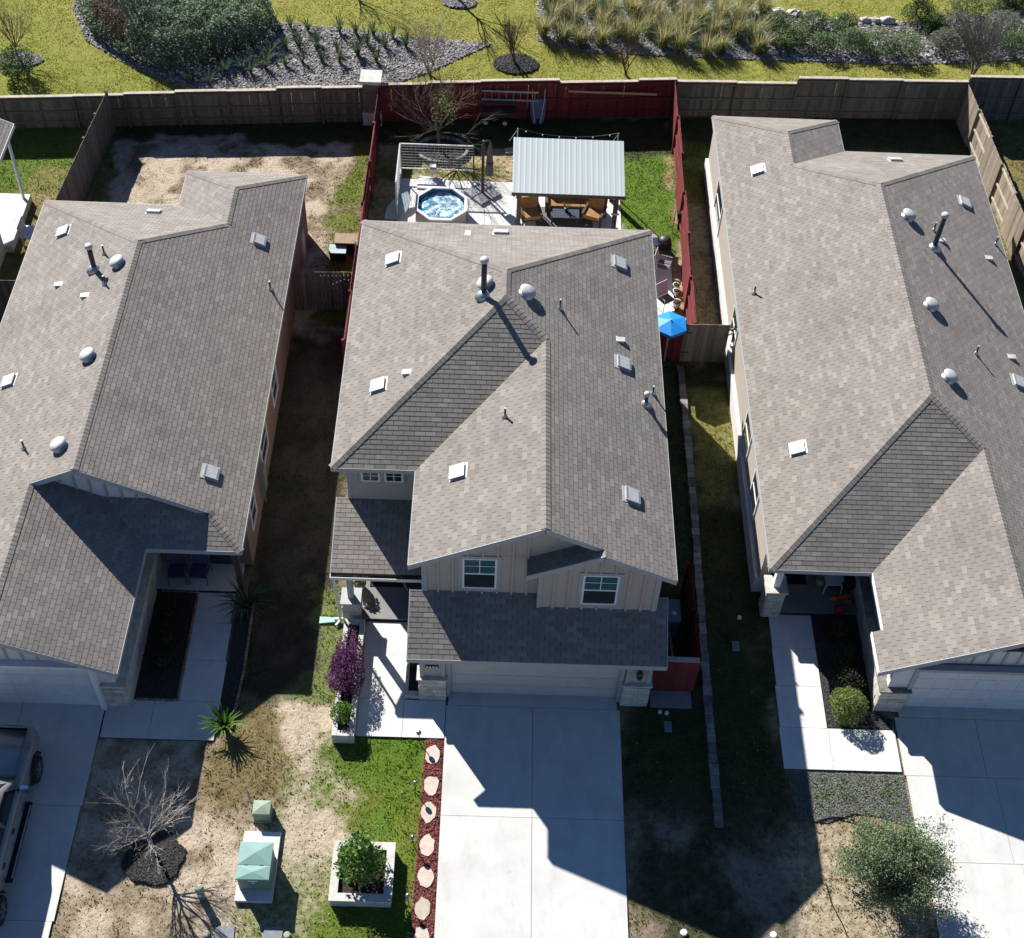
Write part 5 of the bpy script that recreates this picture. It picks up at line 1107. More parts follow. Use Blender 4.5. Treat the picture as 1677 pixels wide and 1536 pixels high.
q = at(548, 1016, .03); T = thing('splash_spout', 'pale green splash spout on the grass beside the porch post', 'spout', (q.x, q.y, 0)); MB().add([(q.x-.45, q.y-.12, .04), (q.x+.05, q.y-.07, .08), (q.x+.05, q.y+.07, .08), (q.x-.45, q.y+.12, .04), (q.x-.45, q.y-.12, 0), (q.x+.05, q.y-.07, 0), (q.x+.05, q.y+.07, 0), (q.x-.45, q.y+.12, 0)], [[0, 1, 2, 3], [7, 6, 5, 4], [0, 4, 5, 1], [1, 5, 6, 2], [2, 6, 7, 3], [3, 7, 4, 0]]).build('block', 'spout_green', T); MB().tube([(q.x+.0, q.y, .1), (q.x+.3, q.y+.02, .12)], .04, 8).build('pipe', 'trim_white', T)
# utility boxes
T = thing('transformer', 'green electrical transformer cabinet on a concrete pad', 'transformer', (-1.33, -9.6, 0)); MB().rng(-1.80, -.83, -10.55, -8.62, 0, .12).build('pad', 'concrete_new', T); EXCL.append(R4(-1.85, -.8, -10.6, -8.6))
MB().rng(-1.70, -.90, -10.24, -9.30, .12, .8).build('cabinet', 'pedestal', T)
def hip(x0, x1, y0, y1, z, h): xm_, ym_ = (x0+x1)/2, (y0+y1)/2; return MB().add([(x0, y0, z), (x1, y0, z), (x1, y1, z), (x0, y1, z), (xm_, ym_, z+h), (x0, y0, z-.06), (x1, y0, z-.06), (x1, y1, z-.06), (x0, y1, z-.06)], [[0, 1, 4], [1, 2, 4], [2, 3, 4], [3, 0, 4], [5, 6, 1, 0], [6, 7, 2, 1], [7, 8, 3, 2], [8, 5, 0, 3], [8, 7, 6, 5]])
hip(-1.73, -.87, -9.89, -9.26, .86, .055).build('lid', 'transformer', T); hip(-1.73, -.87, -10.28, -9.90, .86, .04).build('door_top', 'transformer', T)
for sx in (-1.55, -1.15): MB().rng(sx, sx+.1, -9.90, -9.885, .85, .872).build('hinge', 'dark_metal', T)
sk = MB().rng(-1.44, -1.18, -10.246, -10.241, .5, .72).build('warning_label', 'sticker_blue', T); MB().rng(-1.43, -1.19, -10.250, -10.247, .61, .71).build('label_text_band', 'sticker_white', sk); MB().add([(-1.38, -10.25, .52), (-1.24, -10.25, .52), (-1.31, -10.25, .59), (-1.38, -10.247, .52), (-1.24, -10.247, .52), (-1.31, -10.247, .59)], [[0, 1, 2], [5, 4, 3]]).build('label_mark', 'sticker_white', sk)
T = thing('cable_pedestal', 'small faded green utility pedestal behind the transformer', 'pedestal', (-1.38, -8.05, 0)); MB().rng(-1.63, -1.12, -8.32, -7.88, 0, .08).build('foot', 'lid_grey', T); MB().box((-1.37, -8.1, .28), (.46, .4, .42), taper=.94).build('body', 'pedestal', T); hip(-1.60, -1.14, -8.3, -7.9, .5, .06).build('lid', 'lid_green', T); MB().tube([(-1.62, -8.05, .05), (-1.72, -7.85, .12), (-1.86, -7.55, .3)], .022, 6).build('conduit', 'lid_grey', T)
q = at(331, 1470); T = thing('utility_bollard', 'short green cylindrical utility marker left of the transformer', 'bollard', (q.x, q.y, 0)); MB().lathe((q.x, q.y, 0), [(.10, 0), (.10, .5), (.105, .5)], 16).build('tube', 'transformer', T, True); MB().lathe((q.x, q.y, .5), [(.12, 0), (.12, .08), (.07, .13), (.01, .14)], 16).build('cap', 'lid_green', T, True); MB().rng(q.x-.04, q.x+.04, q.y-.105, q.y-.099, .3, .42).build('sticker', 'sticker_white', T)
lidbox(368, 1528, .48, .36, 'lid_grey', 'grey rectangular meter lid at the bottom left of the transformer', rz=.05, group='meter lids'); lidbox(447, 1530, .48, .4, 'lid_grey', 'grey rectangular meter lid below the transformer', group='meter lids')
def roundcap(px, py, r, m_, label):
    q = at(px, py, .05); return single('pipe_cap', MB().lathe((q.x, q.y, 0), [(r, 0), (r, .06), (r*.7, .075), (.005, .075)], 14), m_, label, 'pipe cap', 'round cleanout caps', smooth=False)
roundcap(338, 1529, .09, 'lid_green', 'pale green round cap left of the grey meter lids'); roundcap(470, 1531, .09, 'lid_green', 'pale green round cap right of the grey meter lids')
roundcap(1081, 1165, .06, 'pvc', 'left of two white caps by the garage pier'); roundcap(1092, 1167, .06, 'pvc', 'right of two white caps by the garage pier')
roundcap(1211, 1011, .07, 'pvc', 'white cap on dark grass left of the stone column'); roundcap(1120, 1527, .09, 'pvc', 'white cap at the bottom edge near the driveway'); roundcap(1267, 1531, .09, 'pvc', 'white cap at the bottom edge right of the house shadow')
lidbox(1094, 1190, .22, .34, 'lid_grey', 'grey meter lid in the dark grass near the garage pier', group='meter lids'); lidbox(1205, 1058, .22, .34, 'lid_grey', 'grey meter lid in the dark grass left of the curved path', group='meter lids')
q = at(1100, 1000, 1.0); T = thing('wheeled_bin', 'dark grey wheeled bin tucked behind the small red fence', 'bin', (9.85, q.y, 0)); bx_ = 9.85; by_ = q.y
MB().box((bx_, by_, .5), (.62, .66, .92), taper=1.12).build('body', 'lid_grey', T); MB().box((bx_, by_, .99), (.74, .8, .06)).build('lid', 'lid_grey', T)
for sx in (-.3, .3): MB().lathe((bx_+sx, by_+.3, .12), [(.12, -.03), (.12, .03)], 12, M=Matrix.Rotation(math.pi/2, 3, 'Y')).build('wheel', 'black_rubber', T)
MB().rng(bx_-.25, bx_-.05, by_-.2, by_-.02, 1.021, 1.026).build('sticker', 'sticker_white', T); MB().lathe((bx_+.18, by_-.1, 1.02), [(.08, 0), (.05, .03)], 10).build('knob', 'pvc', T)
mb = MB().box((9.98, -2.55, .35), (.05, 1.0, .05), .06, rx=.1); single('timber_stake', mb, 'plank_new', 'pale timber stake lying in the dark passage by the garage', 'stake')
# left neighbour: bed with hedge and edging
def edging(label, pts, loc, z=.08):
    T = thing('bed_edging', label, 'edging', (loc[0], loc[1], 0)); rnd = random.Random(int(loc[1]*100)+500)
    for (a, b_) in zip(pts[:-1], pts[1:]):
        a, b_ = Vector((a[0], a[1], 0)), Vector((b_[0], b_[1], 0)); d = b_-a; n_ = max(1, int(d.length/.115)); rz = math.atan2(d.y, d.x)
        for i in range(n_):
            p = a+d*((i+.5)/n_); MB().box((p.x, p.y, z/2), (.095, .07, z+rnd.uniform(-.015, .02)), rz+rnd.uniform(-.12, .12), t=rnd.uniform(.7, 1.3), rx=.15).build('brick', 'edging_brick', T)
mulch('planting_bed', R4(-5.5, -4.32, -4.6, -.92), 'mulch_black', 6000, .03, 'dark mulched bed between the garage and the shaded path', 'mulch bed', 2, z=.04)
edging('scalloped brick edging round the dark bed beside the shaded path', [(-5.45, -4.66), (-4.27, -4.66), (-4.27, -.9), (-5.4, -.9)], (-4.3, -2.8))
mulch('planting_bed', [(-3.02, -5.5), (-2.65, -5.5), (-2.55, -3.5), (-2.62, -.9), (-3.02, -.9)], 'mulch_black', 3000, .03, 'narrow dark bed with yuccas along the shaded path', 'mulch bed', 3, z=.03)
edging('curved brick edging of the yucca bed beside the alley', [(-2.62, -5.5), (-2.52, -3.5), (-2.56, -1.2)], (-2.55, -3.3))
def porch_chair(x, y, rz, label, m_='fabric_blue'):
    M = Matrix.Translation((x, y, .11)) @ Matrix.Rotation(rz, 4, 'Z'); T = thing('porch_chair', label, 'chair', (x, y, .11), 'blue chairs on the left porch')
    P = lambda *c: M @ Vector(c)
    for sx in (-.27, .27):
        MB().tube([P(sx, -.3, 0), P(sx, -.25, .58), P(sx, .25, .56)], .02, 6).build('leg', 'wood_grey', T); MB().tube([P(sx, .3, 0), P(sx, .22, .4), P(sx, .4, .98)], .02, 6).build('leg', 'wood_grey', T)
    V = [P(-.28, -.3, .42), P(.28, -.3, .42), P(.28, .24, .38), P(-.28, .24, .38)]; MB().add(V+[v-Vector((0, 0, .05)) for v in V], [[0, 1, 2, 3], [7, 6, 5, 4], [0, 4, 5, 1], [1, 5, 6, 2], [2, 6, 7, 3], [3, 7, 4, 0]]).build('seat', m_, T)
    V = [P(-.28, .22, .42), P(.28, .22, .42), P(.28, .4, .98), P(-.28, .4, .98)]; W_ = M.to_3x3() @ Vector((0, .05, 0)); MB().add(V+[v+W_ for v in V], [[0, 1, 2, 3], [7, 6, 5, 4], [0, 4, 5, 1], [1, 5, 6, 2], [2, 6, 7, 3], [3, 7, 4, 0]]).build('backrest', m_, T)
q = at(290, 935, .5); porch_chair(q.x, q.y+.05, .1, 'left of two dark blue chairs on the shaded left porch'); q = at(326, 935, .5); porch_chair(q.x, q.y+.05, -.05, 'right of two dark blue chairs on the shaded left porch')
# right neighbour porch things and beds
mulch('planting_bed', [(14.4, -4.88), (16.2, -4.9), (16.3, -4.6), (15.75, -4.3), (15.75, -1.0), (14.4, -1.0)], 'mulch_black', 6500, .03, 'black mulched bed between the right path and garage wall', 'mulch bed', 4, z=.03)
mulch('planting_bed', [(13.05, -6.32), (16.3, -6.34), (16.36, -7.9), (15.4, -7.6), (14.7, -7.55), (14.0, -7.85), (13.2, -7.75)], 'mulch_mid', 12000, .03, 'grey black mulch bed with weeds below the right path', 'mulch bed', 5)
T = thing('bed_border', 'wavy black plastic border at the lower edge of the mulch bed', 'edging', (14.5, -7.75, 0)); MB().tube([(x, -7.82+.14*math.sin((x-13.7)*2.6), .04) for x in np.linspace(13.75, 15.25, 14)], .03, 6).build('strip', 'black', T)
single('doormat', MB().rng(13.2, 14.35, .05, .85, .112, .125), 'doormat', 'dark doormat on the shaded right porch', 'doormat')
q = at(1341, 958, .1); single('planter_jar', MB().lathe((q.x, q.y, .11), [(.11, 0), (.15, .12), (.15, .3), (.10, .38), (.09, .36)], 14), 'pot_tan', 'tan jar standing on the right porch', 'jar', smooth=True)
q = at(1362, 955, .3); T = thing('plastic_chair', 'white plastic garden chair on the right porch', 'chair', (q.x, q.y, .11)); P = lambda x, y, z: (q.x+x, q.y+y, .11+z)
for sx in (-.24, .24):
    for sy in (-.24, .22): MB().tube([P(sx*1.15, sy*1.15, 0), P(sx, sy, .42)], .022, 6).build('leg', 'chair_white', T)
    MB().rng(q.x+sx-.025, q.x+sx+.025, q.y-.22, q.y+.24, .70, .73).build('armrest', 'chair_white', T)
MB().rng(q.x-.25, q.x+.25, q.y-.25, q.y+.24, .52, .55).build('seat', 'chair_white', T); MB().box((q.x, q.y+.27, .78), (.46, .03, .45), rx=-.15).build('backrest', 'chair_white', T)
q = at(1372, 972, .1); T = thing('toy_pile', 'heap of orange and brown cloth toys on the right porch', 'toys', (q.x, q.y, .11)); rnd = random.Random(77)
for k in range(9): c = (q.x+rnd.uniform(-.25, .3), q.y+rnd.uniform(-.45, .35), .2+rnd.uniform(0, .12)); MB().ball(c, rnd.uniform(.09, .16), 9, 6, sq=(1.4, .8, .6)).build('soft_toy', rnd.choice(('toy_orange', 'toy_orange', 'door_brown', 'pot_tan')), T, True)
q = at(1374, 1003, .15); single('ball', MB().ball((q.x, q.y, .11+.17), .17, 14, 10), 'toy_red', 'dark red ball at the edge of the right porch', 'ball', smooth=True)
q = at(1390, 955, .3); T = thing('storage_bag', 'black bulging bag in the corner of the right porch', 'bag', (q.x, q.y, .11)); MB().ball((q.x, q.y, .36), .26, 12, 8, sq=(1, 1, .95)).build('sack', 'black', T, True); MB().lathe((q.x, q.y, .58), [(.06, 0), (.03, .08), (.09, .14)], 9).build('knot', 'black', T)
T = thing('soaker_hose', 'thin dark hose lying on the tan grass near the right tree', 'hose', (14.0, -10.3, 0)); MB().tube([at(1352, 1445, .02), at(1362, 1480, .02), at(1378, 1510, .02), at(1400, 1560, .02)], .018, 6).build('tube', 'black_rubber', T)
mulch('tree_ring', [(-4.1+.8*math.cos(k*.35)*(1+.1*math.sin(k*2.1)), -9.4+.75*math.sin(k*.35)*(1+.1*math.cos(k*1.7))) for k in range(18)], 'mulch_black', 9000, .032, 'round dark mulch ring under the pale bare tree', 'mulch ring', 6, z=.03, mound=.1)

# ------------------------------------------------------------------ pickup truck
X0, YF = -8.62, -6.15; HW = .98
T = thing('pickup_truck', 'dark grey pickup truck cut off by the left picture edge', 'truck', (X0, -9.0, 0))
def loft(secs, name, m_, par, smooth=True):
    """secs: (y, [(x,z)...]) outlines of equal count, right half mirrored"""
    V = []; n_ = None
    for y, pr in secs:
        full = [(X0+x, y, z) for x, z in pr]+[(X0-x, y, z) for x, z in reversed(pr)]; n_ = len(full); V += full
    F = [[i*n_+k, i*n_+(k+1) % n_, (i+1)*n_+(k+1) % n_, (i+1)*n_+k] for i in range(len(secs)-1) for k in range(n_)]+[list(range(n_))[::-1], [(len(secs)-1)*n_+k for k in range(n_)]]
    return MB().add(V, F).build(name, m_, par, smooth)
def sec(y, w_, zb, zt): return (y, [(w_*.93, zb), (w_, zb+.12), (w_, zt-.16), (w_*.985, zt-.07), (w_*.93, zt-.015), (w_*.80, zt), (.0, zt+.02)])
Y = lambda d: YF-d
bd = loft([sec(Y(0), .86, .52, .98), sec(Y(.12), .93, .46, 1.06), sec(Y(.6), HW, .42, 1.10), sec(Y(1.3), HW, .42, 1.13), sec(Y(1.75), HW, .42, 1.15), sec(Y(3.9), HW, .42, 1.16), sec(Y(5.9), HW, .44, 1.16), sec(Y(6.0), .94, .5, 1.12)], 'body', 'car_paint', T)
bl = MB()
loft([sec(Y(.16), .74, 1.05, 1.085), sec(Y(.7), .78, 1.09, 1.13), sec(Y(1.68), .80, 1.12, 1.17)], 'hood', 'car_paint', T)
def cab(y0, y1, y2, y3): return [(y0, [(.86, 1.15), (.86, 1.16), (.6, 1.17), (0, 1.18)]), (y1, [(.85, 1.15), (.72, 1.72), (.6, 1.78), (0, 1.80)]), (y2, [(.85, 1.15), (.72, 1.74), (.6, 1.80), (0, 1.82)]), (y3, [(.85, 1.15), (.80, 1.2), (.6, 1.22), (0, 1.23)])]
loft(cab(Y(1.62), Y(2.35), Y(4.1), Y(4.4)), 'cab', 'car_paint', T)
MB().add([(X0+s_*x, y, z) for s_ in (1,) for x, y, z in ((-.72, Y(1.72), 1.235), (.72, Y(1.72), 1.235), (.60, Y(2.28), 1.745), (-.60, Y(2.28), 1.745))], [[3, 2, 1, 0], ]).build('windshield', 'car_glass', T)
for s_ in (1, -1):
    for (a, b_) in ((2.18, 3.05), (3.12, 4.0)):
        P = [(X0+s_*.853, Y(a-.18 if a < 3 else a), 1.20), (X0+s_*.853, Y(b_), 1.20), (X0+s_*.745, Y(b_), 1.66), (X0+s_*.745, Y(a+.12), 1.66)]; MB().add([(p[0]+s_*.012, p[1], p[2]) for p in P], [[0, 1, 2, 3] if s_ > 0 else [3, 2, 1, 0]]).build('side_window', 'car_glass', T)
    mr_ = MB().box((X0+s_*1.10, Y(1.98), 1.22), (.24, .12, .20), taper=.85).build('mirror', 'chrome', T); MB().box((X0+s_*.96, Y(1.98), 1.15), (.14, .06, .06)).build('mirror_arm', 'black', mr_)
    for a in (2.35, 3.3):
        dd = MB().rng(X0+s_*.981-.004, X0+s_*.981+.004, Y(a+.87), Y(a), .55, 1.02).build('door', 'car_paint', T); MB().rng(X0+s_*1.0-.016, X0+s_*1.0+.016, Y(a+.78), Y(a+.62), .92, .955).build('handle', 'black', dd)
    MB().rng(X0+s_*1.02-.09, X0+s_*1.02+.09, Y(4.2), Y(1.95), .36, .42).build('running_board', 'black', T); MB().rng(X0+s_*1.09-.02, X0+s_*1.09+.02, Y(4.1), Y(2.05), .421, .432).build('board_trim', 'chrome', T)
    MB().box((X0+s_*.72, Y(.06), .86), (.30, .14, .18)).build('headlight', 'tub_white', T)
    for yy in (.98, 4.95):
        tr_ = MB().lathe((X0+s_*.93, Y(yy), .39), [(.30, -.13), (.37, -.12), (.39, -.06), (.39, .06), (.37, .12), (.30, .13)], 24, M=Matrix.Rotation(s_*math.pi/2, 3, 'Y')).build('wheel', 'black_rubber', T, True)
        rm = MB().lathe((X0+s_*.93, Y(yy), .39), [(.05, .115), (.22, .12), (.265, .135)], 20, M=Matrix.Rotation(s_*math.pi/2, 3, 'Y')).build('rim', 'dark_metal', tr_)
        for k in range(6):
            a_ = k*math.pi/3; c = Vector((X0+s_*1.07, Y(yy)+.14*math.cos(a_), .39+.14*math.sin(a_))); MB().box(c, (.02, .2, .05), 0, rx=a_).build('spoke', 'rim', tr_)
        ar = MB(); pts = [(X0+s_*.985, Y(yy)+.47*math.cos(t_), .39+.47*math.sin(t_)) for t_ in np.linspace(.05, math.pi-.05, 14)]; ar.tube(pts, .035, 6); ar.build('wheel_arch', 'black', T, True)
MB().rng(X0-.8, X0+.8, Y(0)-.0, Y(-.08), .5, .72).build('bumper', 'chrome', T); MB().rng(X0-.5, X0+.5, Y(.03), Y(-.03), .74, .96).build('grille', 'black', T)
MB().rng(X0-.78, X0+.78, Y(5.85), Y(4.5), 1.165, 1.19).build('bed_cover', 'black', T)
# ------------------------------------------------------------------ plants
def frames(n_, r, up=.5):
    nrm = r.normal(size=(n_, 3)); nrm[:, 2] = np.abs(nrm[:, 2])+up; nrm /= np.linalg.norm(nrm, axis=1)[:, None]
    t = r.normal(size=(n_, 3)); t -= nrm*(t*nrm).sum(1)[:, None]; t /= np.linalg.norm(t, axis=1)[:, None]
    return t, np.cross(nrm, t)
def leafcloud(name, C, s_, m_, parent, seed, aspect=.5, up=.5, tv=(.55, 1.45), tint=None):
    r = np.random.default_rng(seed); n_ = len(C); t, b_ = frames(n_, r, up); l = (s_*r.uniform(.6, 1.4, n_))[:, None]
    V = np.stack([C-t*l*.5, C+b_*l*aspect*.5, C+t*l*.5, C-b_*l*aspect*.5], 1).reshape(-1, 3)
    ti = r.uniform(*tv, n_) if tint is None else tint*r.uniform(.8, 1.2, n_)
    return finish(name, V, np.arange(n_*4).reshape(-1, 4), m_, parent, tints=np.repeat(ti, 4))
def blobpts(c, R_, n_, seed, shell=.35, lump=.28, flat=True):
    r = np.random.default_rng(seed); d = r.normal(size=(n_, 3)); d /= np.linalg.norm(d, axis=1)[:, None]
    if flat: d[:, 2] = np.where(d[:, 2] < -.85, -d[:, 2], d[:, 2])
    k = r.normal(size=(7, 3)); k /= np.linalg.norm(k, axis=1)[:, None]; am = r.uniform(-1, 1, 7)
    lm = 1+lump*((np.maximum(0, d @ k.T)**4) @ am)+lump*.25*np.sin(d[:, 0]*9+seed)*np.sin(d[:, 1]*8+seed*2)
    rad = lm*(1-shell*r.random(n_)**1.5)
    Q = np.array(c)+d*rad[:, None]*np.array(R_); Q[:, 2] = np.maximum(Q[:, 2], c[2]-min(c[2], R_[2])+.02); return Q
def blades(name, B, H, m_, parent, seed, nb=24, spread=.6, width=.02, tints=None, curl=.6):
    """arching blades from base points B with heights H"""
    r = np.random.default_rng(seed); n0 = len(B); n_ = n0*nb; P = np.repeat(np.asarray(B, float), nb, 0); h = np.repeat(np.asarray(H, float), nb)*r.uniform(.6, 1.15, n_)
    a_ = r.uniform(0, 6.283, n_); s_ = spread*np.sqrt(r.random(n_)); d = np.stack([np.cos(a_), np.sin(a_), 0*a_], 1); sd_ = np.stack([-np.sin(a_), np.cos(a_), 0*a_], 1)*(width/2)
    P = P+d*(h*.08)[:, None]*r.random(n_)[:, None]; up = np.array((0, 0, 1.0))
    m1 = P+up*(h*.62)[:, None]+d*(h*s_*.45)[:, None]; tp = P+up*(h*(1-curl*s_*s_*.8))[:, None]+d*(h*s_*1.05)[:, None]
    V = np.stack([P-sd_, P+sd_, m1+sd_*.85, m1-sd_*.85, tp+sd_*.15, tp-sd_*.15], 1).reshape(-1, 3); b0 = np.arange(n_)[:, None]*6
    F = np.concatenate([b0+np.array([[0, 1, 2, 3]]), b0+np.array([[3, 2, 4, 5]])], 0)
    ti = r.uniform(.6, 1.4, n_) if tints is None else np.repeat(tints, nb)*r.uniform(.75, 1.25, n_)
    return finish(name, V, F, m_, parent, tints=np.repeat(ti, 6))
def branch(mb, p, d, L_, r, depth, rnd, spread, sides, tips, up=.25, kids=(3, 5)):
    pts = [p.copy()]; q = p.copy(); dd = d.copy(); n_ = 4
    for i in range(n_):
        dd = (dd+Vector((rnd.uniform(-1, 1), rnd.uniform(-1, 1), rnd.uniform(-.6, 1)*up*2))*.16).normalized(); q = q+dd*(L_/n_); pts.append(q.copy())
    mb.tube(pts, [r*(1-.55*i/n_) for i in range(n_+1)], sides, cap=False); tips.append(pts[-1])
    if depth <= 0: return
    for k in range(rnd.randint(*kids)):
        f_ = rnd.uniform(.3, 1.0); i = min(int(f_*n_), n_-1); b_ = pts[i].lerp(pts[i+1], f_*n_-i)
        ax_ = Vector((rnd.uniform(-1, 1), rnd.uniform(-1, 1), rnd.uniform(-1, 1))).normalized(); nd = (dd+ax_*spread+Vector((0, 0, up))).normalized()
        branch(mb, b_, nd, L_*rnd.uniform(.5, .78), r*.5, depth-1, rnd, spread, max(3, sides-1), tips, up, kids)
def bare_tree(name, label, base, trunk_h, L_, r, seed, m_, n_=7, depth=3, spread=.75, tilt=.9, cat='tree', group=None, stems=1, up=.25, kids=(3, 5)):
    rnd = random.Random(seed); base = Vector(base); T = thing(name, label, cat, base, group); tk = MB(); tw = MB(); tips = []
    for s_ in range(stems):
        a0 = rnd.uniform(0, 6.28); lean = 0 if stems == 1 else .35; top = base+Vector((lean*math.cos(a0+s_*6.28/stems)*trunk_h, lean*math.sin(a0+s_*6.28/stems)*trunk_h, trunk_h))
        tk.tube([base-Vector((0, 0, .05)), base.lerp(top, .5)+Vector((rnd.uniform(-.03, .03), rnd.uniform(-.03, .03), 0)), top], [r*1.3, r, r*.85], 7)
        for k in range(n_):
            a_ = a0+k*2.4+rnd.uniform(-.4, .4); tl = tilt*rnd.uniform(.35, 1.15); d = Vector((math.cos(a_)*math.sin(tl), math.sin(a_)*math.sin(tl), math.cos(tl)))
            branch(tw, base.lerp(top, rnd.uniform(.7, 1.0)), d, L_*rnd.uniform(.75, 1.1), r*.5, depth, rnd, spread, 5, tips, up, kids)
    tk.build('trunk', m_, T, True); tw.build('crown', m_, T); return T, tips
def shrub(name, label, c, R_, n_, s_, m_, seed, group=None, stem='bark_brown', cat='shrub', shell=.4, lump=.3, aspect=.5, up=.5, tv=(.55, 1.45)):
    base = Vector((c[0], c[1], 0 if c[2] > -.5 else c[2])); T = thing(name, label, cat, base, group); mb = MB(); rnd = random.Random(seed)
    for k in range(5):
        a_ = k*1.3; mb.tube([base, base+Vector((R_[0]*.25*math.cos(a_), R_[1]*.25*math.sin(a_), c[2]*.5)), Vector(c)+Vector((R_[0]*.5*math.cos(a_), R_[1]*.5*math.sin(a_), R_[2]*.2))], [.03, .02, .008], 5)
    mb.build('stem', stem, T); leafcloud('crown', blobpts(c, R_, n_, seed, shell, lump), s_, m_, T, seed+1, aspect, up, tv); return T

# front gardens
T, tips = bare_tree('bare_tree', 'pale leafless tree in the mulch ring near the pickup truck', (-4.12, -9.25, .02), 1.15, 1.1, .045, 5, 'bark_pale', n_=13, depth=3, spread=.65, tilt=1.0, up=.16, kids=(3, 5))
T = shrub('citrus_shrub', 'glossy green citrus shrub growing in the square white planter', (1.45, -9.75, 1.05), (.58, .54, .92), 2600, .11, 'leaf_green', 3, cat='shrub', shell=.85, tv=(.5, 2.2), lump=.6)
shrub('purple_shrub', 'purple leaved shrub spilling over the white stone planter', (.48, -3.75, .62), (.53, .95, .52), 7500, .055, 'leaf_purple', 7, shell=.55, tv=(.35, 1.9), lump=.38)
shrub('small_shrub', 'bright green small shrub at the front end of the white planter', (.52, -5.2, .55), (.3, .32, .32), 900, .07, 'leaf_bright', 9)
shrub('small_shrub', 'trailing dark green plant in the narrow bed beside the garage wall', (2.42, -2.6, .3), (.2, .9, .2), 700, .06, 'leaf_green', 11)
shrub('round_bush', 'clipped yellow green round bush at the corner of the right bed', (14.93, -4.45, .52), (.58, .55, .5), 6500, .045, 'leaf_olive', 13, shell=.5, lump=.22, tv=(.35, 1.6))
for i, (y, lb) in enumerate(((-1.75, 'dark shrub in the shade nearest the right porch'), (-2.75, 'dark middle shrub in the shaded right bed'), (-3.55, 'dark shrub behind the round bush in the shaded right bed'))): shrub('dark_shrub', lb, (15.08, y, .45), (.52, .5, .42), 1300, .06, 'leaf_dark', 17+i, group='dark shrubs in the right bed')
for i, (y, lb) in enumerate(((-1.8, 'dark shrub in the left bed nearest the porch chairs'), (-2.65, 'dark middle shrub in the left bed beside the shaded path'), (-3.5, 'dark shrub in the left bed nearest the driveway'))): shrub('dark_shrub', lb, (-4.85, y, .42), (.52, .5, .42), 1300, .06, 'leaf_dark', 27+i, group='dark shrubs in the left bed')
def yucca(label, c, h, m_, seed, nb=46, width=.05, group=None, spread=1.0):
    T = thing('yucca', label, 'yucca', c, group); MB().lathe(c, [(.06, 0), (.07, h*.15), (.03, h*.22)], 8).build('trunk', 'bark_brown', T); blades('leaves', [(c[0], c[1], c[2]+.05)], [h], m_, T, seed, nb, spread, width, curl=.5); return T
q = at(370, 1196); yucca('sunlit bright green strappy yucca at the corner of the shaded path', (q.x, q.y, .02), .75, 'leaf_bright', 3, 60, .06)
q = at(406, 1000); yucca('large dark yucca at the foot of the left porch post', (q.x, q.y, .02), .95, 'leaf_yucca', 4, 70, .05)
# airy evergreen tree lower right
bt_ = Vector((15.2, -9.75, 0)); T = thing('young_oak_tree', 'airy grey green young tree casting shade beside the right driveway', 'tree', bt_); rnd = random.Random(61); tk = MB(); tw = MB(); tips = []
tk.tube([bt_, bt_+Vector((.03, .02, .6)), bt_+Vector((-.02, .05, 1.2))], [.06, .05, .04], 7)
for k in range(26):
    a_ = k*2.4; tl = rnd.uniform(.25, 1.35); branch(tw, bt_+Vector((0, .03, rnd.uniform(.35, 1.2))), Vector((math.cos(a_)*math.sin(tl), math.sin(a_)*math.sin(tl), math.cos(tl))), rnd.uniform(.7, 1.1), .02, 2, rnd, .7, 4, tips, .2, (4, 6))
tk.build('trunk', 'bark_grey', T, True); tw.build('branches', 'bark_pale', T)
tp = np.array([list(p) for p in tips]); r_ = np.random.default_rng(3); C = tp[r_.integers(0, len(tp), 38000)]+r_.normal(0, .11, (38000, 3)); C = C[C[:, 2] > .12]
leafcloud('crown', C, .06, 'leaf_oak', T, 5, .5, .4, (.4, 1.4))
# porch pot plant
leafcloud('leaves', blobpts((POT1[1].x, POT1[1].y, .62), (.24, .24, .22), 320, 5, .8), .1, 'leaf_olive', POT1[0], 6)
# back yards
mulch('tree_ring', [(2.05+1.0*math.cos(k*.35), 21.05+.78*math.sin(k*.35)) for k in range(18)], 'mulch_black', 2000, .06, 'round planted bed under the bare tree behind the hot tub', 'mulch ring', 16, z=.06)
T = thing('bed_edging', 'ring of grey stones round the bare tree behind the hot tub', 'edging', (2.05, 21.05, 0)); rnd = random.Random(3)
for k in range(28):
    a_ = k*6.283/28; MB().box((2.05+1.03*math.cos(a_), 21.05+.81*math.sin(a_), .08), (.2, .13, .17), math.atan2(.81*math.cos(a_), -1.03*math.sin(a_)), t=rnd.uniform(.8, 1.5), taper=.9).build('stone', 'stone_grey', T)
T, tips = bare_tree('bare_tree', 'wide bare tree with a few yellow leaves in the stone ring behind the hot tub', (1.9, 21.2, .05), 1.0, 1.55, .06, 8, 'bark_brown', n_=12, depth=3, spread=.7, tilt=1.2, up=.15)
leafcloud('leaves', blobpts((2.15, 21.35, 1.9), (.55, .5, .8), 420, 15, .8), .09, 'leaf_olive', T, 16)
q = at(20, 150); shrub('round_bush', 'small dark green bush behind the weathered fence at the left edge', (q.x, q.y+1.0, .6), (.75, .7, .7), 3200, .08, 'leaf_green', 33)
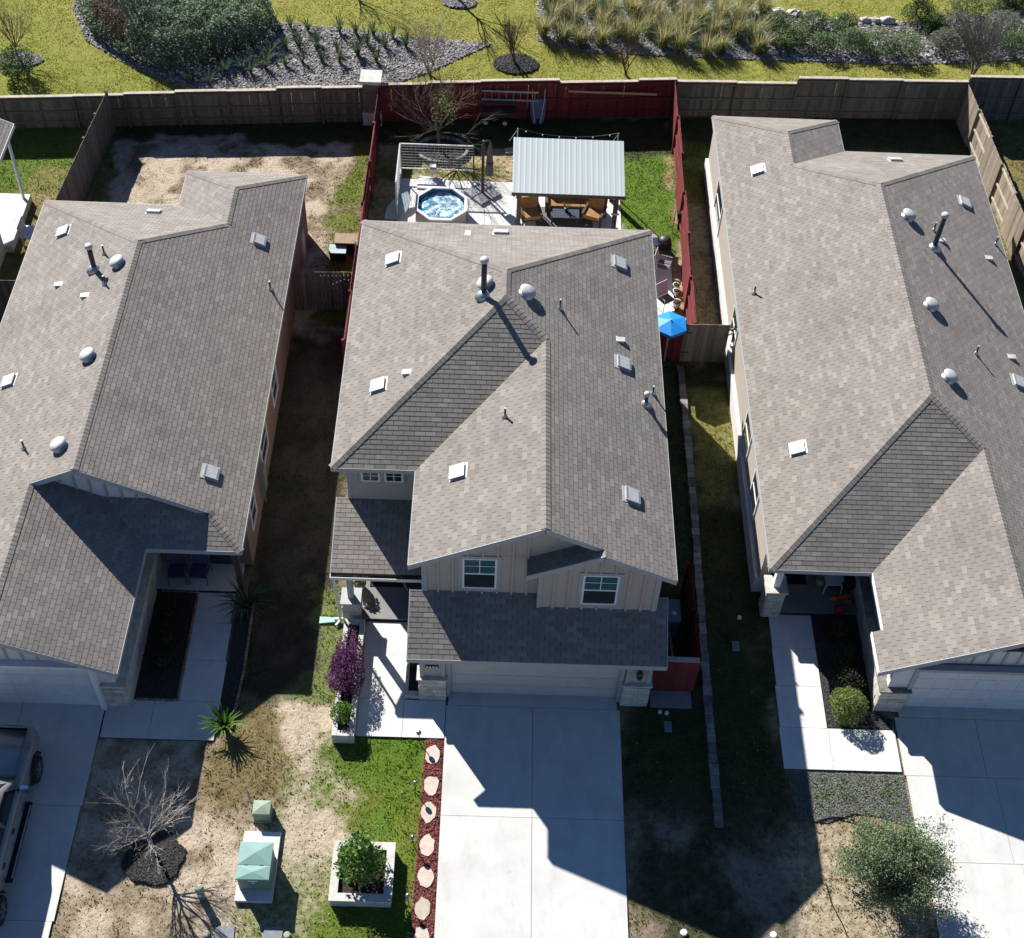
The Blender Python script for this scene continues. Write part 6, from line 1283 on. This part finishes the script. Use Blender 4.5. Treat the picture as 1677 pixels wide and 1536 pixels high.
# things in the left back yard
q = at(565, 392, .5); T = thing('storage_box', 'tan storage box with flat lid beside the red fence', 'box', (q.x, q.y, 0)); MB().rng(q.x-.35, q.x+.35, q.y-.25, q.y+.25, 0, .5).build('body', 'black', T); MB().rng(q.x-.38, q.x+.38, q.y-.28, q.y+.28, .5, .56).build('lid', 'pot_tan', T)
q = at(553, 408, .4); T = thing('plastic_tub', 'grey blue lidded plastic tub in front of the tan storage box', 'tub', (q.x, q.y, 0)); MB().box((q.x, q.y, .19), (.55, .4, .38), taper=1.1).build('body', 'black', T); MB().box((q.x, q.y, .4), (.64, .48, .04)).build('lid', 'cover_grey', T)
q = at(500, 398, .8); T = thing('meter_cabinet', 'white cabinet on the back corner of the left house', 'cabinet', (-2.9, q.y, .1)); MB().rng(-3.05, -2.72, q.y-.3, q.y+.3, .1, 1.3).build('body', 'white_metal', T); MB().rng(-2.72, -2.70, q.y-.25, q.y+.25, .2, 1.2).build('door', 'white_metal', T)
q = at(538, 471, .05); single('timber_board', MB().box((q.x, q.y, .03), (.75, .12, .04), .02), 'plank_new', 'short pale board lying at the foot of the alley gate', 'board')
q = at(528, 487, .05); single('timber_stick', MB().box((q.x, q.y, .02), (.05, .55, .03), .45), 'wood_cap', 'thin pale stick lying in the dark alley', 'stick')
q = at(57, 375, .6); T = thing('white_bench', 'white slatted bench frame in the dark gap beside the left roof', 'bench', (q.x, q.y, 0)); MB().rng(q.x-.5, q.x+.9, q.y-.35, q.y+.35, .42, .46).build('seat', 'chair_white', T)
for sx in (-.45, .85):
    for sy in (-.3, .3): MB().rng(q.x+sx-.03, q.x+sx+.03, q.y+sy-.03, q.y+sy+.03, 0, .42).build('leg', 'chair_white', T)
MB().rng(q.x-.52, q.x-.46, q.y-.35, q.y+.35, .46, .9).build('end_panel', 'chair_white', T)

# ------------------------------------------------------------------ park
G2 = lambda pts: [tuple(at(px, py))[:2] for px, py in pts]
mulch('mulch_bed', G2([(118, 10), (140, 66), (205, 104), (270, 132), (330, 146), (480, 150), (620, 146), (705, 118), (805, 72), (700, 64), (560, 47), (440, 36), (300, -30), (160, -30)]), 'mulch_grey', 26000, .10, 'wide grey mulch bed around the park hedge and yuccas', 'mulch bed', 21, z=.015, h=.05)
mulch('mulch_bed', G2([(880, 66), (960, 86), (1100, 92), (1240, 98), (1500, 106), (1640, 100), (1677, 96), (1760, 60), (1677, 20), (1600, 25), (1500, 36), (1380, 36), (1270, 18), (1100, -20), (880, -20)]), 'mulch_grey', 26000, .10, 'grey mulch under the row of ornamental grasses and shrubs', 'mulch bed', 22, z=.012, h=.05)
# hedge: a bumpy mass of leaves
hp = G2([(128, 22), (150, 62), (205, 98), (262, 126), (330, 112), (420, 82), (456, 52), (446, 22), (380, 0), (300, -20), (180, -20), (130, -5)])
r_ = np.random.default_rng(8); X = r_.uniform(-15, -4, 85000); Y = r_.uniform(24, 33, 85000); k = inpoly(X, Y, hp); X, Y = X[k], Y[k]
top = .8+.95*fbm(X, Y, .7, 71)+.45*fbm(X, Y, 2.2, 75)
edge = np.minimum.reduce([np.abs((p1[0]-p0[0])*(p0[1]-Y)-(p0[0]-X)*(p1[1]-p0[1]))/math.hypot(p1[0]-p0[0], p1[1]-p0[1]) for p0, p1 in zip(hp, hp[1:]+hp[:1])])
top = top*np.clip(.35+edge*1.1, 0, 1); Z = top*(1-.75*r_.random(len(X))**2.2)
dead = inpoly(X, Y, G2([(150, 50), (205, 92), (225, 70), (190, 40)]))
T = thing('park_hedge', 'broad dense green hedge mass in the park bed at upper left', 'hedge', (-9.5, 27.2, 0)); C = np.stack([X, Y, Z], 1)
tt = .6+.8*fbm(X, Y, 1.2, 78); leafcloud('foliage', C[~dead], .11, 'leaf_hedge', T, 9, .6, .6, tint=tt[~dead]); leafcloud('dry_foliage', C[dead], .10, 'leaf_brown', T, 10, .5, .5)
mb = MB(); rnd = random.Random(5)
for k in range(40):
    i = rnd.randrange(len(X)); mb.tube([(X[i], Y[i], 0), (X[i]+rnd.uniform(-.2, .2), Y[i], top[i]*.7)], [.03, .01], 5)
o = mb.build('stem', 'bark_brown', T); o['kind'] = 'stuff'
bare_tree('bare_tree', 'wide grey leafless tree rising out of the park hedge', (-11.3, 28.0, 0), 1.0, 1.5, .06, 12, 'bark_grey', n_=11, depth=3, spread=.6, tilt=.9)
ph = 'bare young trees in the park lawn'
q = at(30, 98); bare_tree('bare_tree', 'thin bare tree in a mulch ring at the upper left edge', (q.x, q.y, 0), .7, 1.15, .04, 14, 'bark_brown', n_=9, depth=3, spread=.5, tilt=.75, group=ph, kids=(3, 4))
mulch('tree_ring', [(q.x+1.05*math.cos(k*.35), q.y+.5*math.sin(k*.35)) for k in range(18)], 'mulch_grey', 1500, .08, 'dark mulch ring under the thin bare tree at the upper left edge', 'mulch ring', 24, z=.02, mound=.12)
q = at(703, 122); bare_tree('bare_tree', 'bushy bare multi stemmed tree just behind the masonry pillar fence', (q.x, q.y, 0), .6, 1.2, .035, 15, 'bark_pale', n_=5, depth=3, spread=.4, tilt=.6, stems=4, group=ph, kids=(3, 4))
q = at(845, 108); bare_tree('bare_tree', 'slim bare tree in a dark oval mulch ring behind the red fence', (q.x, q.y, 0), .8, 1.1, .04, 16, 'bark_brown', n_=7, depth=3, spread=.4, tilt=.55, stems=2, group=ph, kids=(3, 4))
mulch('tree_ring', [(q.x+1.0*math.cos(k*.35), q.y+.1+.72*math.sin(k*.35)) for k in range(18)], 'mulch_black', 1600, .08, 'dark oval mulch ring behind the red fence', 'mulch ring', 25, z=.02, mound=.12)
q = at(1025, 122); bare_tree('bare_tree', 'small bare tree with reddish tips beyond the right end of the red fence', (q.x, q.y, 0), .6, .95, .03, 17, 'bark_brown', n_=5, depth=3, spread=.4, tilt=.6, stems=4, group=ph, kids=(3, 4))
q = at(1592, 124); bare_tree('bare_tree', 'spreading bare multi stemmed tree at the upper right', (q.x, q.y, 0), .7, 1.5, .045, 18, 'bark_grey', n_=7, depth=3, spread=.5, tilt=.75, stems=5, group=ph, kids=(3, 4))
q = at(752, 4); bare_tree('bare_tree', 'bare tree in a mulch ring at the top edge, its shadow on the lawn', (q.x, q.y, 0), 1.2, 1.5, .06, 19, 'bark_brown', n_=7, depth=3, spread=.5, tilt=.7, group=ph, kids=(3, 4))
mulch('tree_ring', [(q.x+.8*math.cos(k*.35), q.y+.5*math.sin(k*.35)) for k in range(18)], 'mulch_grey', 1200, .08, 'mulch ring cut by the top picture edge', 'mulch ring', 26, z=.02, mound=.1)
q = at(565, -22); bare_tree('bare_tree', 'bare tree above the top edge casting thin shadows on the lawn', (q.x, q.y, 0), 1.2, 1.4, .05, 20, 'bark_brown', n_=7, depth=3, spread=.5, tilt=.7, group=ph, kids=(3, 4))
# yucca clumps in the mulch bed
yz = [(z[0]/2.795, z[1]/2.795) for z in ((880, 380), (960, 395), (1030, 345), (1150, 340), (1105, 325), (1215, 315), (1305, 300), (1385, 290), (1475, 285), (1555, 290), (1635, 255), (1240, 260), (1180, 285), (1310, 225), (1370, 222), (1450, 232), (1410, 145), (1330, 130), (1350, 185), (1450, 200), (1545, 240), (1555, 152), (1630, 160), (1160, 228), (1080, 250), (1010, 290))]
yz += [(580+z[0]/2.995, z[1]/2.995) for z in ((65, 220), (95, 180), (150, 235), (190, 190), (255, 238), (110, 308), (20, 275))]
rows = {0: 'hedge side', 1: 'fence side'}; rnd = random.Random(19)
big = None
def rowlabel(pts, i, nrow, kind, names):
    """label by row (back to front) and order from the left within it"""
    o_ = sorted(range(len(pts)), key=lambda j: pts[j][1]); per = math.ceil(len(pts)/nrow); r = o_.index(i)//per
    k = sorted(o_[r*per:(r+1)*per], key=lambda j: pts[j][0]).index(i); return kind+', '+ORD[k]+' from the left in '+names[r]
for i, (px, py) in enumerate(yz):
    q = at(px, py); yucca(rowlabel(yz, i, 3, 'spiky yucca clump in grey mulch', ('the back row', 'the middle row', 'the row by the fence')), (q.x, q.y, .03), rnd.uniform(.55, .8), 'leaf_yucca', 100+i, 46, .032, 'yucca clumps in the grey mulch bed', .75)
# ornamental grasses
gp = [(885, 62), (920, 66), (955, 74), (985, 78), (1085, 80), (1110, 86), (1150, 88), (1185, 88), (1240, 90), (1040, 70), (905, 40), (945, 46), (980, 50), (1015, 58), (1060, 56), (1095, 60), (1130, 62), (1165, 64), (1200, 66), (1230, 66), (895, 14), (930, 20), (965, 22), (1000, 30), (1040, 32), (1075, 34), (1110, 38), (1145, 40), (1180, 44), (1215, 42), (890, -8), (930, -6), (975, 0), (1020, 6), (1060, 10), (1100, 10), (1140, 16), (1180, 20), (1215, 20), (1250, 26)]
for i, (px, py) in enumerate(gp):
    q = at(px+rnd.uniform(-6, 6), py+rnd.uniform(-3, 3)); h = rnd.uniform(.95, 1.35); c = (q.x, q.y, .02)
    T = thing('ornamental_grass', rowlabel(gp, i, 4, 'straw tipped grass clump', ('the top row', 'the second row', 'the third row', 'the row along the lawn')), 'grass clump', c, 'ornamental grasses in the park bed')
    r2_ = np.random.default_rng(300+i); B = np.array(c)+np.concatenate([r2_.normal(0, .09, (9, 2)), np.zeros((9, 1))], 1)
    blades('leaves', B, [h*.85]*9, 'leaf_sage' if i % 3 else 'leaf_olive', T, 400+i, 26, .75, .018, curl=.7); blades('plumes', B[:5], [h*1.1]*5, 'leaf_straw', T, 500+i, 22 if i % 4 else 34, .55, .02, curl=.5)
# shrubs and stones
sp = [(1298, 78, .75, 'leaf_sage'), (1345, 88, .8, 'leaf_sage'), (1395, 84, .8, 'leaf_sage'), (1435, 92, .85, 'leaf_sage'), (1480, 96, .85, 'leaf_sage'), (1275, 55, .7, 'leaf_sage'), (1330, 52, .75, 'leaf_sage'), (1380, 56, .7, 'leaf_sage'), (1275, 84, .6, 'leaf_sage'), (1505, 40, .8, 'leaf_green'), (1530, 58, .7, 'leaf_green'), (1580, 30, .9, 'leaf_sage'), (1560, 62, .95, 'leaf_grey'), (1600, 80, 1.0, 'leaf_grey'), (1640, 60, .95, 'leaf_grey'), (1660, 90, .8, 'leaf_sage'), (1545, 88, .8, 'leaf_grey'), (1690, 70, .8, 'leaf_sage'), (1640, 20, .6, 'leaf_yucca'), (1662, 16, .6, 'leaf_yucca')]
for i, (px, py, R_, m_) in enumerate(sp):
    q = at(px, py); nm = {'leaf_sage': 'rounded grey green', 'leaf_green': 'dark green', 'leaf_grey': 'greyish twiggy', 'leaf_yucca': 'small spiky dark'}[m_]
    shrub('park_shrub', rowlabel([p_[:2] for p_ in sp if p_[3] == m_], [j for j, p_ in enumerate(sp) if p_[3] == m_].index(i), 2 if m_ == 'leaf_sage' else 1, nm+' park shrub', ('the back row', 'the row along the lawn') if m_ == 'leaf_sage' else ('its group',)), (q.x, q.y+.2, R_*.62), (R_, R_*.8, R_*.65), 2600, .075, m_, 600+i, group=nm+' shrubs in the park bed', lump=.45, shell=.5)
rk = [(1258, 20, .5), (1275, 21, .6), (1300, 25, .7), (1322, 27, .5), (1345, 32, .5), (1372, 34, .4), (1397, 40, .35), (1418, 36, .6), (1432, 36, .6), (1452, 37, .7), (1265, 88, .5), (1430, 41, .25), (1520, 94, .35), (1408, 55, .2)]
for i, (px, py, s_) in enumerate(rk):
    q = at(px, py); rr = random.Random(i); mb = MB(); mb.ball((q.x, q.y, s_*.16), s_*.5, 8, 5, sq=(1.1, .7, .5), t=rr.uniform(.85, 1.15)); mb.v = [(v[0]+rr.uniform(-.06, .06)*s_, v[1]+rr.uniform(-.06, .06)*s_, max(-.02, v[2]+rr.uniform(-.05, .05)*s_)) for v in mb.v]
    single('rock', mb, 'rock_pale', 'pale limestone rock in the park bed, '+ORD[sorted(range(len(rk)), key=lambda j: rk[j][0]).index(i)]+' from the left', 'rock', 'limestone rocks edging the park bed')
q = at(1500, 24); T, tips = bare_tree('bare_tree', 'dark leaning shrub tree above the rocks at the top right', (q.x, q.y, 0), .5, 1.0, .05, 22, 'bark_brown', n_=8, depth=2, spread=.5, tilt=1.0, group=ph)
tp = np.array([list(p) for p in tips]); leafcloud('leaves', tp[np.random.default_rng(1).integers(0, len(tp), 900)]+np.random.default_rng(2).normal(0, .12, (900, 3)), .09, 'leaf_dark', T, 23, tv=(.8, 2.5))

# ------------------------------------------------------------------ grass blades over the soil
m, N, L, b = nodes_of('grass_blade'); b.inputs['Roughness'].default_value = .8; b.inputs['Specular IOR Level'].default_value = .15
a = N.new('ShaderNodeAttribute'); a.attribute_name = 'tint'; n5 = N.new('ShaderNodeTexNoise'); n5.inputs['Scale'].default_value = 3.0; gm = N.new('ShaderNodeNewGeometry'); L.new(gm.outputs['Position'], n5.inputs['Vector'])
r5 = ramp(N, [(.3, (.8, .8, .8)), (.7, (1.15, 1.12, 1.05))]); L.new(n5.outputs[0], r5.inputs[0]); mx = N.new('ShaderNodeMix'); mx.data_type = 'RGBA'; mx.blend_type = 'MULTIPLY'; mx.inputs[0].default_value = 1; L.new(a.outputs['Color'], mx.inputs[6]); L.new(r5.outputs[0], mx.inputs[7]); L.new(mx.outputs[2], b.inputs['Base Color']); translucent(m, .45)
HOUSES = [R4(.3, 9.2, .3, 10.3), R4(2.6, 9.25, -4.4, .4), R4(aL+.3, aR-.35, .1, aB-.3), R4(aw+.3, aR-.35, aB-.4, aB2-.3), R4(aL+.3, av-.1, aFg+.4, .2), R4(cL+.3, cR-.3, 1.1, cB-.3), R4(cL+.3, cw-.3, cB-.4, cB2-.3), R4(cv+.1, cR-.3, cG+.2, 1.3), R4(fx-4, fx, 6, 17.4)]
def lawn(name, x0, x1, y0, y1, dens, seed, h0, label, cond):
    r = np.random.default_rng(seed); n_ = int((x1-x0)*(y1-y0)*dens); X = r.uniform(x0, x1, n_); Y = r.uniform(y0, y1, n_)
    P = np.stack([X, Y, 0*X], 1)-np.array(CAM); zz = P @ np.array(AF); px = PW/2+FPX*(P @ np.array(AR))/zz; py = PH/2-FPX*(P @ np.array(AU))/zz
    k = (px > -30) & (px < PW+30) & (py > -30) & (py < PH+30) & cond(X, Y); X, Y = X[k], Y[k]
    ex = np.zeros(len(X), bool)
    for P_ in EXCL+HOUSES: ex |= inpoly(X, Y, P_)
    X, Y = X[~ex], Y[~ex]; G, S, C = paint_fields(X, Y); fine = fbm(X, Y, 3.2, 202, 3)
    k = (C*1.15-.06+(fine-.5)*1.3) > r.random(len(X))*np.where(C < .4, 1.6, 1.0); X, Y, G, C, fine = X[k], Y[k], G[k], C[k], fine[k]; n_ = len(X)
    a_ = r.uniform(0, 6.283, n_); h = h0*r.uniform(.5, 1.4, n_)*(.6+.8*fine)*np.clip(.35+C, .4, 1); ln = h*r.uniform(.3, 1.3, n_); w_ = r.uniform(.012, .03, n_)
    B = np.stack([X, Y, np.full(n_, -.015)], 1); d = np.stack([np.cos(a_), np.sin(a_), 0*a_], 1); s_ = np.stack([-np.sin(a_), np.cos(a_), 0*a_], 1)*w_[:, None]
    V = np.stack([B-s_, B+s_, B+d*ln[:, None]+np.array((0, 0, 1))*h[:, None]], 1).reshape(-1, 3)
    T_ = np.repeat(G*(r.uniform(.85, 1.35, n_)*(.85+.4*fine))[:, None]*np.where(C < .4, 1.35, 1.08)[:, None], 3, 0)
    return tag(finish(name, V, np.arange(n_*3).reshape(-1, 3), 'grass_blade', None, tints=T_), label, 'grass', kind='stuff')
pk = lambda X, Y: Y > 23.15+.072*(X+.5)
lawn('park_grass', -21, 31, 22, 36, 260, 1, .036, 'olive mown grass of the park behind the fences', pk)
blades('weeds', [(random.uniform(13.7, 16.1), -7.0+max(-.55, min(.5, random.gauss(0, .3))), .02) for k in range(90)], [.075]*90, 'leaf_sage', None, 77, 14, 1.2, .016).name = 'weed_patch'
tag(bpy.data.objects['weed_patch'], 'green weeds sprouting in the grey mulch bed', 'weeds', kind='stuff')
lawn('yard_grass', -17, 27, -13, 25, 250, 2, .05, 'patchy short grass in the yards between the houses', lambda X, Y: ~pk(X, Y))

# dry leaf litter blown over the front and back yards
for nm_, x0_, x1_, y0_, y1_, n_, lb in (('leaf_litter', -7, 3, -13, -3.5, 2600, 'dry brown leaf litter scattered over the front yards'), ('leaf_litter', -10.5, 0, 11, 22, 1400, 'dry leaf litter scattered over the bare back yard'), ('leaf_litter', 8.5, 17, -13, -3, 1200, 'dry leaf litter scattered on the shaded right lawn')):
    V, F, t = chips(R4(x0_, x1_, y0_, y1_), n_, .03, .012, int(n_), .015); c = V.reshape(-1, 4, 3).mean(1); ex = np.zeros(len(c), bool)
    for P_ in EXCL+HOUSES: ex |= inpoly(c[:, 0], c[:, 1], P_)
    ex |= fbm(c[:, 0], c[:, 1], .6, 303) < .45
    V = V.reshape(-1, 4, 3)[~ex].reshape(-1, 3); t = t.reshape(-1, 4)[~ex].ravel()
    tag(finish(nm_, V, np.arange(len(V)).reshape(-1, 4), 'leaf_brown', None, tints=t*1.7), lb, 'leaf litter', kind='stuff')
